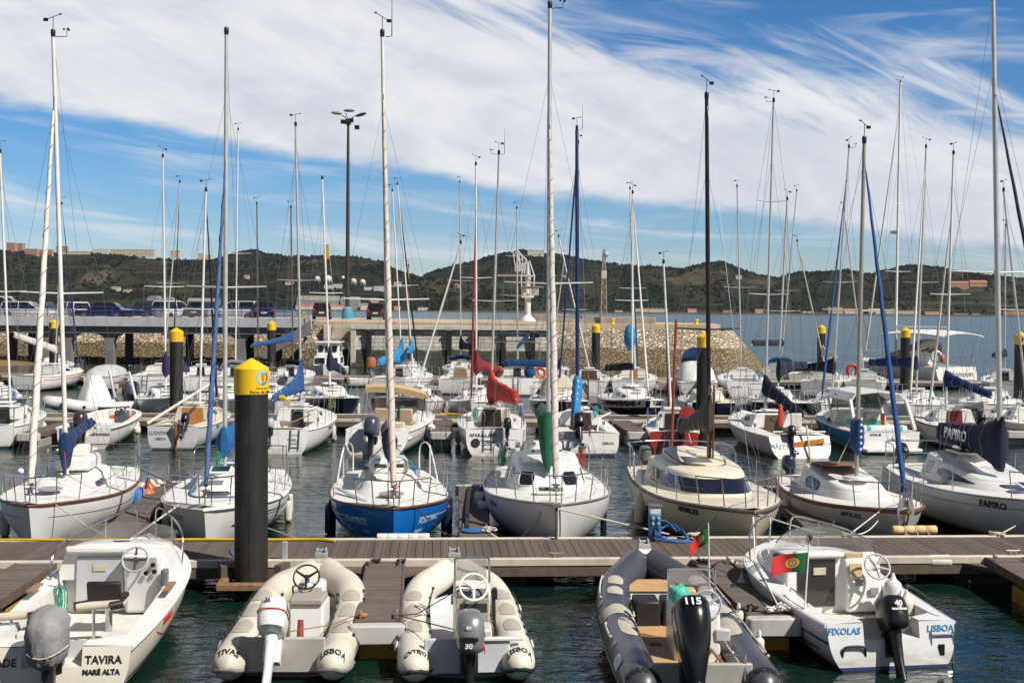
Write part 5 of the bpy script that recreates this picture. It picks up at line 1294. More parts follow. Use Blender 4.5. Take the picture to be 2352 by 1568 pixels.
# ---------------------------------------------------------------- inflatables
class Rib(Boat):
    def build(s, B, r, tm, tailz=.24, bowz=.62, rub=None, fm=COCK, pads=None, padm=None, hullm=None, n=60, tube_bow=1.0, cone=.42):
        s.B, s.r = B, r; w = B / 2 - r; Lh = s.L / 2; s.tr = -Lh + .34                 # transom position
        yb = Lh - r                                                                   # bow of the centre line
        key = [(w * .99, -Lh + .02, tailz), (w, -Lh * .6, tailz), (w, -Lh * .1, tailz + .03), (w * .97, Lh * .22, tailz + .10), (w * .78, Lh * .55, tailz + .22), (w * .42, yb - .08 * s.L, bowz - .05), (w * .18, yb, bowz)]
        st_ = smooth_path([V(k) for k in key], 8); full = st_ + [V((-p.x, p.y, p.z)) for p in reversed(st_)]
        # resample evenly
        ds = [0.]
        for a, b in zip(full, full[1:]): ds.append(ds[-1] + (b - a).length)
        s.len = ds[-1]; N = n; s.path = []
        for i in range(N + 1):
            d = s.len * i / N; k = max(j for j in range(len(ds)) if ds[j] <= d + 1e-9); k = min(k, len(full) - 2); s.path.append(full[k].lerp(full[k + 1], (d - ds[k]) / max(1e-6, ds[k + 1] - ds[k])))
        s.cone = cone
        def rad(u):                                                                   # u along the path in metres
            e = min(u, s.len - u); k = min(1, .84 + .16 * min(1, e / cone)); return s.r * k * (1 if e > .24 else math.sqrt(max(0.004, 1 - ((.24 - e) / .24) ** 2)))
        s.rad = rad
        us = [0, .004, .012, .03, .055, .085, .12, .16, .20, .24] ; us = us + [.24 + (s.len - .48) * i / 70 for i in range(1, 70)] + [s.len - q for q in reversed(us)]
        mb = MB(); mb.loft([[s.tp(u, a) for a in [2 * PI * k / 24 for k in range(24)]] for u in us]); s.tube_o = mb.obj('inflatable_tube', tm, s.t, ang=60)
        if rub:
            m_, w0 = rub
            for du, ww, mm in ((0, w0, m_),):
                g = []
                for i in range(81):
                    u = .02 + (s.len - .04) * i / 80; g.append([s.tp(u, R(a), .012 if abs(a) < w0 else .002) for a in (-w0 - 2, -w0, 0, w0, w0 + 2)])
                MB().slab(g, lambda i, j: (s.pc(.02 + (s.len - .04) * i / 80) - g[i][j]).normalized() * .01).obj('rub_strake', mm, s.t)
        # moulded hull and floor
        zt = tailz; fl = .10; h = MB(); rows = []
        for i in range(15):
            y = lerp(s.tr, Lh - .75, i / 14); ww = (w - r * .25) * (1 if y < .2 * Lh else max(.05, cos(PI / 2 * ((y - .2 * Lh) / (Lh - .7 - .2 * Lh)) ** 1.6))); lift = max(0, (y - .2 * Lh)) * .12
            rows.append([V((-ww, y, fl + .12 + lift)), V((-ww * .95, y, fl + lift * .6)), V((0, y, fl + lift * .5)), V((ww * .95, y, fl + lift * .6)), V((ww, y, fl + .12 + lift)), V((ww * .8, y, max(-.1, .09 - .1 * i))), V((0, y, max(-.28, .09 - .18 * i) + lift)), V((-ww * .8, y, max(-.1, .09 - .1 * i)))])
        h.loft(rows); s.floor_o = h.obj('hull', fm, s.t, ang=35); s.fl = fl; s.w_ = w
        MB().box((0, s.tr - .03, .345), (2 * w - r * 1.0, .07, .45)).obj('transom', fm, s.t, bevel=.015)
        if pads:
            for u0, u1, a0, a1 in pads: s.patch(u0, u1, a0, a1, padm)
        return s
    def pc(s, u):
        u = min(max(u, 0), s.len) / s.len * (len(s.path) - 1); k = min(int(u), len(s.path) - 2); return s.path[k].lerp(s.path[k + 1], u - k)
    def tp(s, u, a, off=0.):
        """a: angle round the tube, 0 = outward, 90 deg = up"""
        d = s.pc(min(u + .05, s.len)) - s.pc(max(u - .05, 0)); d.normalize(); o = d.cross(V((0, 0, 1))).normalized(); up = o.cross(d)
        return s.pc(u) + (o * cos(a) + up * sin(a)) * (s.rad(u) + off)
    def patch(s, u0, u1, a0, a1, m, name='grip_patch', side=0, sq=4., off=.006):
        """side 0: both tubes; +1 starboard, -1 port; u from the stern end"""
        for sd_ in ((1, -1) if side == 0 else (side,)):
            g = []
            for i in range(13):
                a = -1 + 2 * i / 12; k = max(.3, (1 - abs(a) ** sq) ** .5); u = lerp(u0, u1, i / 12); u = u if sd_ > 0 else s.len - u; c = (a0 + a1) / 2; hh = (a1 - a0) / 2 * k
                g.append([s.tp(u, R(c + hh * b), off) for b in (-1, -.66, -.33, 0, .33, .66, 1)])
            MB().grid(g).obj(name, m, s.t, recalc=False, ang=60)
    def tube_text(s, body, size, u, a, side, m, bold=.003, arc=0.):
        """reads from astern: x goes over the tube to the right, y runs forward"""
        def f(p):
            uu = u + p.y + arc * p.x * p.x; uu = uu if side > 0 else s.len - uu
            an = R(a) + (-p.x / s.rad(uu) if side > 0 else p.x / s.rad(uu))
            return s.tp(uu, an, .005 + p.z)
        return text(body, size, 'lettering', m, s.tube_o, fn=f, depth=.003, bold=bold)
    def liferope(s, u0, u1, a, side, m, n=5, r=.011, sag=.10, km=RUBBER):
        pts = []
        for i in range(n):
            for k in range(6):
                q = (i + k / 6) / n; u = lerp(u0, u1, q); u = u if side > 0 else s.len - u
                pts.append(s.tp(u, R(a) + .0, .02 + .008 * sin(PI * k / 6)))
        MB().tube(pts, r, 6).obj('lifeline', m, s.t)
        for i in range(n + 1):
            u = lerp(u0, u1, i / n); u = u if side > 0 else s.len - u; p = s.tp(u, R(a), .012); MB().ball(p, .026, 8, 6).obj('rope_lug', km, s.t)
    def ring(s, u, a, side, m=STEEL):
        u = u if side > 0 else s.len - u; p = s.tp(u, R(a), .01); MB().lathe([(.07, 0), (.07, .015), (.03, .03)], p, 12, (s.tp(u, R(a), .1) - p).to_track_quat('Z', 'Y').to_matrix()).obj('ring_patch', m, s.t)
def bowfit(s, m=GREYM, pm=None):
    """bow roller and pad on the nose of an inflatable"""
    p = s.pc(s.len / 2) + V((0, 0, s.r)); mb = MB(); mb.box(p + V((0, .02, .04)), (.20, .16, .07)); mb.box(p + V((-.07, .05, .1)), (.03, .12, .09)); mb.box(p + V((.07, .05, .1)), (.03, .12, .09)); mb.tube([p + V((-.09, .08, .1)), p + V((.09, .08, .1))], .025, 8); mb.obj('bow_roller', m, s.t, bevel=.008)
    s.patch(s.len / 2 - .13, s.len / 2 + .13, 60, 130, pm or m, 'bow_pad', side=1)
# ================================================================ nearest row: boats moored stern-out to the main walkway
RIBW = mat('hypalon_cream', (.62, .575, .485), .5, scale=2, var=.06, dirt=(.40, .34, .25), dscale=2.2, damt=.55, coat=.1)
RIBW2 = mat('hypalon_ivory', (.70, .655, .55), .42, scale=2, var=.05, dirt=(.45, .38, .27), dscale=2.4, damt=.4, coat=.15)
RIBG = mat('hypalon_grey', (.060, .063, .072), .36, scale=2, var=.12, dirt=(.13, .13, .13), dscale=3, damt=.3, coat=.2)
PADG = mat('pad_grey_beige', (.40, .365, .31), .8, var=.08, scale=8); PADL = mat('pad_light', (.44, .40, .34), .8, var=.08, scale=8)
STRK = mat('strake_grey', (.20, .20, .21), .6); STRKN = mat('strake_navy', (.012, .016, .03), .5)
SEATG = mat('seat_vinyl_grey', (.36, .32, .28), .6, var=.06); FLOORW = mat('rib_floor_grey', (.42, .40, .36), .6, dirt=(.3, .26, .2)); FLOORB = mat('rib_floor_white', (.62, .63, .66), .5, dirt=(.4, .4, .4))
TEAKF = mat('tan_deck', (.55, .34, .16), .6, scale=5, var=.12)
def endband(b, m, r=.028, dz=-20):
    for sd_ in (1, -1):
        q = lambda u, a: b.tp(u if sd_ > 0 else b.len - u, R(a), .004)
        pts = [q(.55, dz), q(.3, dz), q(.12, dz), q(.05, dz), q(.012, dz * .7), q(.012, 180 - dz * .7), q(.05, 180 - dz), q(.12, 180 - dz), q(.32, 180 - dz)]
        MB().tube(pts, r, 8).obj('end_band', m, b.t)
def windscreen(b, c, w, h, depth, fm=STEEL, lean=.12):
    x, y, z = c; pts = [(x - w / 2, y - depth, z), (x - w / 2, y - depth + lean * .3, z + h * .85), (x - w / 2 + .05, y - depth + lean * .4 + .02, z + h), (x + w / 2 - .05, y - depth + lean * .4 + .02, z + h), (x + w / 2, y - depth + lean * .3, z + h * .85), (x + w / 2, y - depth, z)]
    MB().tube(smooth_path(pts, 3), .016, 8).obj('grab_frame', fm, b.t)
    g = [[V((x + a * (w / 2 - .03), y + lean * k + .1 * (1 - a * a) * .6 - .02, z + .01 + h * .86 * k)) for a in (-1, -.6, -.2, .2, .6, 1)] for k in (0, .5, 1)]
    MB().slab(g, V((0, .006, 0))).obj('windscreen', CLEAR, b.t)

# --- left white inflatable
b = Rib('inflatable_boat', 'dingy cream inflatable boat with white outboard and black steering wheel, left of the two', 'inflatable boat', (-2.92, 14.72), (-3.06, 19.1), 'rigid inflatables at the near side of the walkway')
b.build(1.80, .232, RIBW, tailz=.25, bowz=.56, fm=FLOORW, pads=[(.85, 1.42, 58, 122), (1.62, 2.2, 58, 122), (2.35, 2.78, 58, 122)], padm=PADG)
endband(b, STRK); bowfit(b, GREYP, PADG)
b.patch(.02, b.len - .02, -14, 10, STRK, 'rub_strake', side=1, sq=40)
b.tube_text('TIVAS', .115, .13, 92, -1, INK, .003); b.tube_text('LISBOA', .115, .13, 86, 1, INK, .003)
for s_ in (1, -1): b.liferope(2.9, .95, 150, s_, ROPEK, 6, .007); b.liferope(2.9, .95, 42, s_, ROPEK, 6, .007)
for u in (.75, 2.1): b.ring(u, 20, -1, GREYP); b.ring(u + .3, 20, 1, GREYP)
x0_ = .12
MB().loft([[V((x0_ + x, y + (z - .1) * .12, z)) for x, y in ((-.24, -.62), (.24, -.62), (.27, -.10), (-.27, -.10))] for z in (.1, .5, .66)]).obj('seat_box', WHITE, b.t, bevel=.03)
MB().loft([[V((x0_ + x, y, z)) for x, y in ((-.23 * k, -.60), (.23 * k, -.60), (.25 * k, -.10), (-.25 * k, -.10))] for z, k in ((.66, 1), (.72, 1), (.745, .9))]).obj('seat_cushion', SEATG, b.t, bevel=.025)
MB().loft([[V((x0_ + x, y, z)) for x, y in ((-.20, .02 - .06 * i), (.20, .02 - .06 * i), (.18, .36 - .02 * i), (-.18, .36 - .02 * i))] for i, z in enumerate((.1, .6, .84))]).obj('console', WHITE, b.t, bevel=.05)
swheel(b.t, (x0_ - .06, -.12, .95), (0, -.80, .6), .185, BLACK, BLACK, .013)
MB().tube([(x0_ - .24, -.05, .45), (x0_ - .26, -.1, .8), (x0_ - .2, -.1, .83)], .015, 6).obj('throttle_lever', BLACK, b.t)
MB().tube([(x0_ - .02, -1.0, .28), (x0_ - .02, -.95, .55)], [.05, .04], 8).obj('fuel_filter', mat('fuel_red', (.3, .05, .04), .5), b.t)
outboard(b.t, (-.10, b.tr - .05, .45), WHITE, WHITE, 1.0, R(36), 0, [('Johnson', .105, 'side', (.172, -.20, .40), INK), ('35', .075, 'back', (-.05, -.545, .42), INK)], cowl=[(.06, .34, .24, -.27), (.10, .52, .34, -.28), (.22, .57, .36, -.28), (.36, .56, .355, -.27), (.46, .50, .32, -.26), (.52, .38, .25, -.25), (.545, .18, .13, -.24)])
eng = [c for c in b.t.children if c.name.startswith('outboard')][0]
Tm = M.Translation((-.10, b.tr - .05, .45)) @ M.Rotation(-R(36), 4, 'X')
MB().tube([Tm @ V((x, y - .28, .30)) for x, y in rrect(.372, .582, .15, 4)], .008, 5, closed=True).obj('red_stripe', INKR, eng)
pp = b.w((.5, b.tr + .1, .4)); line('mooring_line', 'thin brown line from the left cream inflatable to the short finger', [b.w((-.3, b.tr + .3, .5)), b.w((.55, -1.25, .56)), V((-2.05, 16.35, PZ + .06))], mat('rope_brown', (.28, .12, .06), .8), .008)

# --- second white inflatable
b = Rib('inflatable_boat', 'ivory inflatable boat with silver outboard and white steering wheel, right of the two', 'inflatable boat', (-.52, 14.75), (-.93, 19.12), 'rigid inflatables at the near side of the walkway')
b.build(1.80, .232, RIBW2, tailz=.25, bowz=.58, fm=FLOORB, pads=[(.95, 1.5, 60, 118), (1.7, 2.25, 60, 118), (2.42, 2.8, 60, 118)], padm=PADG)
endband(b, STRKN); bowfit(b, GREYP, PADG)
b.patch(.02, b.len - .02, -12, 8, STRKN, 'rub_strake', side=1, sq=40)
b.tube_text('CVTEJO1', .088, .16, 96, -1, INK, .002, arc=-.8); b.tube_text('LISBOA', .115, .16, 88, 1, INK, .002, arc=-.8)
for s_ in (1, -1): b.liferope(3.2, .95, 152, s_, ROPEK, 6, .009)
b.liferope(2.8, 1.0, 40, 1, ROPEK, 5, .011); b.liferope(2.7, 1.0, 28, -1, ROPEK, 4, .014)
for u in (.9, 2.5): b.ring(u, 10, 1, WHITE); b.ring(u, 14, -1, WHITE)
x0_ = .14; y0_ = -.55
MB().loft([[V((x0_ + x, y0_ + y, z)) for x, y in ((-.24, -.10 - .1 * i), (.24, -.10 - .1 * i), (.25, .32), (-.25, .32))] for i, z in enumerate((.1, .55, .84))]).obj('console', RIBW2, b.t, bevel=.02)
MB().loft([[V((x0_ + x, y0_ + y, z)) for x, y in ((-.25, -.32 + .2 * i), (.25, -.32 + .2 * i), (.25, .34), (-.25, .34))] for i, z in enumerate((.84, .98))]).obj('dashboard', RIBW2, b.t, bevel=.03)
mxp = M.Rotation(R(-55), 3, 'X')
MB().box((x0_, y0_ - .26, .90), (.42, .13, .02), M.Rotation(R(35), 3, 'X')).obj('instrument_panel', mat('panel_grey', (.16, .16, .17), .4), b.t)
MB().box((x0_, y0_ - .33, .70), (.38, .03, .12)).obj('glove_box', mat('dark_recess', (.03, .02, .015), .7), b.t)
MB().box((x0_, y0_ - .29, .48), (.30, .03, .16)).obj('vent_panel', GREYP, b.t, bevel=.01)
MB().loft([[V((x0_ + x, y, z)) for x, y in ((-.22 * k, y0_ - .86), (.22 * k, y0_ - .86), (.24 * k, y0_ - .44), (-.24 * k, y0_ - .44))] for z, k in ((.1, 1), (.50, 1), (.54, .93))]).obj('seat_box', mat('seat_white', (.60, .59, .57), .6), b.t, bevel=.02)
swheel(b.t, (x0_, y0_ - .36, 1.0), (0, -.82, .55), .19, INKW, INKW, .017)
windscreen(b, (x0_, y0_ + .12, .97), .48, .34, .12)
MB().tube([(x0_ + .29, y0_ - .1, .9), (x0_ + .30, y0_ - .2, .5), (x0_ + .30, y0_ - .7, .2)], [.03, .022, .02], 8).obj('control_cables', BLACK, b.t)
MB().box((x0_ + .31, y0_ - .12, .85), (.07, .1, .16)).obj('throttle_box', BLACK, b.t, bevel=.015)
SILV = mat('outboard_silver', (.30, .30, .31), .28, .5, var=.06)
en = outboard(b.t, (.02, b.tr - .05, .38), SILV, BLACK, 1.02, R(4), 0, [('30', .095, 'back', (-.03, -.545, .20), INKW), ('EFI', .05, 'back', (-.03, -.545, .42), INKW), ('MARINER', .075, 'side', (.178, -.26, .30), INK)])
cw = en.children[0]
g = [[V((.197, b.tr - .05 - .50 + .36 * i / 8, .38 + z + .20 * (i / 8) ** 1.5)) for i in range(9)] for z in (.13, .19)]
MB().slab(g, V((-.01, 0, 0))).obj('red_swoosh', INKR, cw)
MB().box((-.01, b.tr - .05 - .552, .38 + .33), (.24, .02, .06)).obj('air_intake', BLACK, cw, bevel=.01)
MB().box((.45, b.tr - .05, .56), (.55, .09, .04)).obj('transom_cap', WHITE, b.t, bevel=.01)
line('mooring_line', 'dark line from the silver outboard to the short finger', [b.w((-.2, b.tr - .25, .75)), V((-1.55, 16.2, PZ + .06))], ROPEK, .009)
line('mooring_line', 'dark line from the ivory inflatable console to the short finger', [b.w((-.1, -.15, .75)), b.w((-.62, -.55, .55)), V((-1.55, 16.2, PZ + .06))], ROPEK, .009)

# --- grey inflatable
b = Rib('inflatable_boat', 'dark grey inflatable boat with tall black outboard and tan deck', 'inflatable boat', (2.33, 13.75), (2.18, 19.4), 'rigid inflatables at the near side of the walkway')
b.build(2.0, .262, RIBG, tailz=.30, bowz=.66, fm=FLOORW, pads=[(1.55, 2.35, 75, 128), (3.42, 3.75, 70, 122), (3.85, 4.2, 70, 122)], padm=PADL)
b.patch(2.55, 2.98, 20, 165, PADL, 'wide_patch', sq=30); bowfit(b, GREYM, INKW)
b.patch(.02, b.len - .02, -24, 4, mat('strake_light', (.36, .35, .33), .6), 'rub_strake', side=1, sq=40)
b.tube_text('MARAFADE', .11, .17, 97, -1, INK, .004); b.tube_text('ERICEIRA', .11, .17, 84, 1, INK, .004)
for s_ in (1, -1): b.liferope(3.9, 2.9, 155, s_, mat('rope_pale', (.55, .54, .52), .8), 2, .016, km=PADL)
b.liferope(2.35, 1.75, 40, -1, mat('rope_pale', (.55, .54, .52), .8), 1, .014, km=PADL); b.liferope(4.3, 3.45, 45, -1, mat('rope_pale', (.55, .54, .52), .8), 1, .014, km=PADL); b.liferope(4.4, .9, 40, 1, mat('rope_pale', (.55, .54, .52), .8), 4, .013, km=PADL); b.liferope(2.0, .55, 140, 1, mat('rope_pale', (.55, .54, .52), .8), 3, .012, km=PADL)
for u in (1.35, 2.5, 3.15): b.patch(u, u + .16, 25, 52, PADL, 'handle_patch', side=-1)
pt_ = b.patch(.62, .98, 12, 48, INKW, 'registration_plate', side=-1, off=.008, sq=30)
MB().box((-.03, -.75, .26), (1.12, 2.3, .06)).obj('tan_floor', TEAKF, b.t); MB().box((-.03, 1.35, .42), (.95, .9, .36), taper=.9).obj('bow_locker', WHITE, b.t, bevel=.03)
MB().add([(-.44, .92, .612), (.40, .92, .612), (.34, 1.35, .612), (.15, 1.72, .612), (-.2, 1.72, .612), (-.40, 1.35, .612)], [(0, 1, 2, 3, 4, 5)]).obj('locker_lid', TEAKF, b.t)
for x in (-.27, .13): MB().box((x, .42, .46), (.37, .5, .36), taper=.95).obj('black_crate', mat('crate_black', (.018, .016, .015), .5), b.t, bevel=.03)
for x in (-.3, .05): MB().lathe([(.08, 0), (.08, .008)], (x, -.75, .292), 18).obj('drain_cap', BLACK, b.t)
x0_, y0_ = .14, -1.1
MB().loft([[V((x0_ + x, y0_ + y, z)) for x, y in ((-.30, -.42 + .05 * i), (.30, -.42 + .05 * i), (.30, .36), (-.30, .36))] for i, z in enumerate((.22, .7, .98))]).obj('console', WHITE, b.t, bevel=.04)
windscreen(b, (x0_, y0_ + .22, .98), .62, .38, .14); swheel(b.t, (x0_ + .13, y0_ - .30, 1.0), (0, -.85, .5), .185, GREYM, GREYM, .015)
MB().box((x0_ - .05, y0_ + .02, 1.07), (.16, .2, .14)).obj('dash_box', BEIGE, b.t, bevel=.03)
MB().box((x0_ + .32, y0_ - .35, .62), (.2, .12, .16)).obj('control_box', mat('panel_white', (.55, .56, .57), .4), b.t, bevel=.02)
bag = MB(); bag.ball((0, 0, .1), (.14, .12, .13), 14, 10); o = bag.obj('plastic_bag', mat('bag_turquoise', (.08, .52, .40), .4, var=.3, scale=14, bump=.8, bscale=30)); o.location = b.w((x0_ - .2, y0_ - .12, .98)); tag(o, 'crumpled turquoise plastic bag on the console of the grey inflatable', 'bag')
for v in o.data.vertices: v.co *= 1 + .22 * noise.noise(v.co * 14)
outboard(b.t, (-.14, b.tr + .02, .52), mat('outboard_black', (.006, .006, .007), .2, coat=.35, var=.1), BLACK, 1.28, R(30), 0, [('115', .115, 'backtilt', (-.02, -.525, .47), INKW)],
         cowl=[(-.22, .26, .15, -.24), (-.05, .40, .22, -.25), (.15, .52, .29, -.26), (.35, .56, .325, -.26), (.49, .53, .32, -.25), (.55, .44, .27, -.24), (.575, .22, .14, -.23)])
MB().tube([(.52, b.tr - .1, .3), (.52, b.tr - .02, .66), (.3, b.tr - .0, .66)], .02, 8).obj('boarding_rail', STEEL, b.t)
MB().tube([(.42, b.tr + .2, .35), (.3, b.tr + 1.1, .45)], .022, 8).obj('oar', WOOD, b.t)
p0 = (x0_ + .28, y0_ + .30, .98); MB().tube([p0, (p0[0] - .03, p0[1], 1.95)], [.014, .01], 8).obj('flag_staff', mat('staff_white', (.7, .7, .66), .5), b.t)
flag(b.t, (p0[0] - .03, p0[1], 1.90), (-.26, .05, -.16), (0, 0, -.22), .035, .10, 1)
line('mooring_line', 'dark line from the grey inflatable to the end of the short finger', [b.w((.7, -.4, .6)), V((3.5, 16.9, PZ + .08))], ROPEK, .01)
ropeheap('white rope heap on the end of the short finger by the grey inflatable', (3.84, 16.75, PZ), .2, mat('rope_white', (.68, .66, .62), .85), 4, .016)
ropeheap('small dark rope knot on the short finger beside the white rope heap', (3.52, 16.85, PZ), .09, ROPEK, 6, .014)
ropeheap('dark rope knot at the root of the finger between the inflatables and cuddy boat', (3.30, 20.0, PZ), .12, ROPEK, 8, .014)
ropeheap('pale rope knot at the root of the finger beside the cuddy bow', (3.85, 20.0, PZ), .08, mat('rope_white', (.68, .66, .62), .85), 9, .014)
for x, lab, m_ in ((-2.28, 'dark rope knot on the left corner at the root of the short finger', ROPEK), (-1.85, 'dark rope knot on the right corner at the root of the short finger', ROPEK)): ropeheap(lab, (x, 19.85, PZ), .08, m_, 3, .013)
ropeheap('orange rope knot on the left corner of the short finger end', (-2.06, 16.3, PZ), .06, mat('rope_orange', (.55, .22, .06), .8), 5, .013)
for dx, zz, lab in ((1.02, .42, 'white fender on the side of the grey inflatable, nearer the walkway'), (1.03, .36, 'white fender on the side of the grey inflatable, nearer its stern')): fender(b.w((dx, .1 if zz > .4 else -1.1, zz)), .07, .26, FENW, lab, hang=.1)

# --- cuddy boat with the covered outboard, bottom left
b = Boat('motorboat', 'white cuddy cabin motorboat with a grey cloth over its outboard, at the lower left', 'motorboat', (-5.62, 14.35), (-6.10, 19.75))
b.hull(2.08, .98, .62, hullmat('hull_cream_red_line', (.74, .69, .58), (.35, .03, .02), (.015, .05), (.01, .01, .012)), tw=.90, sm=.45, q=1.6, draft=.3, rake=.75, trake=-.16, vee=.4, cock=(-2.35, .45, .78, .22, 0), notch=(.36, .38), rail=WHITE, railr=.03, deck=WHITE, camber=.02, sag=.03)
b.stripe(mat('boot_line_dark', (.03, .03, .035), .4), .20, .225, .02, .9, 'waterline_stripe', rel=False)
cb, P = b.cabin(.42, 2.2, .86, .46, .16, .55, 3.0, WHITE, .18, cam=.09)
b.door(.40, .30, 1.08, .36, .33, mat('cabin_door_grey', (.50, .51, .54), .4), 'cabin_door', x=-.22)
MB().box((-.22, .375, .92), (.19, .02, .09)).obj('vent', mat('vent_cream', (.55, .5, .36), .5), b.t)
MB().box((-.2, .36, 1.2), (1.0, .12, .1)).obj('sliding_hatch', WHITE, b.t, bevel=.03)
MB().loft([[V((x, y, z)) for x, y in ((.16, .46), (.70, .46), (.70, .30 - .1 * i), (.16, .30 - .1 * i))] for i, z in enumerate((.25, .95, 1.16))]).obj('helm_console', WHITE, b.t, bevel=.05)
swheel(b.t, (.36, .10, 1.10), (0, -.85, .5), .185, GREYM, mat('dark_spoke', (.06, .05, .05), .5), .018, 4)
for x, z in ((.60, 1.0), (.62, .9), (.50, .88)): MB().lathe([(.035, 0), (.035, .02)], (x, .17, z), 12, M.Rotation(PI / 2, 3, 'X')).obj('gauge', BLACK, b.t)
MB().box((.78, .12, .82), (.1, .16, .26)).obj('throttle_box', mat('throttle_grey', (.12, .13, .14), .35), b.t, bevel=.03)
for t0, t1 in ((.42, .72), (-.72, -.42)): b.window(P, t0, t1, .25, .80, GLASSD, cb, frame_m=WHITE, sq=3)
gl = [[V((x, 1.30 - .55 * abs(x) ** 2.2 - .16 * k, 1.18 + .02 + .27 * k - .06 * abs(x) ** 2)) for x in [(-.82 + 1.64 * i / 16) * (1 - .08 * k) for i in range(17)]] for k in (0, .5, 1)]
MB().slab(gl, V((0, -.006, 0))).obj('windscreen', CLEAR, b.t)
for sd_ in (-1, 1):
    e = [b.edge(x, sd_, .08) for x in (.58, .72, .86, .95)]
    if sd_ < 0: path = [e[0], e[0] + V((.02, .10, .36)), e[1] + V((.02, 0, .46)), e[2] + V((.05, 0, .50)), e[3] + V((.02, 0, .50)), e[3] + V((.03, .04, 0))]
    else: path = [e[1] + V((0, -.1, 0)), e[1] + V((-.01, 0, .44)), e[2] + V((0, 0, .5)), e[3] + V((0, 0, .5)), e[3] + V((-.02, .04, 0))]
    mb = MB(); mb.tube(smooth_path(path, 5), .016, 8); mb.tube([e[2], e[2] + V((-.01 * sd_, 0, .5))], .013, 8); mb.obj('bow_rail', STEEL, b.t)
MB().box((.0, .75, 1.22), (.25, .14, .05)).obj('latch', BLACK, b.t, bevel=.01)
# helm seat
sx, sy = .14, -.55
MB().tube([(sx, sy, .22), (sx, sy, .55)], .05, 12).obj('seat_post', STEEL, b.t)
o = MB().box((sx, sy, .62), (.44, .42, .13)).obj('helm_seat', WHITE, b.t, bevel=.05)
MB().box((sx, sy - .25, .84), (.46, .09, .30), M.Rotation(R(10), 3, 'X')).obj('backrest', mat('seat_black', (.02, .014, .012), .45), o, bevel=.03)
for s_ in (-1, 1): MB().box((sx + s_ * .19, sy, .70), (.10, .42, .07)).obj('side_pad', mat('seat_black', (.02, .014, .012), .45), o, bevel=.02)
for x, y in ((.10, -1.20), (-.82, -1.7)): # rod-style grab cylinders on posts
    mb = MB(); mb.tube([(x, y, .3), (x, y, .72)], .02, 8); mb.obj('rest_post', STEEL, b.t)
    q = MB().tube([(x - .22, y - .02, .74), (x + .34, y + .04, .76)], .055, 12).obj('fender_rest', mat('foam_cream', (.55, .48, .36), .7), b.t)
    for s0, s1 in ((-.26, -.08), (.22, .38)): MB().tube([(x + s0, y - .02, .74), (x + s1, y + .04, .76)], .06, 12).obj('foam_end', mat('seat_black', (.02, .014, .012), .45), q)
for sd_ in (-1, 1):
    MB().box((sd_ * .94, -.35, .80), (.10, .5, .035)).obj('teak_step', WOOD, b.t, bevel=.01)
MB().tube([(-.70, .1, .45), (-.72, .0, .95)], .02, 6).obj('boat_hook', STEEL, b.t); b.coilrope((-.68, -.02, .75), ROPEG, .1, .4)
MB().box((-.58, -1.5, .40), (.35, .5, .30)).obj('locker', COCK, b.t, bevel=.04)
b.transom_text('TAVIRA', .13, .62, .46, INK, .003); b.transom_text('MARÉ ALTA', .085, .60, .32, INK, .004); b.transom_text('ABADE', .13, -.62, .44, INK, .003)
b.side_text('ARRAIS 5', .13, .33, .50, 1, INKR, .002)
g = []
for i in range(15):
    x = lerp(.22, .46, i / 14); z0 = .46 - .16 * sin(PI * i / 14); g.append([b.side(x, z0, 1, .005)[0], b.side(x, z0 + .018, 1, .005)[0]])
MB().grid(g).obj('red_curve', INKR, b.t, recalc=False)
en = outboard(b.t, (0, -2.62, .50), GREYM, BLACK, 1.1, R(4), R(4), cowl=[(.02, .3, .22, -.27), (.06, .3, .2, -.27)])
CLOTH = mat('grey_cloth', (.26, .255, .26), .75, scale=5, var=.2, bump=.5, bscale=18)
mb = MB(); rings = []
for z, l, w_, yc in ((-.02, .34, .30, -.30), (.05, .50, .42, -.30), (.18, .60, .48, -.30), (.34, .62, .50, -.30), (.48, .56, .46, -.29), (.58, .40, .34, -.28), (.63, .16, .14, -.27)):
    r_ = []
    for k in range(26):
        a = 2 * PI * k / 26; fold = 1 + .12 * sin(k * 2.4 + z * 9) * max(.12, 1 - z * 1.5) + .16 * noise.noise(V((cos(a) * 2, sin(a) * 2, z * 5)))
        r_.append(V((cos(a) * w_ / 2 * fold, yc + sin(a) * l / 2 * fold, .50 + z * 1.05 + .04 * sin(a) * (1 - z))) + V((0, -2.62, 0)))
    rings.append(r_)
ck = tag(mb.loft(rings).obj('engine_cover', CLOTH, None, ang=80), 'wrinkled grey cloth tied over the outboard of the lower left motorboat', 'engine cover'); ck.matrix_world = b.mw
o = MB().tube([V((cos(a) * .25, -2.62 - .30 + sin(a) * .31, .66 + .04 * cos(2 * a))) for a in [2 * PI * k / 24 for k in range(24)]], .009, 6, closed=True).obj('tie_cord', ROPE, ck)
MB().tube([(-.36, -2.72, .2), (-.22, -2.66, .35), (-.1, -2.6, .45)], .02, 6).obj('fuel_hose', BLACK, b.t)
for x in (.35,): MB().lathe([(.055, 0), (.05, .02), (.03, .025)], (x, -2.68, .20), 14, M.Rotation(PI / 2, 3, 'X')).obj('drain_socket', STEEL, b.t)

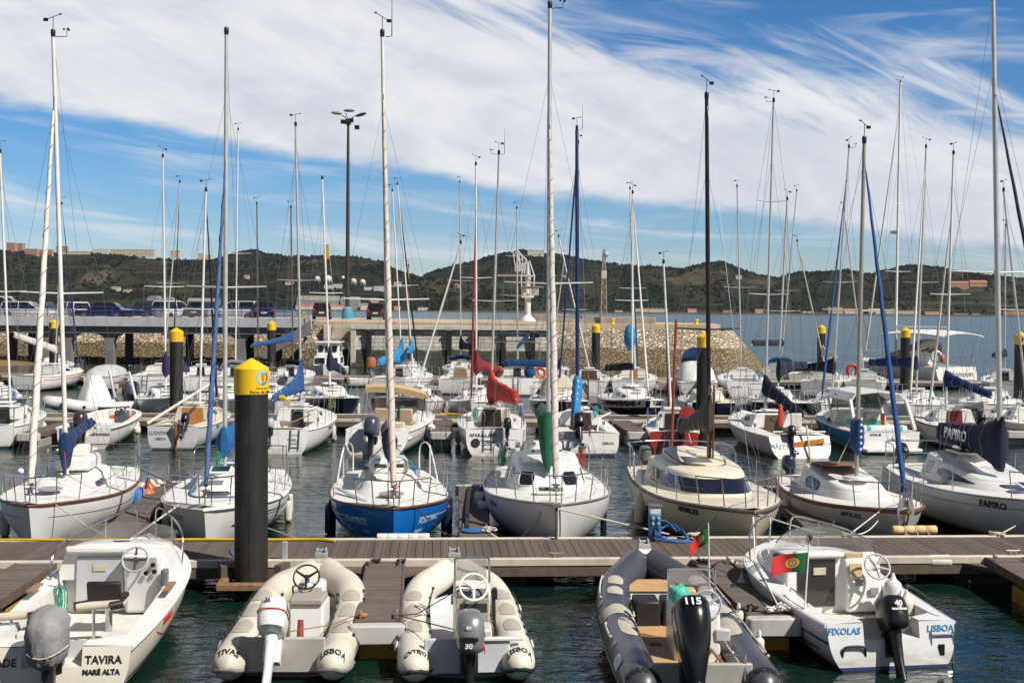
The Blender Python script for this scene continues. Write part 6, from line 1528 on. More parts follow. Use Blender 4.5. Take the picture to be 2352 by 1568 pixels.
# --- cuddy boat with the flag, bottom right
b = Boat('motorboat', 'white cuddy cabin motorboat with dark door, black outboard and ladder, at the lower right', 'motorboat', (5.16, 15.82), (4.54, 20.0))
b.hull(2.02, .92, .62, hullmat('hull_white_navy_foot', (.74, .74, .74), (.02, .03, .12), (.02, .06), (.01, .012, .03)), tw=.90, sm=.45, q=2.1, draft=.3, rake=.55, trake=-.14, vee=.4, cock=(-1.85, -.15, .74, .26, 0), notch=(.40, .40), rail=WHITE, railr=.026, deck=WHITE, camber=.02, sag=.02)
b.stripe(mat('stripe_navy', (.02, .035, .14), .4), .24, .275, .005, .97, 'blue_line'); b.stripe(mat('stripe_navy', (.02, .035, .14), .4), .19, .215, .08, .7, 'waterline_stripe', rel=False)
cb, P = b.cabin(-.18, 1.75, .76, .42, .10, .55, 3.2, WHITE, .22, cam=.05)
MB().box((-.02, -.16, .70), (1.42, .10, .92)).obj('bulkhead', WHITE, b.t, bevel=.03)
d = b.door(-.215, .36, 1.08, .30, .30, mat('door_smoked', (.04, .036, .033), .12, coat=.4), 'cabin_door', d=.012, x=-.26)
MB().box((-.22, -.24, .90), (.20, .02, .11)).obj('vent', mat('vent_cream', (.55, .5, .36), .5), d, bevel=.006)
MB().box((-.24, -.21, 1.16), (.78, .2, .09), taper=.9).obj('sliding_hatch', WHITE, b.t, bevel=.03)
MB().loft([[V((x, y, z)) for x, y in ((.16, -.15), (.72, -.15), (.72, -.42 + .06 * i), (.16, -.40 + .06 * i))] for i, z in enumerate((.30, .80, 1.10))]).obj('helm_console', WHITE, b.t, bevel=.04)
MB().box((.30, -.36, .93), (.2, .03, .2), M.Rotation(R(-12), 3, 'X')).obj('instrument_panel', BEIGE, b.t, bevel=.01); MB().box((.34, -.40, .75), (.13, .03, .1)).obj('switch_panel', GREYP, b.t, bevel=.01)
MB().box((.58, -.41, .62), (.12, .03, .1)).obj('vent', GREYP, b.t)
MB().box((.32, -.25, 1.13), (.3, .04, .1)).obj('compass_bracket', BEIGE, b.t, bevel=.03)
swheel(b.t, (.52, -.62, 1.04), (0, -.85, .5), .19, GREYM, GREYM, .016, 5)
for t0, t1 in ((.46, .74), (-.74, -.46)): b.window(P, t0, t1, .22, .74, GLASSD, cb, frame_m=WHITE, sq=3); 
for t0, t1 in ((.76, .93), (-.93, -.76)): b.window(P, t0, t1, .72, .94, GLASSD, cb)
gl = [[V((x, .72 - .55 * abs(x / .8) ** 2.4 - .10 * k, 1.12 + .30 * k * (1 - .35 * abs(x / .8) ** 2) - .05 * abs(x))) for x in [(-.78 + 1.56 * i / 16) for i in range(17)]] for k in (0, .5, 1)]
MB().slab(gl, V((0, -.006, 0))).obj('windscreen', CLEAR, b.t); MB().tube([r for r in gl[2]], .010, 6).obj('windscreen_trim', STEEL, b.t)
for sd_ in (-1, 1):
    e = [b.edge(x, sd_, .08) for x in (.56, .74, .88, .96)]
    path = [e[0], e[0] + V((0, .12, .38)), e[1] + V((0, 0, .46)), e[2] + V((0, 0, .46)), e[3] + V((.02 * sd_, -.05, .44)), e[3]] if sd_ > 0 else [e[1], e[1] + V((0, .04, .40)), e[2] + V((0, 0, .45)), e[3] + V((0, 0, .44)), e[3]]
    mb = MB(); mb.tube(smooth_path(path, 5), .015, 8); mb.tube([e[2], e[2] + V((0, 0, .45))], .012, 8); mb.obj('bow_rail', STEEL, b.t)
MB().tube(smooth_path([(.86, -1.9, .68), (.86, -1.85, .76), (.86, -.95, .82), (.86, -.9, .76)], 4), .016, 8).obj('side_handrail', mat('rail_dark', (.06, .06, .06), .3, .5), b.t)
MB().tube(smooth_path([(-.86, -1.35, .66), (-.86, -1.3, .72), (-.86, -.75, .78), (-.86, -.7, .72)], 4), .012, 8).obj('side_handrail', STEEL, b.t)
b.transom_text('FIXOLAS', .12, -.68, .52, INKB, .002, shear=.15); b.transom_text('LISBOA', .12, .70, .52, INKB, .002, shear=.15)
b.side_text('5672 LX', .10, .36, .50, -1, mat('stripe_navy', (.02, .035, .14), .4), .002)
outboard(b.t, (.0, -2.06, .36), BLACK, BLACK, .95, R(24), R(-4), [('40', .11, 'back', (0, -.55, .43), INKW), ('FOUR STROKE', .032, 'back', (0, -.55, .35), INKW)])
mb = MB()
for x in (.56, .88): mb.tube([(x, -2.08, .50), (x, -2.16, .46), (x, -2.19, -.1)], .018, 8)
for z in (.06, .26, .44): mb.tube([(.56, -2.18, z), (.88, -2.18, z)], .014, 8)
mb.obj('boarding_ladder', STEEL, b.t); MB().box((.70, -2.2, .22), (.07, .03, .2)).obj('ladder_strap', BLACK, b.t)
mb = MB(); mb.tube(smooth_path([(-.72, -2.17, .02), (-.72, -2.21, .27), (-.66, -2.22, .33), (-.46, -2.22, .33), (-.40, -2.21, .27), (-.40, -2.17, .02)], 3), .018, 8); mb.obj('trim_bracket', mat('rail_dark', (.06, .06, .06), .3, .5), b.t)
p0 = b.edge(.18, -1, .06); fs_ = MB().tube([p0, p0 + V((.06, .02, .95))], [.013, .011], 8).obj('flag_staff', INKW, b.t); MB().lathe([(.03, 0), (.045, .03), (.045, .09), (.02, .11)], p0 + V((.06, .02, .95)), 10).obj('stern_light', STEEL, fs_)
flag(b.t, p0 + V((.05, .02, .80)), (-.50, .10, -.03), (-.03, 0, -.27), .045, .05)
fender(b.w((.72, -.72, .62)), .13, .5, mat('lifebuoy_white', (.7, .69, .66), .5), 'white horseshoe bag hung inside the lower right motorboat', hang=.05)
fender(b.w((.66, -1.25, .52)), .12, .44, FENW, 'white fender with yellow cord lying in the cockpit of the lower right motorboat', hang=.0)
b.coilrope((.60, -1.1, .62), mat('rope_yellow', (.6, .5, .05), .8), .1, .42); b.coilrope((.74, -1.35, .60), ROPER, .05, .2)
fender(b.w((-1.02, .95, .36)), .085, .34, FENW, 'small white fender between the lower right motorboat and the finger', hang=.3)
line('mooring_line', 'white mooring rope from the bow of the lower right motorboat down to the finger end', [b.w((-.55, 1.75, 1.38)), b.w((-.78, 1.0, .82)), V((3.84, 16.75, PZ + .1))], mat('rope_white', (.68, .66, .62), .85), .013)
line('mooring_line', 'white rope from the finger root to the bow of the lower right motorboat', [V((3.85, 20.0, PZ + .06)), b.w((-.72, 1.35, .7))], mat('rope_white', (.68, .66, .62), .85), .016)
line('mooring_line', 'slack dark rope from the lower right motorboat stern quarter', [V((3.84, 16.75, PZ + .1)), b.w((-.98, -1.5, .2)), b.w((-.92, -1.3, .6))], ROPEK, .008, sag=.1)
# ================================================================ sailboats
HW = hullmat('hull_white', (.76, .75, .72), (.03, .04, .07), (.03, .09)); HW2 = hullmat('hull_white_blue_foot', (.76, .75, .73), (.02, .08, .28), (.02, .13), (.015, .05, .16))
HWR = hullmat('hull_white_plain', (.74, .73, .70), None, (.0, .05), (.05, .02, .02)); HB = hullmat('hull_blue', (.010, .15, .50), (.45, .45, .45), (.05, .075), (.01, .04, .16), rough=.16, var=.08)
HC = hullmat('hull_cream', (.72, .64, .49), (.04, .03, .03), (.02, .08)); HN = hullmat('hull_navy', (.010, .016, .04), (.5, .5, .5), (.06, .09), rough=.2)
HG = hullmat('hull_pale_grey', (.58, .585, .59), (.1, .1, .11), (.02, .06)); HR = hullmat('hull_red', (.42, .02, .018), None, (.0, .02))
HY = hullmat('hull_white_yellow_foot', (.74, .74, .73), (.45, .27, .02), (.10, .18), (.03, .03, .03)); HD = hullmat('hull_dark_maroon', (.05, .012, .014), (.5, .5, .5), (.07, .1), rough=.2)
GROW = 'sailboats moored bow-to the main walkway'
def pxy(px, Y): return (gy(px, 784, Y).x, Y)
def curved_hood(b, y, z, w, l, h, m, name='sprayhood', wm=None):
    g = [[V((w * cos(PI * (1 - j / 12)), y + l * k - .18 * l * sin(PI * j / 12) * (1 - k), z + h * (.25 + .75 * (1 - k)) * max(0, sin(PI * j / 12)) ** .6)) for j in range(13)] for k in (0, .35, .7, 1)]
    o = MB().slab(g, V((0, 0, -.012))).obj(name, m, b.t, ang=60)
    if wm:
        q = [[V((w * .78 * cos(PI * (1 - j / 8)) * 1.0, y + l * lerp(.45, .85, k), z + h * (.25 + .75 * (1 - lerp(.45, .85, k))) * sin(PI * (.12 + .76 * j / 8)) ** .6 + .012)) for j in range(9)] for k in (0, 1)]
        MB().slab(q, V((0, 0, -.006))).obj('hood_window', wm, o)
    return o

# A --- white boat on the left
b = Boat('sailboat', 'white sailboat with navy boom cover and white spiral furled sail, leftmost behind the main walkway', 'sailboat', (-10.05, 28.75), (-9.08, 22.05), GROW)
b.hull(2.5, 1.06, .86, HW, tw=.72, sm=.42, q=1.42, rake=.32, trake=.1, cock=(-3.1, -1.2, .62, .45, 1), rail=TEAK, railr=.028, railz=-.02)
b.stripe(mat('pinstripe', (.05, .04, .045), .4), .28, .292, .02, .95); 
cb, P = b.cabin(-1.2, 2.1, .80, .34, .10, .9, 2.8, DECKW, .28, cam=.08)
MB().loft([[V((x, y, 1.0 + z)) for x, y in ((-.42 * k, -1.3), (.42 * k, -1.3), (.38 * k, -.15), (-.38 * k, -.15))] for z, k in ((.22, 1), (.44, .96), (.50, .8))]).obj('companion_hood', WHITE, b.t, bevel=.05)
b.hatch(0, -.62, 1.49, .5, .5, GLASSD, R(4), .02); b.window(P, -.9, -.72, .3, .75); b.window(P, .72, .9, .3, .75)
MB().lathe([(.24, 0), (.25, .03), (.2, .045)], (0, 1.75, 1.10), 20).obj('deck_hatch', mat('hatch_grey', (.3, .3, .31), .3), b.t)
p, n = b.side(.24, .55, -1, .004); MB().lathe([(.1, 0), (.1, .012)], p, 16, n.to_track_quat('Z', 'Y').to_matrix()).obj('porthole', GLASSD, b.t)
b.pulpit(.84, .52); b.pushpit(.14, .58); b.stanchions([.34, .52, .68]); MB().ball(b.edge(.95, 1) + V((0, 0, .62)), .06, 10, 8).obj('bow_light', INKW, b.t)
b.mast(.3, 1.14, (122, 85), r=.048, m=ALUW, spr=((.42, .85),), fore=dict(f=.865, m=SAILW, r=.066, lo=.04, hi=.96, tape=17), boom=dict(z=1.93, L=2.7, ang=R(3), m=NAVY if False else BLUEC, hm=.20, he=.12, dr=.62, k=9, w=.12, bm=ALUW), vane=2.4, ant=0)
b.sc.data.materials[0] = mat('canvas_royal', (.008, .030, .11), .85, var=.25, scale=6, bump=.4, bscale=12)
MB().tube([V((.55, -1.6, 1.0)), V((.55, -1.6, 2.0))], .035, 8).obj('boat_pole', BLUEC, b.t); 
o = fender(b.w((.12, -1.25, 1.56)), .13, .7, FENW, 'white fender lying on the coachroof of the leftmost white sailboat', horiz=R(20), hang=0)
line_red = MB().tube([V((.05, .3, 1.8)), V((-.2, 1.2, 1.32)), V((-.75, 1.35, 1.05)), V((-1.0, .2, 1.2))], .009, 5).obj('jib_sheet', ROPER, b.t)
b.fend(.62, 1, .55, .10, .62, FENW, 'white fender with navy ends at the bow of the leftmost sailboat', FENB)
bk = tag(MB().box((0, 0, 0), (.12, .62, .42)).obj('board_fender', mat('stripes_blue', (.03, .17, .5), .6), bevel=.04), 'blue striped flat fender on the right side of the leftmost sailboat', 'fender'); q, n = b.side(.36, .50, -1, .07); bk.matrix_world = b.mw @ M.Translation(q) @ M.Rotation(R(-6), 4, 'Z')
for k in (-.2, .02, .2): MB().box((.062 if False else -.062, k, 0), (.006, .07, .40)).obj('stripe', mat('stripes_pale', (.25, .45, .7), .6), bk)
for x, lab in ((.26, 'orange ball fender by the striped flat fender'), (.13, 'second orange ball fender nearer the stern of the leftmost sailboat')):
    q, n = b.side(x, .46, -1, .2); t = thing('ball_fender', lab, 'fender', b.w(q), 0, 'orange ball fenders'); MB().ball((0, 0, 0), .19, 18, 12).obj('body', ORANGE, t); MB().lathe([(.09, .15), (.05, .22), (.02, .3)], n=12).obj('neck', FENB, t)
for px, py in ((340, 1122), (352, 1114)): q = gz(px, py, .45); fender((q.x, q.y, .5), .1, .42, FENW, 'pale fender on the end of the finger right of the leftmost sailboat, %s one' % ('lower' if px == 340 else 'upper'), horiz=R(40 if px == 340 else 10), hang=0)
line('mooring_line', 'mooring rope with black rubber snubber on the leftmost sailboat bow', [b.w(b.edge(.93, -1)), b.w(V((-1.0, 3.2, .62))), V((*on1(-7.2, .85), PZ))], ROPE, .012)
line('mooring_line', 'mooring rope from the leftmost sailboat stern to the finger', [b.w(b.edge(.03, -1)), V((-8.3, 28.7, PZ))], ROPEK, .014)

# B --- white boat behind the closest pile
b = Boat('sailboat', 'white sailboat with blue furled sail and blue boom cover, half hidden by the closest pile', 'sailboat', (-6.55, 28.9), (-5.80, 22.15), GROW)
b.hull(2.55, 1.02, .82, HW, tw=.74, sm=.42, q=1.55, rake=.35, trake=.0, cock=(-3.1, -1.1, .62, .42, 1), rail=WHITE, railr=.03, railz=-.05)
b.stripe(STRKN, .24, .262, .02, .9); b.stripe(mat('tape_blue', (.02, .07, .25), .4), .30, .315, .02, .9)
cb, P = b.cabin(-1.1, 2.0, .80, .46, .16, .8, 2.6, WHITE, .22, cam=.07)
for s_ in (-1, 1): b.window(P, s_ * .74, s_ * .93, .35, .8); b.window(P, s_ * .45, s_ * .66, .3, .75)
b.window(P, -.16, .16, .25, .62, GLASSD); MB().tube([P(t, .12, .012) for t in [-.95 + 1.9 * i / 30 for i in range(31)]], .018, 6).obj('blue_band', mat('tape_blue', (.02, .07, .25), .4), cb)
b.hatch(0, 1.05, 1.42, .45, .45, GLASSD, R(-9), .04); b.hatch(0, -.75, 1.36, .55, .5, GLASSD, 0, .04)
b.pulpit(.84, .56, lean=.08); b.pushpit(.15, .6); b.stanchions([.32, .5, .68])
b.mast(.45, 1.36, (520, 80), r=.047, m=ALU, spr=((.42, .85),), fore=dict(f=.71, m=mat('sail_cover_slate_blue', (.055, .11, .26), .8, var=.15, bump=.3, bscale=14), r=.046, lo=.05, hi=.97, tape=9, tm=mat('tape_navy', (.03, .06, .16), .8)), boom=dict(z=1.95, L=2.5, ang=R(2), m=SKYC, hm=.35, he=.2, dr=.28, k=4, w=.16), vane=0)
b.sc.data.materials[0] = mat('canvas_bright_blue', (.010, .11, .31), .82, var=.2, scale=6, bump=.4, bscale=12)
b.coilrope((.12, .6, 1.75), ROPEG, .12, .5)
for s_, x, z in ((-1, .22, .55), (-1, .40, .52), (1, .66, .5)): b.fend(x, s_, z, .085, .5, FENW, ('white fender on the right side of the half hidden sailboat, %s' % ('near its stern' if x < .3 else 'amidships')) if s_ < 0 else 'white fender on the left bow of the half hidden sailboat', RUBBER)
b.side_text('~', .2, .9, .55, -1, INK)
line('mooring_line', 'thick pale mooring rope from the half hidden sailboat bow to the left finger', [b.w(b.edge(.88, 1)), V((*on1(-7.0, .9), PZ))], ROPE, .02)
line('mooring_line', 'pale mooring rope from the half hidden sailboat to the right along the water', [b.w(b.edge(.75, -1, 0)) - V((0, 0, .6)), V((-3.6, 22.3, .25)), V((*on1(-3.4, .9), PZ))], ROPE, .014)

# C --- blue boat
b = Boat('sailboat', 'bright blue hulled sailboat with tan spiral furled sail, bow facing the walkway', 'sailboat', (-3.05, 28.6), (-2.20, 22.05), GROW)
b.hull(2.52, 1.06, .86, HB, tw=.74, sm=.43, q=1.65, rake=.30, trake=.0, cock=(-3.0, -1.0, .66, .42, 1), rail=TEAK, railr=.026, railz=-.015)
b.stripe(INKW, .26, .275, .02, .90)
cb, P = b.cabin(-1.0, 1.7, .78, .34, .10, .9, 2.6, DECKW, .3, cam=.09)
MB().loft([[V((x, y, .92 + z)) for x, y in ((-.46 * k, -1.15), (.46 * k, -1.15), (.42 * k, -.35 - (z - .3) * .25), (-.42 * k, -.35 - (z - .3) * .25))] for z, k in ((.28, 1), (.52, .95), (.60, .8))]).obj('companion_hood', WHITE, b.t, bevel=.06)
for s_ in (-1, 1): MB().box((s_ * .19, -.39, 1.33), (.27, .03, .16), M.Rotation(R(-12), 3, 'X')).obj('window', GLASSD, b.t, bevel=.02); b.window(P, s_ * .7, s_ * .9, .3, .72)
MB().lathe([(.25, 0), (.26, .03), (.2, .045)], (0, 1.62, 1.05), 20).obj('deck_hatch', mat('hatch_grey', (.3, .3, .31), .3), b.t)
MB().box((.75, 1.35, .98), (.09, 2.3, .05), M.Rotation(R(17), 3, 'Z')).obj('spinnaker_pole', ALU, b.t, bevel=.015)
b.pulpit(.86, .5, lean=.02, m=mat('dull_steel', (.35, .31, .26), .4, .8)); b.stanchions([.42, .62], .52)
for s_ in (-1, 1):
    e = [b.edge(x, s_) for x in (.26, .12, .03)]; mb = MB(); mb.tube(smooth_path([e[0], e[1] + V((-.02 * s_, 0, .72)), e[2] + V((-.1 * s_, 0, .62)), e[2] + V((-.12 * s_, 0, 0))], 4), .02, 8); mb.tube([e[1], e[1] + V((0, 0, .72))], .018, 6); mb.obj('pushpit', ALUW, b.t)
b.mast(.35, 1.14, (878, 85), r=.046, m=ALUW, spr=((.41, .9),), fore=dict(f=.87, m=mat('sail_tan_white', (.60, .53, .46), .8, var=.12, scale=6, bump=.3, bscale=14, dirt=(.36, .26, .2)), r=.064, lo=.04, hi=.985, tape=20), boom=dict(z=2.0, L=2.5, m=NAVY, hm=.3, he=.2, dr=.35, w=.14, bm=ALUW), vane=1.0, ant=-1)
MB().tube([(-.35, .6, 1.4), (-.15, 1.2, 1.15), (.05, 2.2, 1.12), (-.02, 2.6, 1.14)], .014, 6).obj('jib_sheet', ROPER, b.t)
for x, m_ in ((.5, ROPER), (-.5, ROPEG), (-.6, ROPEB)): b.coilrope((x, -.95, 1.28), m_, .1, .28)
for s_ in (-1, 1): MB().tube([(0, .25, 2.0), (s_ * .62, -.85, 1.25)], .012, 6).obj('control_line', mat('rope_teal', (.02, .28, .40), .8), b.t)
b.side_text('ALBATROZ', .15, .845, .66, -1, mat('letter_pale_blue', (.35, .55, .75), .5), .004); b.side_text('ALBATROZ', .15, .845, .66, 1, mat('letter_pale_blue', (.35, .55, .75), .5), .004)
b.side_text('LISBOA', .085, .885, .46, -1, mat('letter_pale_blue', (.35, .55, .75), .5), .003); b.side_text('LISBOA', .085, .885, .46, 1, mat('letter_pale_blue', (.35, .55, .75), .5), .003)
b.fend(.50, 1, .52, .12, .70, FENB, 'navy fender on the left side of the blue sailboat'); b.fend(.40, -1, .48, .12, .70, FENB, 'navy fender on the right side of the blue sailboat, nearer its stern'); b.fend(.50, -1, .55, .12, .70, FENB, 'navy fender on the right side of the blue sailboat, nearer its bow')
line('mooring_line', 'dark mooring rope from the blue bow across to the finger cleat', [b.w(b.edge(.93, -1)), b.w(V((-1.0, 2.8, .45))), V((*on1(-.85, 1.1), PZ))], ROPEK, .016, knots=(1,))
line('mooring_line', 'dark mooring rope with snubber from the left of the blue bow to the water edge', [b.w(b.edge(.90, 1)) - V((0, 0, .5)), b.w(V((1.0, 2.6, .3))), V((*on1(-4.0, .95), PZ - .05))], ROPEK, .014, knots=(1,))
q = (-.72, 22.75, PZ + .01); tag(MB().lathe([(.0, .0), (.24, .0), (.25, .02), (.0, .03)], q, 20).obj('hose_mat', mat('flat_coil_blue', (.03, .12, .33), .6)), 'flat blue coil lying on the finger beside the blue sailboat', 'hose')
tag(MB().tube([(-1.0, 28.2, PZ + .02), (-.93, 25, PZ + .05), (-.86, 22.9, PZ + .05)], .05, 8).obj('edge_padding', RUBBER), 'black padding tube along the left edge of the finger right of the blue sailboat', 'padding')

# D --- white boat with the green cover
b = Boat('sailboat', 'white sailboat with green boom cover and dark wrap-round cabin windows', 'sailboat', (.70, 29.3), (.86, 22.1), GROW)
b.hull(2.72, 1.12, .9, HW2, tw=.74, sm=.42, q=1.5, rake=.42, trake=.0, cock=(-3.3, -1.4, .68, .45, 1), rail=mat('perforated_rail', (.42, .41, .38), .4, .5), railr=.022, railz=.01)
mb = MB(); 
cb, P = b.cabin(-1.4, 1.15, .92, .62, .50, .55, 3.2, WHITE, .20, cam=.10, aslope=.1)
for s_ in (-1, 1):
    b.window(P, s_ * .12, s_ * .42, .24, .80, GLASSD, cb, frame_m=WHITE, sq=8); b.window(P, s_ * .62, s_ * .86, .22, .84, GLASSD, cb, frame_m=WHITE, sq=8)
    b.hatch(s_ * .3, -.1, 1.70, .09, .34, mat('vent_black', (.03, .03, .03), .4), 0, .03)
b.hatch(0, -.9, 1.75, .75, .6, WHITE, 0, .14); b.hatch(0, 1.75, 1.12, .62, .42, GLASSD, R(-4), .06)
for s_ in (-1, 1): MB().lathe([(.06, 0), (.045, .07), (.055, .12)], (s_ * .62, -1.0, 1.68), 12).obj('winch', STEEL, b.t)
b.pulpit(.85, .55, lean=-.05); b.pushpit(.15, .62, gap=.5); b.stanchions([.36, .55, .72], .58)
for i in range(24): pass
b.mast(.75, 1.18, (1263, 20), r=.052, m=ALU, spr=((.42, .95),), fore=dict(f=.755, m=mat('sail_grey_white', (.56, .53, .49), .8, var=.1, scale=6, bump=.3, bscale=14, dirt=(.36, .33, .3)), r=.070, lo=.06, hi=.985, tape=24), boom=dict(z=2.45, L=2.9, ang=R(-1), m=GREENC, hm=.22, he=.20, dr=1.05, k=5, w=.18), vane=2.0)
b.side_text('CAPELA', .14, .70, .80, 1, INKG, .001)
for s_, m_, x in ((1, ROPEG, .95), (-1, ROPER, .95), (1, ROPEG, .7)): b.coilrope((s_ * x, -2.3, 1.5), m_, .09, .42)
mb = MB(); mb.tube([V((0, 3.52, 1.10)), V((0, 3.70, 1.04)), V((0, 3.74, .7)), V((0, 3.66, .45))], .03, 6); mb.box((0, 3.6, 1.13), (.16, .34, .05)); mb.obj('anchor', mat('anchor_grey', (.2, .19, .18), .5, .5), b.t)
b.fend(.52, 1, .50, .13, .62, FENW, 'white fender with blue top on the left of the green-covered sailboat, nearer the bow', mat('fender_cap_blue', (.02, .05, .22), .5)); b.fend(.44, 1, .38, .13, .6, FENW, 'white fender with blue top on the left of the green-covered sailboat, nearer the stern', mat('fender_cap_blue', (.02, .05, .22), .5))
b.fend(.42, -1, .55, .07, .75, FENB, 'thin navy fender on the right of the green-covered sailboat')
line('mooring_line', 'slack pale rope from the green-covered sailboat bow to the finger', bez(b.w(b.edge(.95, 1) - V((0, 0, .15))), b.w((.55, 2.9, .35)), b.w((.8, 2.9, .1)), V((-.45, 22.6, PZ + .04)), 12), ROPE, .018, n=1)
line('mooring_line', 'thick pale rope running right from the green-covered sailboat bow to the pedestal', [b.w((0, 3.5, 1.05)), V((*on1(3.1, 1.02), PZ + .05))], ROPE, .020)
for lab, c, sd_ in (('pale rope heap on the finger left of the green-covered sailboat', (-.42, 22.65, PZ), 2), ('pale rope heap on the walkway by the coiled hose', (*on1(3.55, .9), PZ), 3)): ropeheap(lab, c, .14, ROPE, sd_, .018)

# E --- cream boat with the window band and black mast
b = Boat('sailboat', 'cream sailboat with wrap-round dark window band, black mast and grey boom cover', 'sailboat', (3.95, 29.4), (4.66, 22.35), GROW)
b.hull(2.7, 1.02, .92, HC, tw=.78, sm=.42, q=1.55, rake=.55, trake=.0, cock=(-3.3, -1.7, .66, .45, 1), rail=mat('rail_brown_grey', (.10, .085, .08), .6), railr=.03, railz=-.05, deck=CREAM)
b.stripe(mat('pinstripe_cream', (.6, .55, .45), .4), .36, .372, .02, .9)
cb, P = b.cabin(-1.7, 1.75, 1.02, .50, .40, .75, 2.5, CREAM, .12, cam=.10)
b.window(P, -.97, .97, .16, .80, mat('window_band_navy', (.010, .013, .035), .08, coat=.8), cb, sq=30, nu=60)
cb2, P2 = b.cabin(-1.7, .55, .72, .70, .52, .35, 3, CREAM, .2, name='coachroof', cam=.06)
MB().tube([P2(t, .97, .01) for t in [-.98 + 1.96 * i / 24 for i in range(25)]], .02, 6).obj('teak_trim', TEAK, cb2)
b.hatch(.0, -.3, 1.66, .62, .62, CREAM, R(-3), .05, CREAM); b.pulpit(.84, .55, lean=-.1, m=mat('dull_steel', (.35, .31, .26), .4, .8)); b.stanchions([.42, .60, .74], .55)
mb = MB(); e = [b.edge(.22, 1), b.edge(.06, 1), V((0, -3.45, .92)), b.edge(.06, -1), b.edge(.22, -1)]; mb.tube(smooth_path([e[0] + V((0, .1, 0)), e[0] + V((0, 0, .62))] + [p + V((0, 0, .66)) for p in e[1:4]] + [e[4] + V((0, 0, .62)), e[4] + V((0, .1, 0))], 5), .022, 8)
for p in e[1:4]: mb.tube([p, p + V((0, 0, .66))], .016, 6)
mb.obj('pushpit', STEEL, b.t)
b.mast(.25, 1.60, (1623, 228), r=.05, m=mat('mast_black', (.025, .02, .018), .35, .3, var=.3), spr=((.36, .72),), fore=dict(f=.98), boom=dict(z=2.5, L=2.6, ang=R(-12), m=GREYC, hm=.55, he=.18, dr=.25, k=2.2, w=.1, bm=mat('boom_dark', (.05, .04, .035), .5)), vane=1.0)
for x_, y_ in ((.05, .3), (-.07, .3)): MB().tube([(x_, y_, 1.6), (x_, y_ + .02, 3.2)], .02, 6).obj('halyard_bundle', mat('halyard_brown', (.12, .05, .03), .8), b.t)
en = outboard(b.t, (.55, -3.55, .95), mat('outboard_grey', (.14, .14, .15), .35), BLACK, .8, R(0))
MB().tube([V((.1, -2.9, .9)), V((.05, -2.7, 4.6))], .035, 8).obj('boathook_pole', mat('pole_red', (.30, .07, .04), .5), b.t); b.coilrope((.3, -2.2, 1.3), ROPEG, .14, .2)
b.side_text('1876BLX5', .145, .80, .78, 1, INK, .006)
b.fend(.44, 1, .48, .12, .66, FENW, 'cream fender on the left of the cream sailboat, nearer the stern'); b.fend(.50, 1, .62, .125, .7, FENB, 'navy fender on the left of the cream sailboat'); b.fend(.62, -1, .40, .10, .5, FENB, 'navy fender on the right of the cream sailboat beside the finger')
line('mooring_line', 'white mooring rope from the cream bow sagging to the walkway by the hose', bez(b.w(b.edge(.92, 1)), b.w((.75, 2.4, .45)), b.w((1.05, 2.2, .15)), V((*on1(3.6, .95), PZ + .04)), 12), mat('rope_white', (.68, .66, .62), .85), .016, n=1)
line('mooring_line', 'pale mooring rope from the cream bow to the finger at its right', [b.w((0, 3.4, .95)), V((6.0, 22.75, PZ))], ROPE, .014)

# F --- white boat with the brown rubbing strake
b = Boat('sailboat', 'white sailboat with brown rubbing strake, brown hatch and blue mast cover', 'sailboat', (7.20, 28.7), (7.68, 22.65), GROW)
b.hull(2.35, .98, .80, HG, tw=.62, sm=.44, q=1.5, rake=.45, trake=.0, cock=(-2.7, -1.3, .58, .4, 1), rail=TEAK, railr=.042, railz=-.03)
cb, P = b.cabin(-1.3, 1.75, .76, .52, .16, .7, 2.6, WHITE, .2, cam=.08)
for s_ in (-1, 1): b.window(P, s_ * .80, s_ * .95, .25, .75, GLASSD, cb, frame_m=RUBBER, sq=5)
MB().box((0, -.75, 1.40), (.95, 1.0, .05), M.Rotation(R(4), 3, 'X')).obj('brown_hatch', mat('hatch_brown', (.20, .10, .06), .6, var=.2), b.t, bevel=.02)
MB().lathe([(.30, 0), (.28, .05), (.1, .06)], (0, .35, 1.22), 20).obj('mast_step', WHITE, b.t)
b.pulpit(.84, .52, lean=.05); b.stanchions([.22, .40, .62], .55)
b.mast(.35, 1.26, (1985, 330), r=.046, m=mat('mast_bronze', (.42, .40, .33), .4, .5), spr=((.50, .8),), fore=dict(f=.945, m=mat('sail_cover_blue', (.015, .07, .24), .8, var=.2, bump=.3, bscale=14), r=.050, lo=.05, hi=.97), boom=dict(z=2.15, L=1.9, ang=R(4), sw=R(-20), m=BLUEC, hm=.40, he=.14, dr=.36, k=7, w=.14, bm=ALU), vane=1.0)
for k in range(6): MB().ball(b.mb_.lerp(b.mt, (1.88 + .13 * k - 1.26) / (b.mt.z - 1.26)) + V((.0, .21, 0)), .03, 8, 6).obj('cover_toggle', INKW, b.sc)
outboard(b.t, (.35, -3.05, .85), mat('outboard_navy', (.02, .03, .06), .3), BLACK, .75, R(0))
mb = MB(); mb.box((-.05, 2.85, .92), (.10, .06, .52)); mb.loft([[V((s2 * .16 + dx, 2.88, z)) for dx in (-.09, .09)] + [V((s2 * .16 + dx, 2.91, z)) for dx in (.09, -.09)] for s2 in (0,) for z in (1.12, .8)]); mb.obj('anchor_stock', STEEL, b.t)
for s_ in (-1, 1): MB().loft([[V((s_ * .05 + s_ * w_ + dx, 2.93, z)) for dx in (-.05, .05)] + [V((s_ * .05 + s_ * w_ + dx, 2.96, z)) for dx in (.05, -.05)] for w_, z in ((.02, 1.20), (.07, 1.0), (.06, .8), (.02, .62))]).obj('anchor_fluke', mat('anchor_zinc', (.42, .42, .42), .4, .6), b.t)
b.side_text('6897LX5', .13, .83, .72, 1, INK, .002)
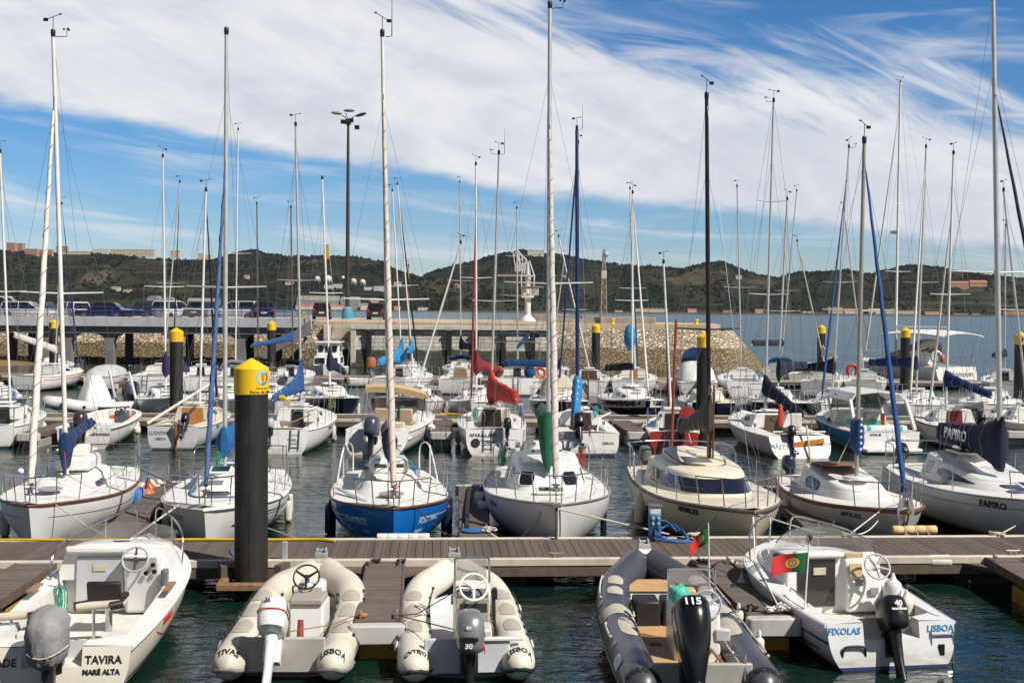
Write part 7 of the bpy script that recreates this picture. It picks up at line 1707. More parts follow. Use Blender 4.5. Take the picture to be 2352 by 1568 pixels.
b.fend(.40, 1, .30, .09, .34, FENW, 'small white fender on the left of the brown-straked sailboat by the finger'); b.fend(.52, -1, .35, .11, .6, FENB, 'navy fender between the brown-straked sailboat and its right neighbour, farther')
line('mooring_line', 'white mooring rope from the brown-straked bow down to the walkway, upper strand', [b.w(b.edge(.93, 1)), V((*on1(6.6, .95), PZ + .05))], mat('rope_white', (.68, .66, .62), .85), .013); line('mooring_line', 'white mooring rope from the brown-straked bow down to the walkway, sagging lower strand', [b.w(b.edge(.93, 1) - V((0, 0, .1))), V((*on1(6.7, .95), PZ + .05))], mat('rope_white', (.68, .66, .62), .85), .012, sag=.12)
ropeheap('pale rope heap on the walkway under the brown-straked bow', (*on1(6.55, .92), PZ), .13, ROPE, 12, .016)
line('mooring_chain', 'dark chain hanging from the brown-straked bow', [b.w((.05, 3.0, .8)), b.w((.02, 2.85, .1))], mat('chain', (.06, .055, .05), .5, .6), .016, cat='chain')

# G --- boat at the right edge
b = Boat('sailboat', 'white sailboat with large navy boom cover lettered in white, at the right edge', 'sailboat', (10.55, 30.1), (11.0, 22.75), GROW)
b.hull(2.85, 1.12, .92, HY, tw=.72, sm=.42, q=1.45, rake=.5, trake=-.2, cock=(-3.3, -1.5, .66, .45, 1), rail=mat('rail_alu', (.5, .48, .44), .4, .5), railr=.02, railz=0)
b.stripe(mat('pinstripe', (.05, .04, .045), .4), .20, .212, .02, .95)
cb, P = b.cabin(-1.6, 2.1, .95, .56, .12, 1.0, 2.4, WHITE, .24, cam=.10)
for s_ in (-1, 1): b.window(P, s_ * .55, s_ * .90, .42, .50, GLASSD, cb, sq=3, v0b=.22, v1b=.86)
b.window(P, -.26, .26, .45, .86, mat('smoked_pane', (.06, .045, .055), .1), cb, sq=3)
for k in range(5):
    for s_ in (-1, 1): MB().box(P(s_ * .965, .30 + .12 * k, .004), (.01, .32, .02)).obj('side_louvre', mat('louvre_grey', (.28, .28, .3), .5), cb)
b.hatch(0, 1.9, 1.23, .55, .35, GLASSD, R(-8), .03); b.hatch(0, -1.0, 1.58, .8, .8, mat('smoked_pane', (.06, .045, .055), .1), 0, .05)
b.pulpit(.85, .56); b.pushpit(.15, .62); b.stanchions([.30, .46, .64], .58)
b.mast(.55, 1.42, (2281, 2), r=.060, m=ALU, spr=((.42, 1.05),), fore=dict(f=.80, m=mat('sail_cover_black', (.012, .015, .025), .8, bump=.3, bscale=14), r=.050, lo=.05, hi=.97), boom=dict(z=1.98, L=3.2, ang=R(-2), m=NAVY, hm=.62, he=.24, dr=.46, k=3.4, w=.16, lo=.22), vane=1.0)
a_, e_ = b.boom
text('PAPIRO', .36, 'lettering', INKW, b.sc, mx=frame(a_.lerp(e_, .58) + V((.20, 0, .02)), (0, 1, 0), y=(0, 0, 1)), depth=.004, bold=.006, shear=.1)
b.side_text('PAPIRO', .19, .80, .86, 1, INK, .006)
outboard(b.t, (.5, -3.75, .95), BLACK, BLACK, .75, R(40)); MB().box((.75, -3.4, 1.25), (.05, .32, .10), M.Rotation(R(20), 3, 'X')).obj('rail_board', WOOD, b.t, bevel=.01)
b.coilrope((.95, -.2, 1.2), ROPE, .12, .25); b.fend(.30, 1, .62, .15, .80, FENB, 'big navy fender between the brown-straked sailboat and the lettered navy cover')
p = b.w((.78, -3.3, 1.62)); fender(p, .07, .38, FENW, 'small white float lashed to the stern rail of the rightmost sailboat', horiz=R(5), hang=0)
line('mooring_line', 'mooring rope with dark snubber on the rightmost sailboat bow', [b.w(b.edge(.94, 1)), b.w((.7, 2.75, .55)), V((*on1(9.6, .95), PZ + .05))], ROPE, .016, knots=(1,)); ropeheap('pale rope heap on the walkway under the rightmost bow', (*on1(9.5, .92), PZ), .14, ROPE, 14, .017)
# ================================================================ farther rows
def yacht(label, sp, bp, B=2.3, fb=.95, fs=.78, hm=None, tw=.76, tr=0., cab=None, mast=None, spr=((.45, .75),), mm=None, r=.044, fore=None, boom=None, win=2, door=None, lod=1, rail=None, deck=DECKW, vane=1.0, ant=0, ob=None, stext=(), wmat=GLASSD, hood=None, seats=1, ladder=None, rudder=None, push=True, mz=None, my=.06, group='sailboats on the second and third walkways', rake=.35, back=True, cm=WHITE, stripe=None, notch=None, fend=(), dhalf=.24):
    b = Boat('sailboat', label, 'sailboat', sp, bp, group); L_ = b.L
    b.hull(B, fb, fs, hm or HW, tw=tw, sm=.42, q=1.6, rake=rake, trake=tr, cock=(-L_ / 2 + .32, -.09 * L_, .27 * B, fs - .42, seats), rail=rail or WHITE, railr=.024, n=16 if lod else 24, mv=7, deck=deck)
    if stripe: b.stripe(stripe, .2, .235, .02, .93)
    ya, yf, W, ha, hf = cab or (-.09 * L_, .30 * L_, .33 * B, .46, .16)
    cb, P = b.cabin(ya, yf, W, ha, hf, .25 * (yf - ya), 2.8, cm, .2, cam=.08, N=12); b.cb, b.P = cb, P
    for s_ in (-1, 1):
        if win >= 1: b.window(P, s_ * .72, s_ * .92, .34, .82, wmat, cb, nu=6)
        if win >= 2: b.window(P, s_ * .46, s_ * .64, .30, .76, wmat, cb, nu=6)
    if win >= 3: b.window(P, -.16, .16, .3, .72, wmat, cb, nu=6)
    b.hatch(0, ya + (yf - ya) * .66, b.deckz(ya + (yf - ya) * .66) + lerp(ha, hf, .66) + .06, .42, .42, GLASSD, R(-5), .05)
    z = b.deckz(ya)
    if door is not None: b.door(ya - .01, z - .38, z + ha * .86, dhalf, dhalf * .85, door)
    MB().box((0, ya + .3, z + ha + .09), (.6, .7, .06)).obj('sliding_hatch', cm, b.t, bevel=.02)
    b.pulpit(.85, .52, r=.015); b.stanchions([.34, .58] if lod else [.3, .48, .66], .52, wires=1 if lod else 2)
    if push: b.pushpit(.16, .58, gap=.35 if ob else 0, r=.016)
    for s_ in (-1, 1): MB().lathe([(.06, 0), (.045, .08), (.055, .13)], (s_ * .34 * B, -.16 * L_, z + .02), 10).obj('winch', STEEL, b.t)
    if hood: curved_hood(b, ya - .15, z + ha * .75, W * .95, .85, .55, hood, wm=mat('hood_pane', (.25, .26, .28), .15))
    if mast: b.mast(my * L_, mz or (b.deckz(my * L_) + lerp(ha, hf, (my * L_ - ya) / (yf - ya)) + .04), mast, r=r, m=mm or ALU, spr=spr, fore=fore if fore is not None else {}, boom=boom, lod=lod, vane=vane, ant=ant, wire=.006, back=back)
    if ladder is not None:
        mb = MB()
        for dx in (-.14, .14): mb.tube([(ladder + dx, -L_ / 2 + tr * .1 - .02, fs + .02), (ladder + dx, -L_ / 2 + tr * .8 - .05, .15)], .016, 6)
        for zz in (.22, .42, .62): mb.tube([(ladder - .14, -L_ / 2 - .04 + tr * .6, zz), (ladder + .14, -L_ / 2 - .04 + tr * .6, zz)], .014, 6)
        mb.obj('boarding_ladder', STEEL, b.t)
    if rudder:
        m_, x_ = rudder; MB().box((x_, -L_ / 2 + tr * .5 - .05, .35), (.08, .14, 1.25), M.Rotation(-math.atan2(tr, fs), 3, 'X')).obj('rudder', m_, b.t, bevel=.02); MB().tube([(x_, -L_ / 2, fs + .05), (x_, -L_ / 2 + .9, fs + .2)], [.025, .018], 6).obj('tiller', WOOD, b.t)
    if ob: outboard(b.t, (ob[0], -L_ / 2 - .02, fs - .02), ob[1], BLACK, ob[2], R(ob[3]) if len(ob) > 3 else 0)
    for body, size, cx, zz, m_ in stext: b.transom_text(body, size, cx, zz, m_, .003)
    for x, s_, dr, m_, lab in fend: b.fend(x, s_, dr, .10, .55, m_, lab)
    return b
px = pxy
# ---- row 3: sterns to the viewer, bows on the second walkway
b = yacht('white sailboat cut by the left edge, with blue coiled cloth on its mast foot', px(-35, 39.4), px(60, 45.4), 2.4, mast=(0, 352), mm=ALUW, my=.08, fore=dict(), boom=None, door=GLASSD, win=2, lod=0, fend=((.35, 1, .5, FENW, 'white fender on the right side of the sailboat at the left edge'), (.62, 1, .5, FENW, 'white fender near the bow of the sailboat at the left edge')))
b.coilrope((.12, .5, 1.7), ROPEB, .2, .6); b.coilrope((.0, .52, 1.9), ROPEB, .15, .5)
# open fishing boat
b = Boat('fishing_boat', 'open white fishing boat with dark outboard and lettered transom, left of the wooden-doored boat', 'motorboat', px(192, 39.7), px(283, 44.9))
b.hull(1.95, .95, .72, HWR, tw=.90, sm=.5, q=2.4, rake=.3, trake=-.05, cock=(-2.1, 2.2, .78, .22, 0), notch=(.34, .42), rail=WHITE, railr=.05, n=20, deck=WHITE, camber=.0)
MB().box((.15, -.2, .42), (1.3, .5, .42)).obj('thwart_box', COCK, b.t, bevel=.03); o = MB().box((.42, .75, .62), (.5, .4, .75), taper=.9).obj('console', mat('console_grey', (.10, .10, .11), .5), b.t, bevel=.03); swheel(b.t, (.42, .62, 1.08), (0, -.4, .9), .17, BLACK, BLACK, .018)
MB().box((.25, 1.45, .72), (.9, .35, .12)).obj('life_jackets', ORANGE, b.t, bevel=.04)
outboard(b.t, (-.05, -2.6, .55), mat('outboard_plum', (.04, .025, .035), .25, coat=.4), BLACK, 1.15, R(12)); b.transom_text('TRAFARIA', .12, .60, .48, INK, .003)
for x in (-.5, .5): MB().box((x * .86, -2.5, .82), (.08, .3, .22), M.Rotation(R(25 * (1 if x > 0 else -1)), 3, 'Y')).obj('side_wing', WHITE, b.t, bevel=.02)
b.fend(.62, 1, .42, .12, .3, FENW, 'round white fender on the right of the open fishing boat'); b.fend(.72, 1, .45, .07, .45, FENW, 'thin cream fender at the bow of the open fishing boat'); b.fend(.55, -1, .35, .13, .32, mat('fender_cream', (.6, .5, .3), .6), 'cream ball fender between the finger and the open fishing boat')
p = gz(78, 957, .42); fender((p.x, p.y, .45), .17, .42, mat('fender_ochre', (.5, .30, .06), .6), 'ochre cylinder fender on the edge of the second walkway at left', horiz=R(80), hang=0)
# wooden-doored boat
b = yacht('white sailboat with varnished plywood door and pale grey transom lettered in grey', px(398, 39.7), px(500, 45.6), 2.05, .95, .78, HG, .84, -.1, mast=(473, 440), mm=ALUW, door=mat('ply_orange', (.42, .19, .05), .45, scale=5, coat=.2), dhalf=.42, fore=dict(m=mat('sail_cover_black', (.012, .015, .025), .8), r=.045, f=.97), boom=None, win=1, lod=0, ob=(.42, BLACK, .7, 38), rudder=(WOOD, .12), stext=(('LUDOVIC', .17, -.45, .55, INKG), ('LISBOA', .11, -.42, .36, INKG)), push=False, deck=mat('deck_cream', (.66, .58, .45), .6), cm=mat('cabin_cream', (.66, .6, .5), .5), fend=())
MB().tube([(-.95, -2.75, .85), (.75, -1.0, 2.1)], .055, 10).obj('wooden_spar', mat('spar_cream', (.66, .58, .48), .5), b.t); b.stripe(SKYC, .10, .22, .30, .36, 'blue_flash')
# blue and yellow sail cover
b = yacht('white sailboat with hanging navy and yellow sail cover and small grey outboard', px(648, 38.8), px(728, 45.4), 2.35, 1.0, .80, HWR, .74, -.2, mast=(679, 290), mm=ALU, my=.02, door=GLASSD, boom=dict(z=1.95, L=1.7, ang=R(-12), sw=R(-25), m=BLUEC, hm=1.2, he=0.18, k=4, w=.12, dr=.1), win=1, lod=0, ob=(-.35, GREYM, .65, 8), ladder=.45, fend=((.60, 1, .52, FENW, 'white fender with dark cap on the right of the boat with the yellow-edged sail cover'),))
a_, e_ = b.boom; MB().box(a_.lerp(e_, .6) - V((0, 0, .12)), (.2, 1.0, .12), M.Rotation(R(-12), 3, 'X')).obj('yellow_lining', mat('canvas_yellow', (.62, .48, .02), .8), b.t, bevel=.03)
b.side_text('5683 LX 5', .15, .40, .62, 1, INKG, .003); MB().add([(.12, -2.2, 1.55), (.55, -2.0, 1.75), (.5, -2.05, 1.5)], [(0, 1, 2)]).obj('pennant', mat('pennant_lilac', (.45, .42, .52), .8), b.t); MB().tube([(-.1, -2.9, .85), (.65, -1.7, 1.15)], .025, 6).obj('tiller', WOOD, b.t)
for k in range(5): MB().tube([(.75 + .03 * k, 1.6 + .12 * k, 1.1), (.76 + .05 * k, 1.6 + .13 * k, 1.65)], .008, 5).obj('reed', mat('reed_green', (.35, .42, .06), .8), b.t)
# beige bimini motorboat
b = Boat('motorboat', 'white motorboat with beige folded bimini and navy outboard, behind the tan furled sail', 'motorboat', px(868, 39.1), px(952, 45.0))
b.hull(2.3, 1.05, .78, HWR, tw=.92, sm=.45, q=2.1, rake=.6, trake=-.45, cock=(-2.2, .3, .86, .3, 0), notch=(.45, .36), rail=WHITE, railr=.035, n=22, deck=WHITE, camber=.02, vee=.3)
b.stripe(mat('pinstripe', (.05, .04, .045), .4), .30, .315, .01, .9); TAN = mat('seat_tan', (.52, .40, .25), .6)
MB().box((0, -1.9, .62), (1.5, .45, .35)).obj('stern_bench', TAN, b.t, bevel=.05); MB().box((0, -2.12, .85), (1.5, .12, .25)).obj('bench_back', mat('seat_cream', (.6, .54, .44), .6), b.t, bevel=.05)
for x in (-.45, .45):
    o = MB().box((x, -.35, .78), (.5, .45, .14)).obj('helm_seat', TAN, b.t, bevel=.05); MB().box((x, -.55, 1.05), (.48, .12, .5), M.Rotation(R(8), 3, 'X')).obj('backrest', TAN, o, bevel=.05)
for x in (-.48, .48): MB().loft([[V((x + sx, y, z)) for sx, y in ((-.36, .05 + .1 * i), (.36, .05 + .1 * i), (.36, .62), (-.36, .62))] for i, z in enumerate((.35, .95, 1.15))]).obj('console', WHITE, b.t, bevel=.05)
swheel(b.t, (.42, -.02, 1.12), (0, -.8, .55), .18, INKW, GREYM); gl = [[V((1.0 * cos(PI * (1 - j / 14)), .35 + .75 * sin(PI * j / 14) - .2 * k, 1.12 + .48 * k)) for j in range(15)] for k in (0, .5, 1)]
MB().slab(gl, V((0, -.008, 0))).obj('windscreen', mat('tinted_screen', (.10, .07, .07), .08, alpha=.75), b.t); MB().tube(gl[2], .015, 6).obj('windscreen_rail', STEEL, b.t)
g = [[V((x, -.30 + .55 * k, 2.02 - .10 * abs(x) ** 2 - .10 * (x) + (.09 * sin(PI * k)))) for x in [-1.1 + 2.2 * i / 14 for i in range(15)]] for k in (0, .25, .5, .75, 1)]
MB().slab(g, V((0, 0, -.20))).obj('folded_bimini', BEIGE, b.t, ang=60)
mb = MB()
for s_ in (-1, 1): mb.tube([(s_ * 1.05, -.9, .85), (s_ * 1.1, -.2, 1.85), (s_ * 1.02, .2, 1.86)], .018, 6); mb.tube([(s_ * 1.05, .2, .9), (s_ * 1.1, -.05, 1.88)], .016, 6)
mb.obj('bimini_frame', STEEL, b.t); b.pulpit(.72, .45, r=.018)
outboard(b.t, (-.12, -3.02, .42), mat('outboard_slate', (.05, .06, .085), .3, coat=.4), BLACK, 1.35, R(10)); MB().box((-.85, -2.75, .5), (.5, .45, .10)).obj('swim_step', WHITE, b.t, bevel=.03); MB().box((.85, -2.75, .5), (.5, .45, .10)).obj('swim_step', WHITE, b.t, bevel=.03)
MB().ball((.28, -.5, 1.1), (.18, .1, .3), 10, 8).obj('green_towel', GREENC, b.t); b.fend(.42, 1, .42, .12, .66, FENB, 'navy fender on the right of the beige-bimini motorboat'); b.fend(.62, 1, .45, .12, .6, FENW, 'white fender near the bow of the beige-bimini motorboat')
b.transom_text('PRAIA', .10, .75, .30, INKG, .002)
# red sail cover boat
b = yacht('white sailboat with bright red boom cover and dark lettering on its round transom', px(1137, 38.8), px(1122, 45.4), 2.35, 1.0, .86, HWR, .80, -.22, mast=(1146, 355), mm=ALU, my=.02, door=mat('door_dark_brown', (.03, .018, .015), .4), dhalf=.38, spr=((.42, .8), ), boom=dict(z=1.9, L=2.5, sw=R(18), ang=R(-3), m=REDC, hm=.85, he=.30, k=5, w=.17, dr=.35, lo=.2), win=1, lod=0, ob=(.42, BLACK, .72, 0), ladder=-.22, vane=2, ant=1, stext=(('APARA-LÁPIS', .155, -.38, .66, INK), ('CASCAIS', .12, -.12, .44, INK)), push=True, fend=((.50, -1, .5, FENW, 'white fender on the left of the red-covered sailboat'), (.52, 1, .5, FENW, 'cream fender on the right of the red-covered sailboat')), rudder=(WHITE, .30))
MB().lathe([(.15, 0), (.15, .012)], (-.62, b.y0(0) - .125, .42), 20, M.Rotation(R(90 - 14), 3, 'X')).obj('black_disc', INK, b.t)
for x, m_ in ((-.55, ROPEG), (.55, ROPE)): b.coilrope((x, -.65, 1.35), m_, .1, .45)
MB().box((.42, b.y0(0) - .02, .52), (.5, .08, .16)).obj('outboard_pad', WOOD, b.t, bevel=.02)
# white boat with sky blue cover
b = yacht('bright white sailboat with sky blue drooping sail cover, blue mast and black tilted outboard', px(1360, 38.8), px(1308, 45.3), 2.15, .98, .76, HW, .86, -.12, mast=(1325, 298), mm=mat('mast_navy', (.012, .03, .12), .5), my=.08, mz=1.35, r=.075, door=mat('door_dark_brown', (.03, .018, .015), .4), dhalf=.40, boom=dict(z=2.15, L=2.4, sw=R(-8), ang=R(-24), m=SKYC, hm=0.35, he=0.33, k=3, w=.17, dr=.05), win=1, lod=0, ob=(-.42, BLACK, 1.0, 35), stext=(('LISBOA', .12, .55, .42, INKG),), push=False, vane=1, ant=1, fend=((.35, -1, .5, FENW, 'cream fender on the left of the sky-blue-covered sailboat'), (.45, 1, .5, FENW, 'cream fender on the right of the sky-blue-covered sailboat')))
b.coilrope((.52, -.62, 1.45), mat('rope_teal', (.02, .28, .40), .8), .13, .42); MB().tube([(.2, -3.2, .75), (.35, -2.6, 1.2), (.85, -1.8, 1.3)], .03, 8).obj('boarding_arm', ALUW, b.t); MB().tube([(-.05, -3.25, .1), (-.05, -3.25, 1.0)], .03, 8).obj('rudder_post', WOOD, b.t)
MB().box((0, -.63, 1.32), (.22, .03, .09)).obj('name_board', mat('board_cream', (.7, .66, .55), .5), b.t)
# small red boat
b = yacht('small red hulled cabin boat with white topsides and round red cover', px(1551, 40.6), px(1538, 45.4), 1.85, .85, .62, HR, .90, -.08, mast=(1524, 605), mm=ALUW, my=.10, r=.045, door=mat('door_dark_brown', (.03, .018, .015), .4), dhalf=.30, fore=dict(m=MAROON, r=.04, f=.8, lo=.02), boom=None, cab=(-.8, 1.5, .62, .55, .3), win=1, ob=(.25, BLACK, .95, 0), ladder=-.2, lod=0, push=False, spr=(), back=False)
MB().lathe([(.30, 0), (.30, .05), (.2, .07)], (.52, -.95, 1.12), 22, M.Rotation(R(90), 3, 'X')).obj('round_cover', mat('cover_red', (.30, .02, .02), .7), b.t); b.stripe(WHITE, -.01, .16, .0, .99, 'white_topside'); b.coilrope((-.62, -1.2, .85), ROPEB, .16, .3)
b.fend(.55, -1, .25, .11, .4, FENW, 'pale fender on the left of the small red boat, by the finger'); MB().box((-.42, -.85, 1.05), (.1, .03, .1)).obj('emblem', INK, b.t)
# MÅSTY III
b = yacht('white racing sailboat with navy sail hood, orange plank and lettered open transom', px(1838, 39.0), px(1706, 45.4), 2.4, .98, .70, HWR, .86, -.45, mast=(1777, 235), mm=ALU, my=.06, door=mat('door_tan_dark', (.10, .07, .05), .6), dhalf=.34, boom=dict(z=2.0, L=2.1, sw=R(22), ang=R(-26), m=NAVY, hm=.6, he=0.30, k=5, w=.15, dr=.2), win=1, lod=0, spr=((.38, .75), (.68, .55)), vane=2, push=False, seats=0)
b.transom_text('MÅSTY III', .20, -.62, .34, INKG, .004, arc=.35); b.transom_text('LISBOA', .16, .78, .42, INKG, .002, arc=.4)
outboard(b.t, (-.30, b.y0(0) - .02, .58), BLACK, BLACK, .72, R(22)); MB().box((.25, b.y0(0) - .2, .48), (1.1, .08, .18), M.Rotation(R(-8), 3, 'Y')).obj('orange_plank', mat('plank_orange', (.62, .25, .04), .5), b.t, bevel=.02); MB().tube([(.22, b.y0(0) - .55, -.1), (.22, b.y0(0) - .1, 1.05)], .035, 8).obj('rudder_post', mat('post_cream', (.62, .58, .45), .5), b.t); MB().tube([(-.85, b.y0(0) + .1, .82), (.95, b.y0(0) + .1, .82)], .03, 8).obj('stern_rail', ALUW, b.t)
MB().ball((-.02, -1.4, 1.2), (.10, .06, .42), 10, 8).obj('red_cloth', REDC, b.t); MB().box((.5, -1.5, 1.05), (.4, .1, .5)).obj('towel', mat('towel', (.6, .56, .5), .9), b.t, bevel=.04)
a_, e_ = b.boom
# NYSA III
b = Boat('cabin_cruiser', 'white motor cruiser with hardtop, turquoise seats and blue canvas along its hull', 'motorboat', px(2046, 40.3), px(1908, 45.6))
b.hull(2.35, 1.05, .72, HWR, tw=.92, sm=.45, q=2.0, rake=.6, trake=-.1, cock=(-2.3, .25, .88, .3, 0), rail=WHITE, railr=.03, n=22, deck=WHITE, camber=.03, vee=.3)
cb, P = b.cabin(.2, 2.3, .82, .42, .12, .8, 2.6, WHITE, .2)
for s_ in (-1, 1): b.window(P, s_ * .55, s_ * .92, .3, .85, GLASSD, cb)
gl = [[V((.95 * cos(PI * (1 - j / 12)), .15 + 1.0 * sin(PI * j / 12) - .45 * k, 1.25 + .62 * k)) for j in range(13)] for k in (0, .5, 1)]
MB().slab(gl, V((0, -.01, 0))).obj('windscreen', mat('green_screen', (.12, .18, .15), .08, alpha=.7), b.t)
pr = [(-1.0, 1.72), (-.82, 1.98), (0, 2.06), (.82, 1.98), (1.0, 1.72)]
MB().loft([[V((x * k, y, z + dz)) for x, z in pr] + [V((x * .97 * k, y, z - .05 + dz)) for x, z in reversed(pr)] for y, dz, k in ((-1.75, 0, 1.02), (.55, .02, .97), (.9, -.1, .9))], True).obj('hardtop', WHITE, b.t, ang=30)
mb = MB()
for s_ in (-1, 1): mb.tube([(s_ * 1.02, -1.72, 1.75), (s_ * 1.08, -2.35, .75)], .07, 6); mb.tube([(s_ * .95, .55, 1.78), (s_ * 1.0, -.1, .9)], .05, 6)
mb.obj('hardtop_post', WHITE, b.t)
for x in (-.42, .38): MB().box((x, -.35, .95), (.52, .45, .5)).obj('helm_seat', mat('seat_white', (.60, .59, .57), .6), b.t, bevel=.08); MB().box((x, -.62, .85), (.54, .12, .2)).obj('seat_trim', mat('seat_turquoise', (.05, .45, .36), .6), b.t, bevel=.03)
MB().box((0, -2.1, .78), (1.7, .35, .22)).obj('stern_cushion', INKW, b.t, bevel=.06)
for x in (-.55, .6): MB().box((x, -2.1, .785), (.22, .37, .225)).obj('cushion_stripe', mat('seat_turquoise', (.05, .45, .36), .6), b.t, bevel=.06)
MB().box((0, -2.62, .42), (1.3, .05, .22)).obj('stern_grille', mat('grille', (.35, .31, .24), .6), b.t); MB().box((0, -2.85, .12), (2.0, .55, .12)).obj('swim_platform', WHITE, b.t, bevel=.03); b.transom_text('NYSA III', .11, -.5, .62, INK, .003)
text('FOR RENT', .2, 'lettering', INK, b.t, mx=frame((-.1, -.95, 1.62), (1, 0, 0), y=(0, -.1, 1)), bold=.002); MB().tube([(.45, -1.2, .6), (.5, -1.0, 1.2)], .08, 8).obj('orange_lifejacket', ORANGE, b.t)
g = [[b.side(lerp(.12, .95, i / 16), b.sh(lerp(.12, .95, i / 16)) - dz, -1, .04)[0] for dz in (.06, .25, .5)] for i in range(17)]
MB().slab(g, V((.02, 0, 0))).obj('hull_canvas', mat('canvas_teal_blue', (.01, .13, .26), .7), b.t); b.pulpit(.75, .45, r=.018); b.coilrope((-.95, .3, .95), ROPEK, .12, .4)
# red door boat
b = yacht('white sailboat with maroon door and dark blue boom cover behind the navy lettered cover', px(2242, 41.3), px(2135, 46.0), 2.3, .98, .80, HW, .78, -.1, mast=(2190, 355), mm=ALUW, my=.10, door=mat('door_maroon', (.16, .015, .02), .5), dhalf=.32, boom=dict(z=2.35, L=2.2, sw=R(25), ang=R(-14), m=mat('canvas_royal', (.010, .035, .14), .85), hm=0.34, he=0.21, k=4, w=.14, dr=.25), win=1, lod=0, ob=(.2, BLACK, .85, 50), fore=dict(m=SAILW, r=.05, f=.75, lo=.03), rail=TEAK)
b = yacht('white sailboat at the right edge behind the navy lettered cover, dark cabin window', px(2420, 43.0), px(2310, 47.0), 2.2, .95, .78, HW, win=2, door=None, mast=(2305, 440), mm=ALU, my=.0, boom=None)

# ---- row 4: bows to the viewer on the far side of the second walkway
b = yacht('white sailboat with rounded cabin at the left edge, beyond the second walkway', px(-70, 54.5), px(62, 49.0), 2.3, 1.0, .8, HW, mast=None, win=1, stripe=mat('tape_blue', (.02, .07, .25), .4))
r_ = Rib('inflatable_boat', 'grey and white inflatable with white covered console and arch beyond the open fishing boat', 'inflatable boat', px(300, 52.8), px(98, 49.6))
r_.build(2.1, .27, mat('hypalon_pale', (.58, .58, .58), .5), tailz=.38, bowz=.75, fm=FLOORW); r_.patch(.02, r_.len - .02, -16, 14, STRKN, 'rub_strake', side=1, sq=40)
MB().loft([[V((x * k, y * k - .3, z)) for x, y in rrect(.95, 1.25, .2, 3)] for z, k in ((.35, 1.1), (.9, .95), (1.45, .62), (1.75, .42), (1.8, .3))]).obj('console_cover', mat('cover_white', (.68, .68, .67), .7, bump=.5, bscale=10, var=.1), r_.t)
outboard(r_.t, (0, r_.tr - .05, .72), mat('outboard_slate', (.05, .06, .085), .3, coat=.4), BLACK, 1.3, R(0))
for s_ in (-1, 1): MB().tube([(s_ * .85, r_.tr - .1, .6), (s_ * .8, r_.tr + .25, 1.95)], .06, 8).obj('arch_post', WHITE, r_.t)
b = yacht('white sailboat with purple-navy boom cover, left of the second-row pile', px(368, 55), px(392, 49.0), 2.35, 1.0, .8, HW, mast=(374, 362), mm=ALUW, my=.06, spr=((.44, .85),), boom=dict(z=2.1, L=2.3, sw=R(-30), ang=R(-5), m=PURP, hm=0.84, he=0.21, k=6.5, w=.16, dr=.3), win=3)
b = yacht('white sailboat with a pink rolled cover beside the closest pile, beyond the second walkway', px(500, 55), px(545, 49.0), 2.3, 1.0, .8, HW, mast=None, win=2); MB().tube([(-.8, -1.8, 1.3), (-.75, -1.75, 2.0)], .09, 8).obj('pink_cover', mat('cover_pink', (.5, .22, .25), .8), b.t)
b = yacht('dark navy hulled sailboat with white deck and black mast cover', px(728, 55), px(790, 49.2), 2.45, 1.1, .9, HN, mast=(740, 412), mm=ALUW, my=.02, boom=dict(z=2.3, L=2.4, sw=R(-28), ang=R(-12), m=NAVY, hm=0.93, he=0.24, k=4, w=.13, dr=.2), win=2, vane=0, fend=((.55, -1, .5, FENW, 'white fender on the right side of the dark navy hulled sailboat'),))
b = yacht('white sailboat with maroon furled sail and maroon boom cover', px(1108, 55), px(1083, 49.0), 2.35, 1.0, .82, HWR, mast=(1093, 380), mm=ALUW, my=.05, fore=dict(m=MAROON, r=.05, f=.8, lo=.03), boom=dict(z=2.3, L=2.3, sw=R(-25), ang=R(-8), m=MAROON, hm=0.84, he=0.21, k=6.5, w=.17, dr=.3), win=2, spr=((.5, .7),), fend=((.6, 1, .5, FENW, 'white fender at the left bow of the maroon-covered sailboat'),))
b = yacht('dark hulled sailboat with beige tarpaulin and blue boom cover beyond the second walkway', px(1272, 55.2), px(1300, 49.0), 2.5, 1.05, .85, HD, mast=(1328, 330), mm=mat('mast_navy', (.012, .03, .12), .5), my=-.02, boom=dict(z=2.35, L=2.7, sw=R(68), ang=R(0), m=BLUEC, hm=0.25, he=0.24, k=4, w=.12, dr=.1), win=1)
MB().loft([[V((x * k, y * k - .6, 1.1 + z)) for x, y in rrect(1.5, 1.7, .3, 3)] for z, k in ((-.1, 1.08), (.35, .95), (.75, .55), (.85, .35))]).obj('tarpaulin', mat('tarp_beige', (.48, .42, .34), .8, bump=.5, bscale=8, var=.1), b.t, ang=50)
b = yacht('white and navy hulled sailboat with short navy boom cover and white furled sail', px(1418, 55.2), px(1492, 49.2), 2.5, 1.1, .9, HN, mast=(1453, 445), mm=ALUW, my=.0, fore=dict(m=SAILW, r=.05, f=.97, lo=.03), boom=dict(z=2.3, L=1.5, sw=R(40), ang=R(-6), m=NAVY, hm=0.22, he=0.24, k=1, w=.12, dr=.05), win=2, wmat=mat('plum_window', (.05, .03, .05), .1), deck=WHITE); b.stripe(WHITE, -.01, .34, .0, .985, 'white_topside')
b = yacht('navy hulled sailboat with cream deck, right of the second-row pile with the steel post', px(1606, 55.2), px(1650, 49.4), 2.35, 1.0, .85, HN, mast=None, win=1, deck=mat('deck_cream', (.66, .58, .45), .6), cm=mat('cabin_cream', (.66, .6, .5), .5))
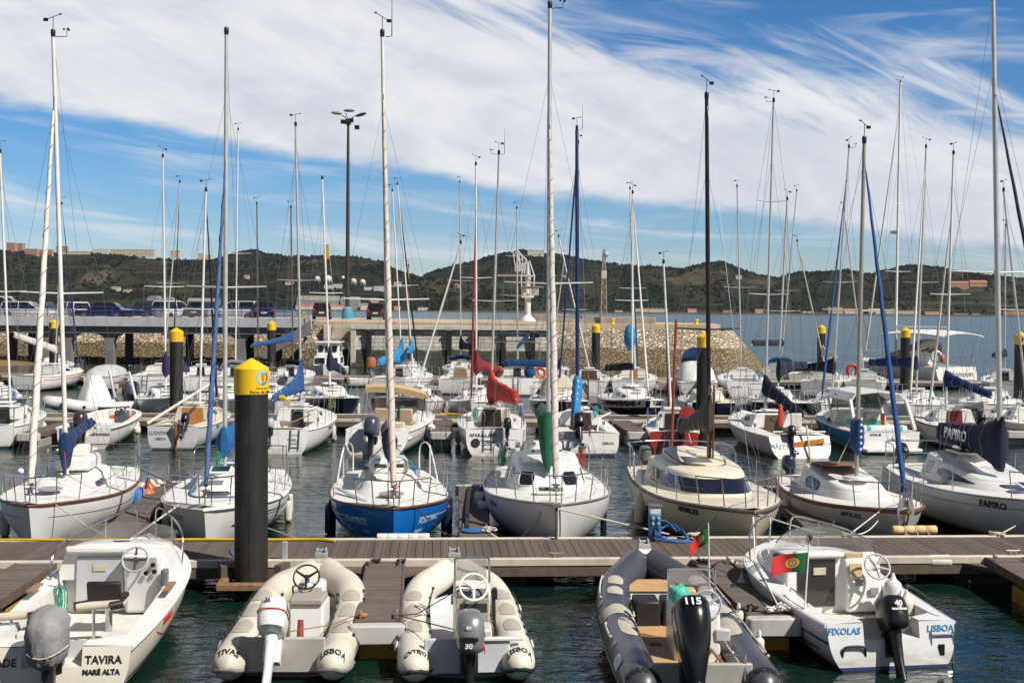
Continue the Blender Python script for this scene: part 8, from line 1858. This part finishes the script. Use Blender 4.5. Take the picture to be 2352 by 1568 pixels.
b = yacht('white sailboat with navy foot and navy boom cover, left of the black-covered boom', px(1768, 55.2), px(1806, 49.2), 2.4, 1.05, .85, HN, mast=(1808, 460), mm=ALU, my=.05, boom=dict(z=2.3, L=2.3, sw=R(-40), ang=R(0), m=NAVY, hm=0.50, he=0.27, k=4, w=.15, dr=.5), win=2, spr=((.42, .8),)); b.stripe(WHITE, -.01, .42, .0, .985, 'white_topside')
b = yacht('white sailboat with black hooded boom cover swung to the left', px(1938, 55.4), px(1888, 49.2), 2.4, 1.0, .82, HW, mast=(1950, 340), mm=ALU, my=.02, fore=dict(m=BLUEC, r=.05, f=.9, lo=.03), boom=dict(z=2.35, L=2.6, sw=R(55), ang=R(-5), m=mat('canvas_black_navy', (.008, .01, .022), .85, bump=.4, bscale=12), hm=0.53, he=0.24, k=4, w=.14, dr=.25), win=2, vane=2)
b = yacht('white sailboat with dark blue boom cover swung left in front of the large yacht', px(2122, 56), px(2092, 49.4), 2.5, 1.0, .82, HW, mast=(2127, 340), mm=ALU, my=.04, fore=dict(m=SAILW, r=.05, f=.97, lo=.03), boom=dict(z=2.5, L=2.6, sw=R(60), ang=R(-2), m=mat('canvas_royal', (.010, .035, .14), .85), hm=0.46, he=0.27, k=5, w=.14, dr=.2), win=2)
b = yacht('white sailboat with broad navy hull stripe near the right edge', px(2288, 56.5), px(2262, 49.6), 2.6, 1.05, .85, HW, mast=None, win=2, stripe=STRKN); b.stripe(STRKN, .26, .42, .02, .95)

# ---- row 5: sterns to the viewer on the third walkway
b = yacht('white sailboat with thin red hull stripe and white boom cover, far left by the beach', px(62, 66.5), px(182, 72), 2.4, 1.05, .85, HW, mast=(142, 470), mm=ALU, my=.02, stripe=INKR, fore=dict(m=mat('sail_stripe_navy', (.03, .05, .14), .8), r=.05, f=.97, lo=.03), boom=dict(z=2.2, L=2.4, sw=R(-70), ang=R(20), m=SAILW, hm=0.30, he=0.30, k=2, w=.13, dr=.1), win=2)
b = Boat('motorboat', 'small boat under a long pale grey cover left of the grey transom sailboat', 'motorboat', px(225, 68), px(265, 72.4)); b.hull(1.9, .9, .7, HWR, tw=.85, n=14, mv=6); MB().loft([[V((x * k, y * k, .8 + z)) for x, y in rrect(1.8, 4.0, .6, 3)] for z, k in ((-.05, 1.02), (.25, .9), (.5, .5), (.55, .2))]).obj('boat_cover', mat('cover_grey', (.46, .46, .46), .8, bump=.4, bscale=6), b.t, ang=60)
b = yacht('white sailboat with pale grey slotted transom below the second-row pile cap', px(342, 66.3), px(398, 73), 2.7, 1.1, .9, HG, .85, -.3, mast=(413, 420), mm=ALU, my=.08, fore=dict(m=mat('sail_cover_black', (.012, .015, .025), .8), r=.04, f=.97, lo=.03), boom=None, win=1, ladder=-.2, hood=None, spr=((.45, .85),))
b = yacht('white sailboat with white steel sprayhood frame left of the closest pile cap', px(528, 66.5), px(552, 72.5), 2.4, 1.05, .85, HW, mast=(547, 300), mm=ALUW, my=.02, boom=None, win=1, door=GLASSD, hood=mat('canvas_white', (.6, .6, .6), .8), spr=((.48, .85),))
b = yacht('white sailboat with black sprayhood and blue swung boom cover right of the closest pile cap', px(650, 66.2), px(690, 72.8), 2.6, 1.1, .9, HW, mast=(668, 478), mm=mat('mast_dark', (.10, .09, .08), .5), my=.06, door=GLASSD, hood=mat('canvas_black', (.012, .012, .016), .85), boom=dict(z=3.0, L=2.6, sw=R(-60), ang=R(-10), m=BLUEC, hm=0.56, he=0.15, k=3, w=.12, dr=.1), win=1, ob=(.2, INKW, .7, 0), spr=((.42, .9),))
# wheelhouse boat
b = Boat('fishing_boat', 'white wheelhouse fishing boat with many windows in front of the stone steps', 'motorboat', px(768, 82), px(742, 76.3)); b.hull(2.4, 1.15, .8, HW, tw=.85, q=2.0, n=16, mv=7, rake=.4)
for i, (ya, yf, W_, z0, z1) in enumerate(((-1.2, 1.3, .9, .95, 1.65), (-1.2, .65, .78, 1.65, 2.5))):
    MB().loft([[V((x * W_ * k, y, z)) for x, y in ((-1, ya), (1, ya), (1, yf - (.28 if k < 1 else 0)), (-1, yf - (.28 if k < 1 else 0)))] for z, k in ((z0, 1), (z1, .92))]).obj('wheelhouse', WHITE, b.t, bevel=.06)
    for x in ((-.55, 0, .55) if i else (-.45, .45)): MB().box((x * W_ * 1.05, yf - .10, (z0 + z1) / 2 + .04), (W_ * (.42 if i else .72), .06, .42), M.Rotation(R(20), 3, 'X')).obj('window', GLASSD, b.t, bevel=.03)
    for s_ in (-1, 1): MB().box((s_ * W_ * .965, (ya + yf) / 2 - .1, (z0 + z1) / 2 + .05), (.05, .9, .42)).obj('side_window', GLASSD, b.t, bevel=.03)
MB().box((0, -.35, 2.54), (1.75, 2.2, .08)).obj('roof', WHITE, b.t, bevel=.03); MB().tube(smooth_path([(-.95, -2.4, .8), (-.95, -2.3, 2.5), (.95, -2.3, 2.5), (.95, -2.4, .8)], 3), .025, 6).obj('stern_arch', STEEL, b.t)
b = yacht('white sailboat with sky blue upright mast cover just right of the tan furled sail', px(893, 66.2), px(950, 72.6), 2.5, 1.1, .9, HW, mast=(901, 440), mm=ALUW, my=.02, door=mat('door_dark_brown', (.03, .018, .015), .4), boom=dict(z=1.9, L=1.9, sw=R(-35), ang=R(-10), m=SKYC, hm=1.36, he=0.33, k=5, w=.22, dr=.3), win=2, spr=((.46, .8),))
b = yacht('white sailboat with thin black furled sail behind the sky blue mast cover', px(935, 68), px(962, 73), 2.3, 1.0, .85, HW, mast=(913, 425), mm=ALUW, my=.0, fore=dict(m=mat('sail_cover_black', (.012, .015, .025), .8), r=.05, f=.97, lo=.03), boom=dict(z=2.3, L=1.6, m=SKYC, hm=0.74, he=0.30, k=4, w=.15), win=2)
b = yacht('small white sailboat with wooden mast and blue sail tied at its foot', px(945, 76.5), px(938, 82), 2.2, 1.0, .85, HW, mast=(938, 612), mm=mat('mast_wood', (.36, .22, .09), .5), my=.0, boom=dict(z=1.5, L=1.2, m=BLUEC, hm=0.81, he=0.30, k=4, w=.15), win=1, spr=())
b = yacht('white sailboat with blue sprayhood and navy mast cover under the quay wall', px(1068, 76.2), px(1052, 82), 2.5, 1.1, .9, HW, mast=(1056, 420), mm=ALU, my=.05, hood=BLUEC, boom=dict(z=2.2, L=2.0, sw=R(20), m=NAVY, hm=0.99, he=0.30, k=4, w=.13), win=2, ob=(.3, GREYM, .7, 0), spr=((.45, .9), (.7, .6)))
b = yacht('white sailboat with wooden door left of the maroon furled sail, far row', px(1045, 66.3), px(1076, 72.4), 2.4, 1.05, .88, HW, door=mat('door_tan', (.30, .19, .11), .6), dhalf=.42, mast=None, win=1)
q = gz(1004, 882, .3); t = thing('ball_fender', 'red ball fender at the end of the far finger left of the maroon sail', 'fender', (q.x + .25, q.y, .35)); MB().ball((0, 0, 0), .3, 14, 10).obj('body', mat('fender_red', (.5, .03, .03), .5), t); MB().lathe([(.1, .26), (.04, .4)], n=10).obj('neck', FENB, t)
# yacht with the steel frame
b = yacht('white cruising sailboat with black sprayhood, steel frame and solar panel', px(1186, 65.8), px(1192, 73.6), 3.0, 1.15, 1.0, HW, .85, -.25, mast=(1187, 480), mm=ALU, my=.08, hood=mat('canvas_black', (.012, .012, .016), .85), win=1, ladder=0, spr=((.45, .95), (.7, .7)), door=GLASSD, boom=dict(z=2.6, L=2.6, sw=R(16), ang=R(14), m=SKYC, hm=0.15, he=0.34, k=1, w=.06, dr=.05))
mb = MB()
for y in (-3.5, -2.6): mb.tube(smooth_path([(-1.3, y, 1.0), (-1.3, y, 2.7), (-1.1, y, 3.0), (1.1, y, 3.0), (1.3, y, 2.7), (1.3, y, 1.0)], 3), .03, 6)
for x in (-1.3, 1.3): mb.tube([(x, -3.5, 2.7), (x, -2.6, 2.7)], .03, 6)
mb.obj('gantry_frame', mat('gantry_bronze', (.40, .34, .2), .4, .6), b.t); MB().box((-.25, -3.1, 3.45), (1.7, .7, .06)).obj('solar_panel', mat('solar_black', (.02, .022, .03), .2), b.t); MB().tube([(-.25, -3.1, 3.0), (-.25, -3.1, 3.45)], .03, 6).obj('panel_post', STEEL, b.t); MB().box((1.0, -3.0, 3.4), (.55, .5, .3)).obj('equipment_box', BLACK, b.t, bevel=.04)
t = thing('lifebuoy', 'orange horseshoe lifebuoy on the stern of the boat with the steel frame', 'lifebuoy', b.w((1.35, -3.7, 1.3))); MB().tube([V((.28 * cos(a), 0, .28 * sin(a))) for a in [2 * PI * i / 20 for i in range(20)]], .07, 8, closed=True).obj('ring', ORANGE, t); MB().ball((0, .02, 0), (.2, .06, .2), 10, 8).obj('lamp', INKW, t)
t = thing('round_fender', 'brownish round bag on the stern of the boat with the steel frame', 'bag', b.w((-1.0, -3.85, 1.35))); MB().ball((0, 0, 0), (.32, .12, .32), 14, 10).obj('body', mat('bag_brown', (.22, .13, .03), .6), t); MB().ball((0, -.1, 0), (.1, .06, .1), 10, 8).obj('badge', BLACK, t)
MB().ball((.75, -3.7, 1.35), (.32, .2, .42), 12, 8).obj('motor_cover', BLUEC, b.t)
b = yacht('white sailboat with dark brown rudder and doors, between the blue mast and the far pile', px(1352, 66.2), px(1357, 72.6), 2.4, 1.05, .85, HWR, .8, -.1, mast=(1283, 545), mm=ALUW, my=-.05, door=mat('door_brown', (.09, .035, .02), .5), dhalf=.5, rudder=(mat('rudder_brown', (.05, .025, .02), .5), .0), win=1, fend=((.3, 1, .4, FENW, 'white fender on the right of the sailboat with the brown rudder'),))
b = yacht('white sailboat with varnished door and sky blue bundle hanging from its boom', px(1450, 66.3), px(1466, 73), 2.6, 1.05, .9, HW, .8, -.15, mast=(1447, 435), mm=ALUW, my=.05, fore=dict(m=BLUEC, r=.045, f=.8, lo=.03), door=mat('ply_orange', (.42, .19, .05), .45), boom=None, win=1, spr=((.45, .8),)); MB().lathe([(.05, 0), (.32, .35), (.36, .8), (.28, 1.3), (.06, 1.55)], (-.25, -.8, 2.5), 14).obj('sail_bundle', SKYC, b.t)
b = Boat('motorboat', 'white motorboat under a domed white cover left of the second-row pile', 'motorboat', px(1608, 66.4), px(1592, 72)); b.hull(2.3, 1.0, .8, HWR, tw=.9, n=14, mv=6); MB().loft([[V((x * k, y * k + .3, .9 + z)) for x, y in rrect(2.1, 4.2, .8, 4)] for z, k in ((-.05, 1.02), (.5, .88), (.85, .6), (.95, .3))]).obj('boat_cover', mat('cover_white', (.68, .68, .67), .7), b.t, ang=60); outboard(b.t, (.4, -2.85, .75), NAVY, BLACK, 1.1, 0)
b = Boat('cabin_cruiser', 'small cruiser with blue framed canopy by the rubble wall, left of the second-row pile', 'motorboat', px(1600, 77), px(1590, 82.5)); b.hull(2.3, 1.1, .85, HW, tw=.88, n=14, mv=6); cb, P = b.cabin(-1.0, 1.6, .9, .6, .2, .5, 3, WHITE)
for s_ in (-1, 1): b.window(P, s_ * .5, s_ * .9, .3, .85, GLASSD, cb, nu=6)
curved_hood(b, -1.9, 1.2, .95, 1.3, 1.25, mat('canvas_mid_blue', (.05, .14, .36), .8), 'canopy', GLASSD)
b = Rib('inflatable_boat', 'small grey inflatable dinghy between the far moored boats by the rubble wall', 'inflatable boat', px(1530, 69.5), px(1555, 72.5)); b.build(1.7, .22, mat('hypalon_mid_grey', (.25, .25, .27), .5), fm=FLOORW)
b = yacht('white sailboat with light blue cockpit covers at the end of the rubble wall', px(1718, 66.3), px(1690, 73), 2.7, 1.1, .9, HWR, .84, -.2, mast=(1693, 430), mm=ALU, my=.0, door=None, boom=None, win=1, spr=((.45, .9),), stext=(('FIGUEIRA', .14, -.6, .55, INKG),))
for x in (-.75, .55, .85): b.coilrope((x, -2.0, 1.2), SKYC, .22, .5)
b = yacht('white sailboat with sky blue sprayhood near the river opening', px(1790, 76.4), px(1800, 82.5), 2.6, 1.1, .9, HW, mast=(1830, 440), mm=ALU, my=-.02, hood=SKYC, boom=dict(z=2.6, L=2.4, sw=R(-55), m=NAVY, hm=0.37, he=0.34, k=3, w=.17), win=2, door=mat('door_brown', (.09, .035, .02), .5), spr=((.42, .85),))
b = yacht('white sailboat with red lifebuoy and navy bags in front of the lone far pile', px(1880, 66.6), px(1915, 73), 2.5, 1.05, .88, HW, mast=(1831, 556), mm=mat('mast_pale', (.58, .54, .46), .5), my=.0, boom=dict(z=2.2, L=2.0, sw=R(30), m=SAILW, hm=0.74, he=0.24, k=3, w=.1), win=2)
b = yacht('white sailboat left of the large canopied yacht, far row', px(1985, 66.8), px(1985, 73), 2.6, 1.05, .88, HW, mast=(1938, 480), mm=ALU, my=.0, boom=None, win=2, spr=())
t = thing('lifebuoy', 'red horseshoe lifebuoy on the far sailboat left of the large yacht', 'lifebuoy', gy(1957, 850, 66)); MB().tube([V((.26 * cos(a), 0, .3 * sin(a))) for a in [R(-60 + 300 * i / 16) for i in range(17)]], .09, 8).obj('ring', mat('lifebuoy_red', (.55, .04, .03), .5), t); MB().box((0, .08, 0), (.06, .1, .6)).obj('bracket', STEEL, t)
# large canopied yacht
b = Boat('sailing_yacht', 'largest white yacht with long white canopy roof on the right before the river', 'yacht', px(2196, 76.2), px(1985, 84.5)); L_ = b.L
b.hull(3.9, 1.55, 1.35, HWR, tw=.86, q=1.7, n=20, mv=8, rake=.4, trake=-.35, cock=(-L_ / 2 + .5, -1.2, 1.2, .8, 1))
cb, P = b.cabin(-1.2, 3.3, 1.4, .75, .2, 1.4, 2.6, WHITE, .24, cam=.1)
for s_ in (-1, 1): b.window(P, s_ * .30, s_ * .62, .3, .8, GLASSD, cb); b.window(P, s_ * .68, s_ * .93, .35, .85, GLASSD, cb)
g = [[V((x, y, 3.35 + .22 * (1 - (x / 1.75) ** 2) + .16 * (1 - ((y + 2.2) / 2.9) ** 2))) for x in [-1.75 + 3.5 * i / 10 for i in range(11)]] for y in [-5.1 + 5.8 * k / 8 for k in range(9)]]
MB().slab(g, V((0, 0, -.07))).obj('canopy', mat('canopy_white', (.76, .76, .75), .7), b.t, ang=50)
for s_ in (-1, 1):
    for y in (-4.7, -3.0, -1.4, .5): MB().tube([(s_ * 1.65, y, 1.4), (s_ * 1.72, y + .15, 3.4)], .03, 6).obj('canopy_post', STEEL, b.t)
curved_hood(b, -1.6, 1.9, 1.5, 1.8, 1.2, mat('clear_hood', (.20, .18, .14), .2), 'sprayhood', GLASSD)
b.mast(1.2, 2.1, (2068, 190), r=.085, m=ALUW, spr=((.30, 1.1), (.55, .9)), fore=dict(m=SAILW, r=.07, f=.9, lo=.03), boom=dict(z=3.9, L=4.4, sw=R(5)), lod=1, vane=2, wire=.006); MB().lathe([(.1, 0), (.28, .05), (.28, .2), (.1, .26)], b.mb_.lerp(b.mt, .44) + V((0, .35, 0)), 14).obj('radar_dome', INKW, b.t)
b.pushpit(.12, .7, r=.022); b.pulpit(.86, .65, r=.02); b.stanchions([.3, .45, .6, .75], .6, r=.015, wires=1); text('Memoon', .55, 'lettering', INKG, b.t, mx=frame((.3, -L_ / 2 - .15, .88), (1, 0, 0), y=(0, .3, 1)), shear=.3); text('LAGOS', .26, 'lettering', INKG, b.t, mx=frame((.3, -L_ / 2 - .26, .48), (1, 0, 0), y=(0, .3, 1)))
t = thing('lifebuoy', 'orange and white horseshoe lifebuoy on the rail of the large canopied yacht', 'lifebuoy', b.w((-1.7, -4.6, 2.0))); MB().tube([V((.3 * cos(a), 0, .35 * sin(a))) for a in [R(-60 + 300 * i / 16) for i in range(17)]], .1, 8).obj('ring', INKW, t); MB().ball((.35, -.1, -.1), (.16, .14, .28), 10, 8).obj('float', ORANGE, t)
q = gz(851, 866, PZ); t = thing('buoy', 'orange-brown drum buoy standing on the third walkway before the quay wall', 'buoy', (q.x, q.y + .3, PZ)); MB().lathe([(.2, .55), (.30, .65), (.32, 1.0), (.26, 1.2), (.1, 1.25)], n=16).obj('drum', mat('buoy_orange', (.45, .12, .03), .5), t); MB().tube([(0, 0, 0), (0, 0, .6)], .06, 8).obj('post', STEEL, t)
# more boats packed between these
b = yacht('white sailboat partly behind the second-row pile, beyond the purple-covered boat', px(455, 66.5), px(470, 72.5), 2.4, 1.05, .88, HW, mast=None, win=2, door=GLASSD)
b = yacht('white sailboat beside the dark navy hulled one, hidden mostly by the closest pile', px(612, 55), px(632, 49.2), 2.4, 1.0, .85, HW, mast=None, win=2, stripe=INKR)
b = yacht('white sailboat between the beige bimini and the maroon furled sail, beyond the walkway', px(955, 55), px(962, 49.2), 2.3, 1.0, .82, HW, mast=(1058, 560), mm=ALUW, my=.0, boom=None, win=2, spr=())
b = yacht('white sailboat with dark doorway right of the sky blue sprayhood, by the river opening', px(1848, 74.5), px(1862, 81), 2.4, 1.05, .88, HW, mast=None, win=2, door=mat('door_maroon', (.16, .015, .02), .5))
b = yacht('white sailboat with grey mast right behind the tall white furled sail, under the quay', px(1268, 77), px(1262, 83), 2.5, 1.05, .88, HW, mast=(1297, 590), mm=ALU, my=.0, boom=None, win=2)
b = yacht('white sailboat at the right of the far row beside the large yacht', px(2318, 67), px(2300, 73.5), 2.6, 1.1, .9, HW, mast=(2310, 520), mm=ALU, my=.0, boom=dict(z=2.3, L=2.2, sw=R(-20), m=NAVY, hm=.5, he=.25, k=6, w=.15), win=2, door=GLASSD)
b = Boat('motorboat', 'low open dinghy with clear windscreen lying along the third walkway by the orange buoy', 'motorboat', px(800, 72.6), px(868, 73.1)); b.hull(1.5, .6, .5, HW, tw=.85, n=14, mv=6, cock=(-1.2, .5, .5, .2, 0)); MB().slab([[V((.6 * cos(PI * (1 - j / 8)), .5 + .3 * sin(PI * j / 8) - .15 * k, .55 + .4 * k)) for j in range(9)] for k in (0, 1)], V((0, -.01, 0))).obj('windscreen', CLEAR, b.t)
b = yacht('white sailboat by the third walkway below the number 1 pile cap', px(118, 77), px(135, 83), 2.4, 1.05, .88, HW, mast=None, win=2)
b = yacht('white sailboat right of the white sprayhood frame boat, thin dark mast', px(588, 66.6), px(598, 72.6), 2.3, 1.0, .85, HW, mast=(590, 470), mm=mat('mast_dark', (.10, .09, .08), .5), my=.0, boom=None, win=1, door=GLASSD, spr=())
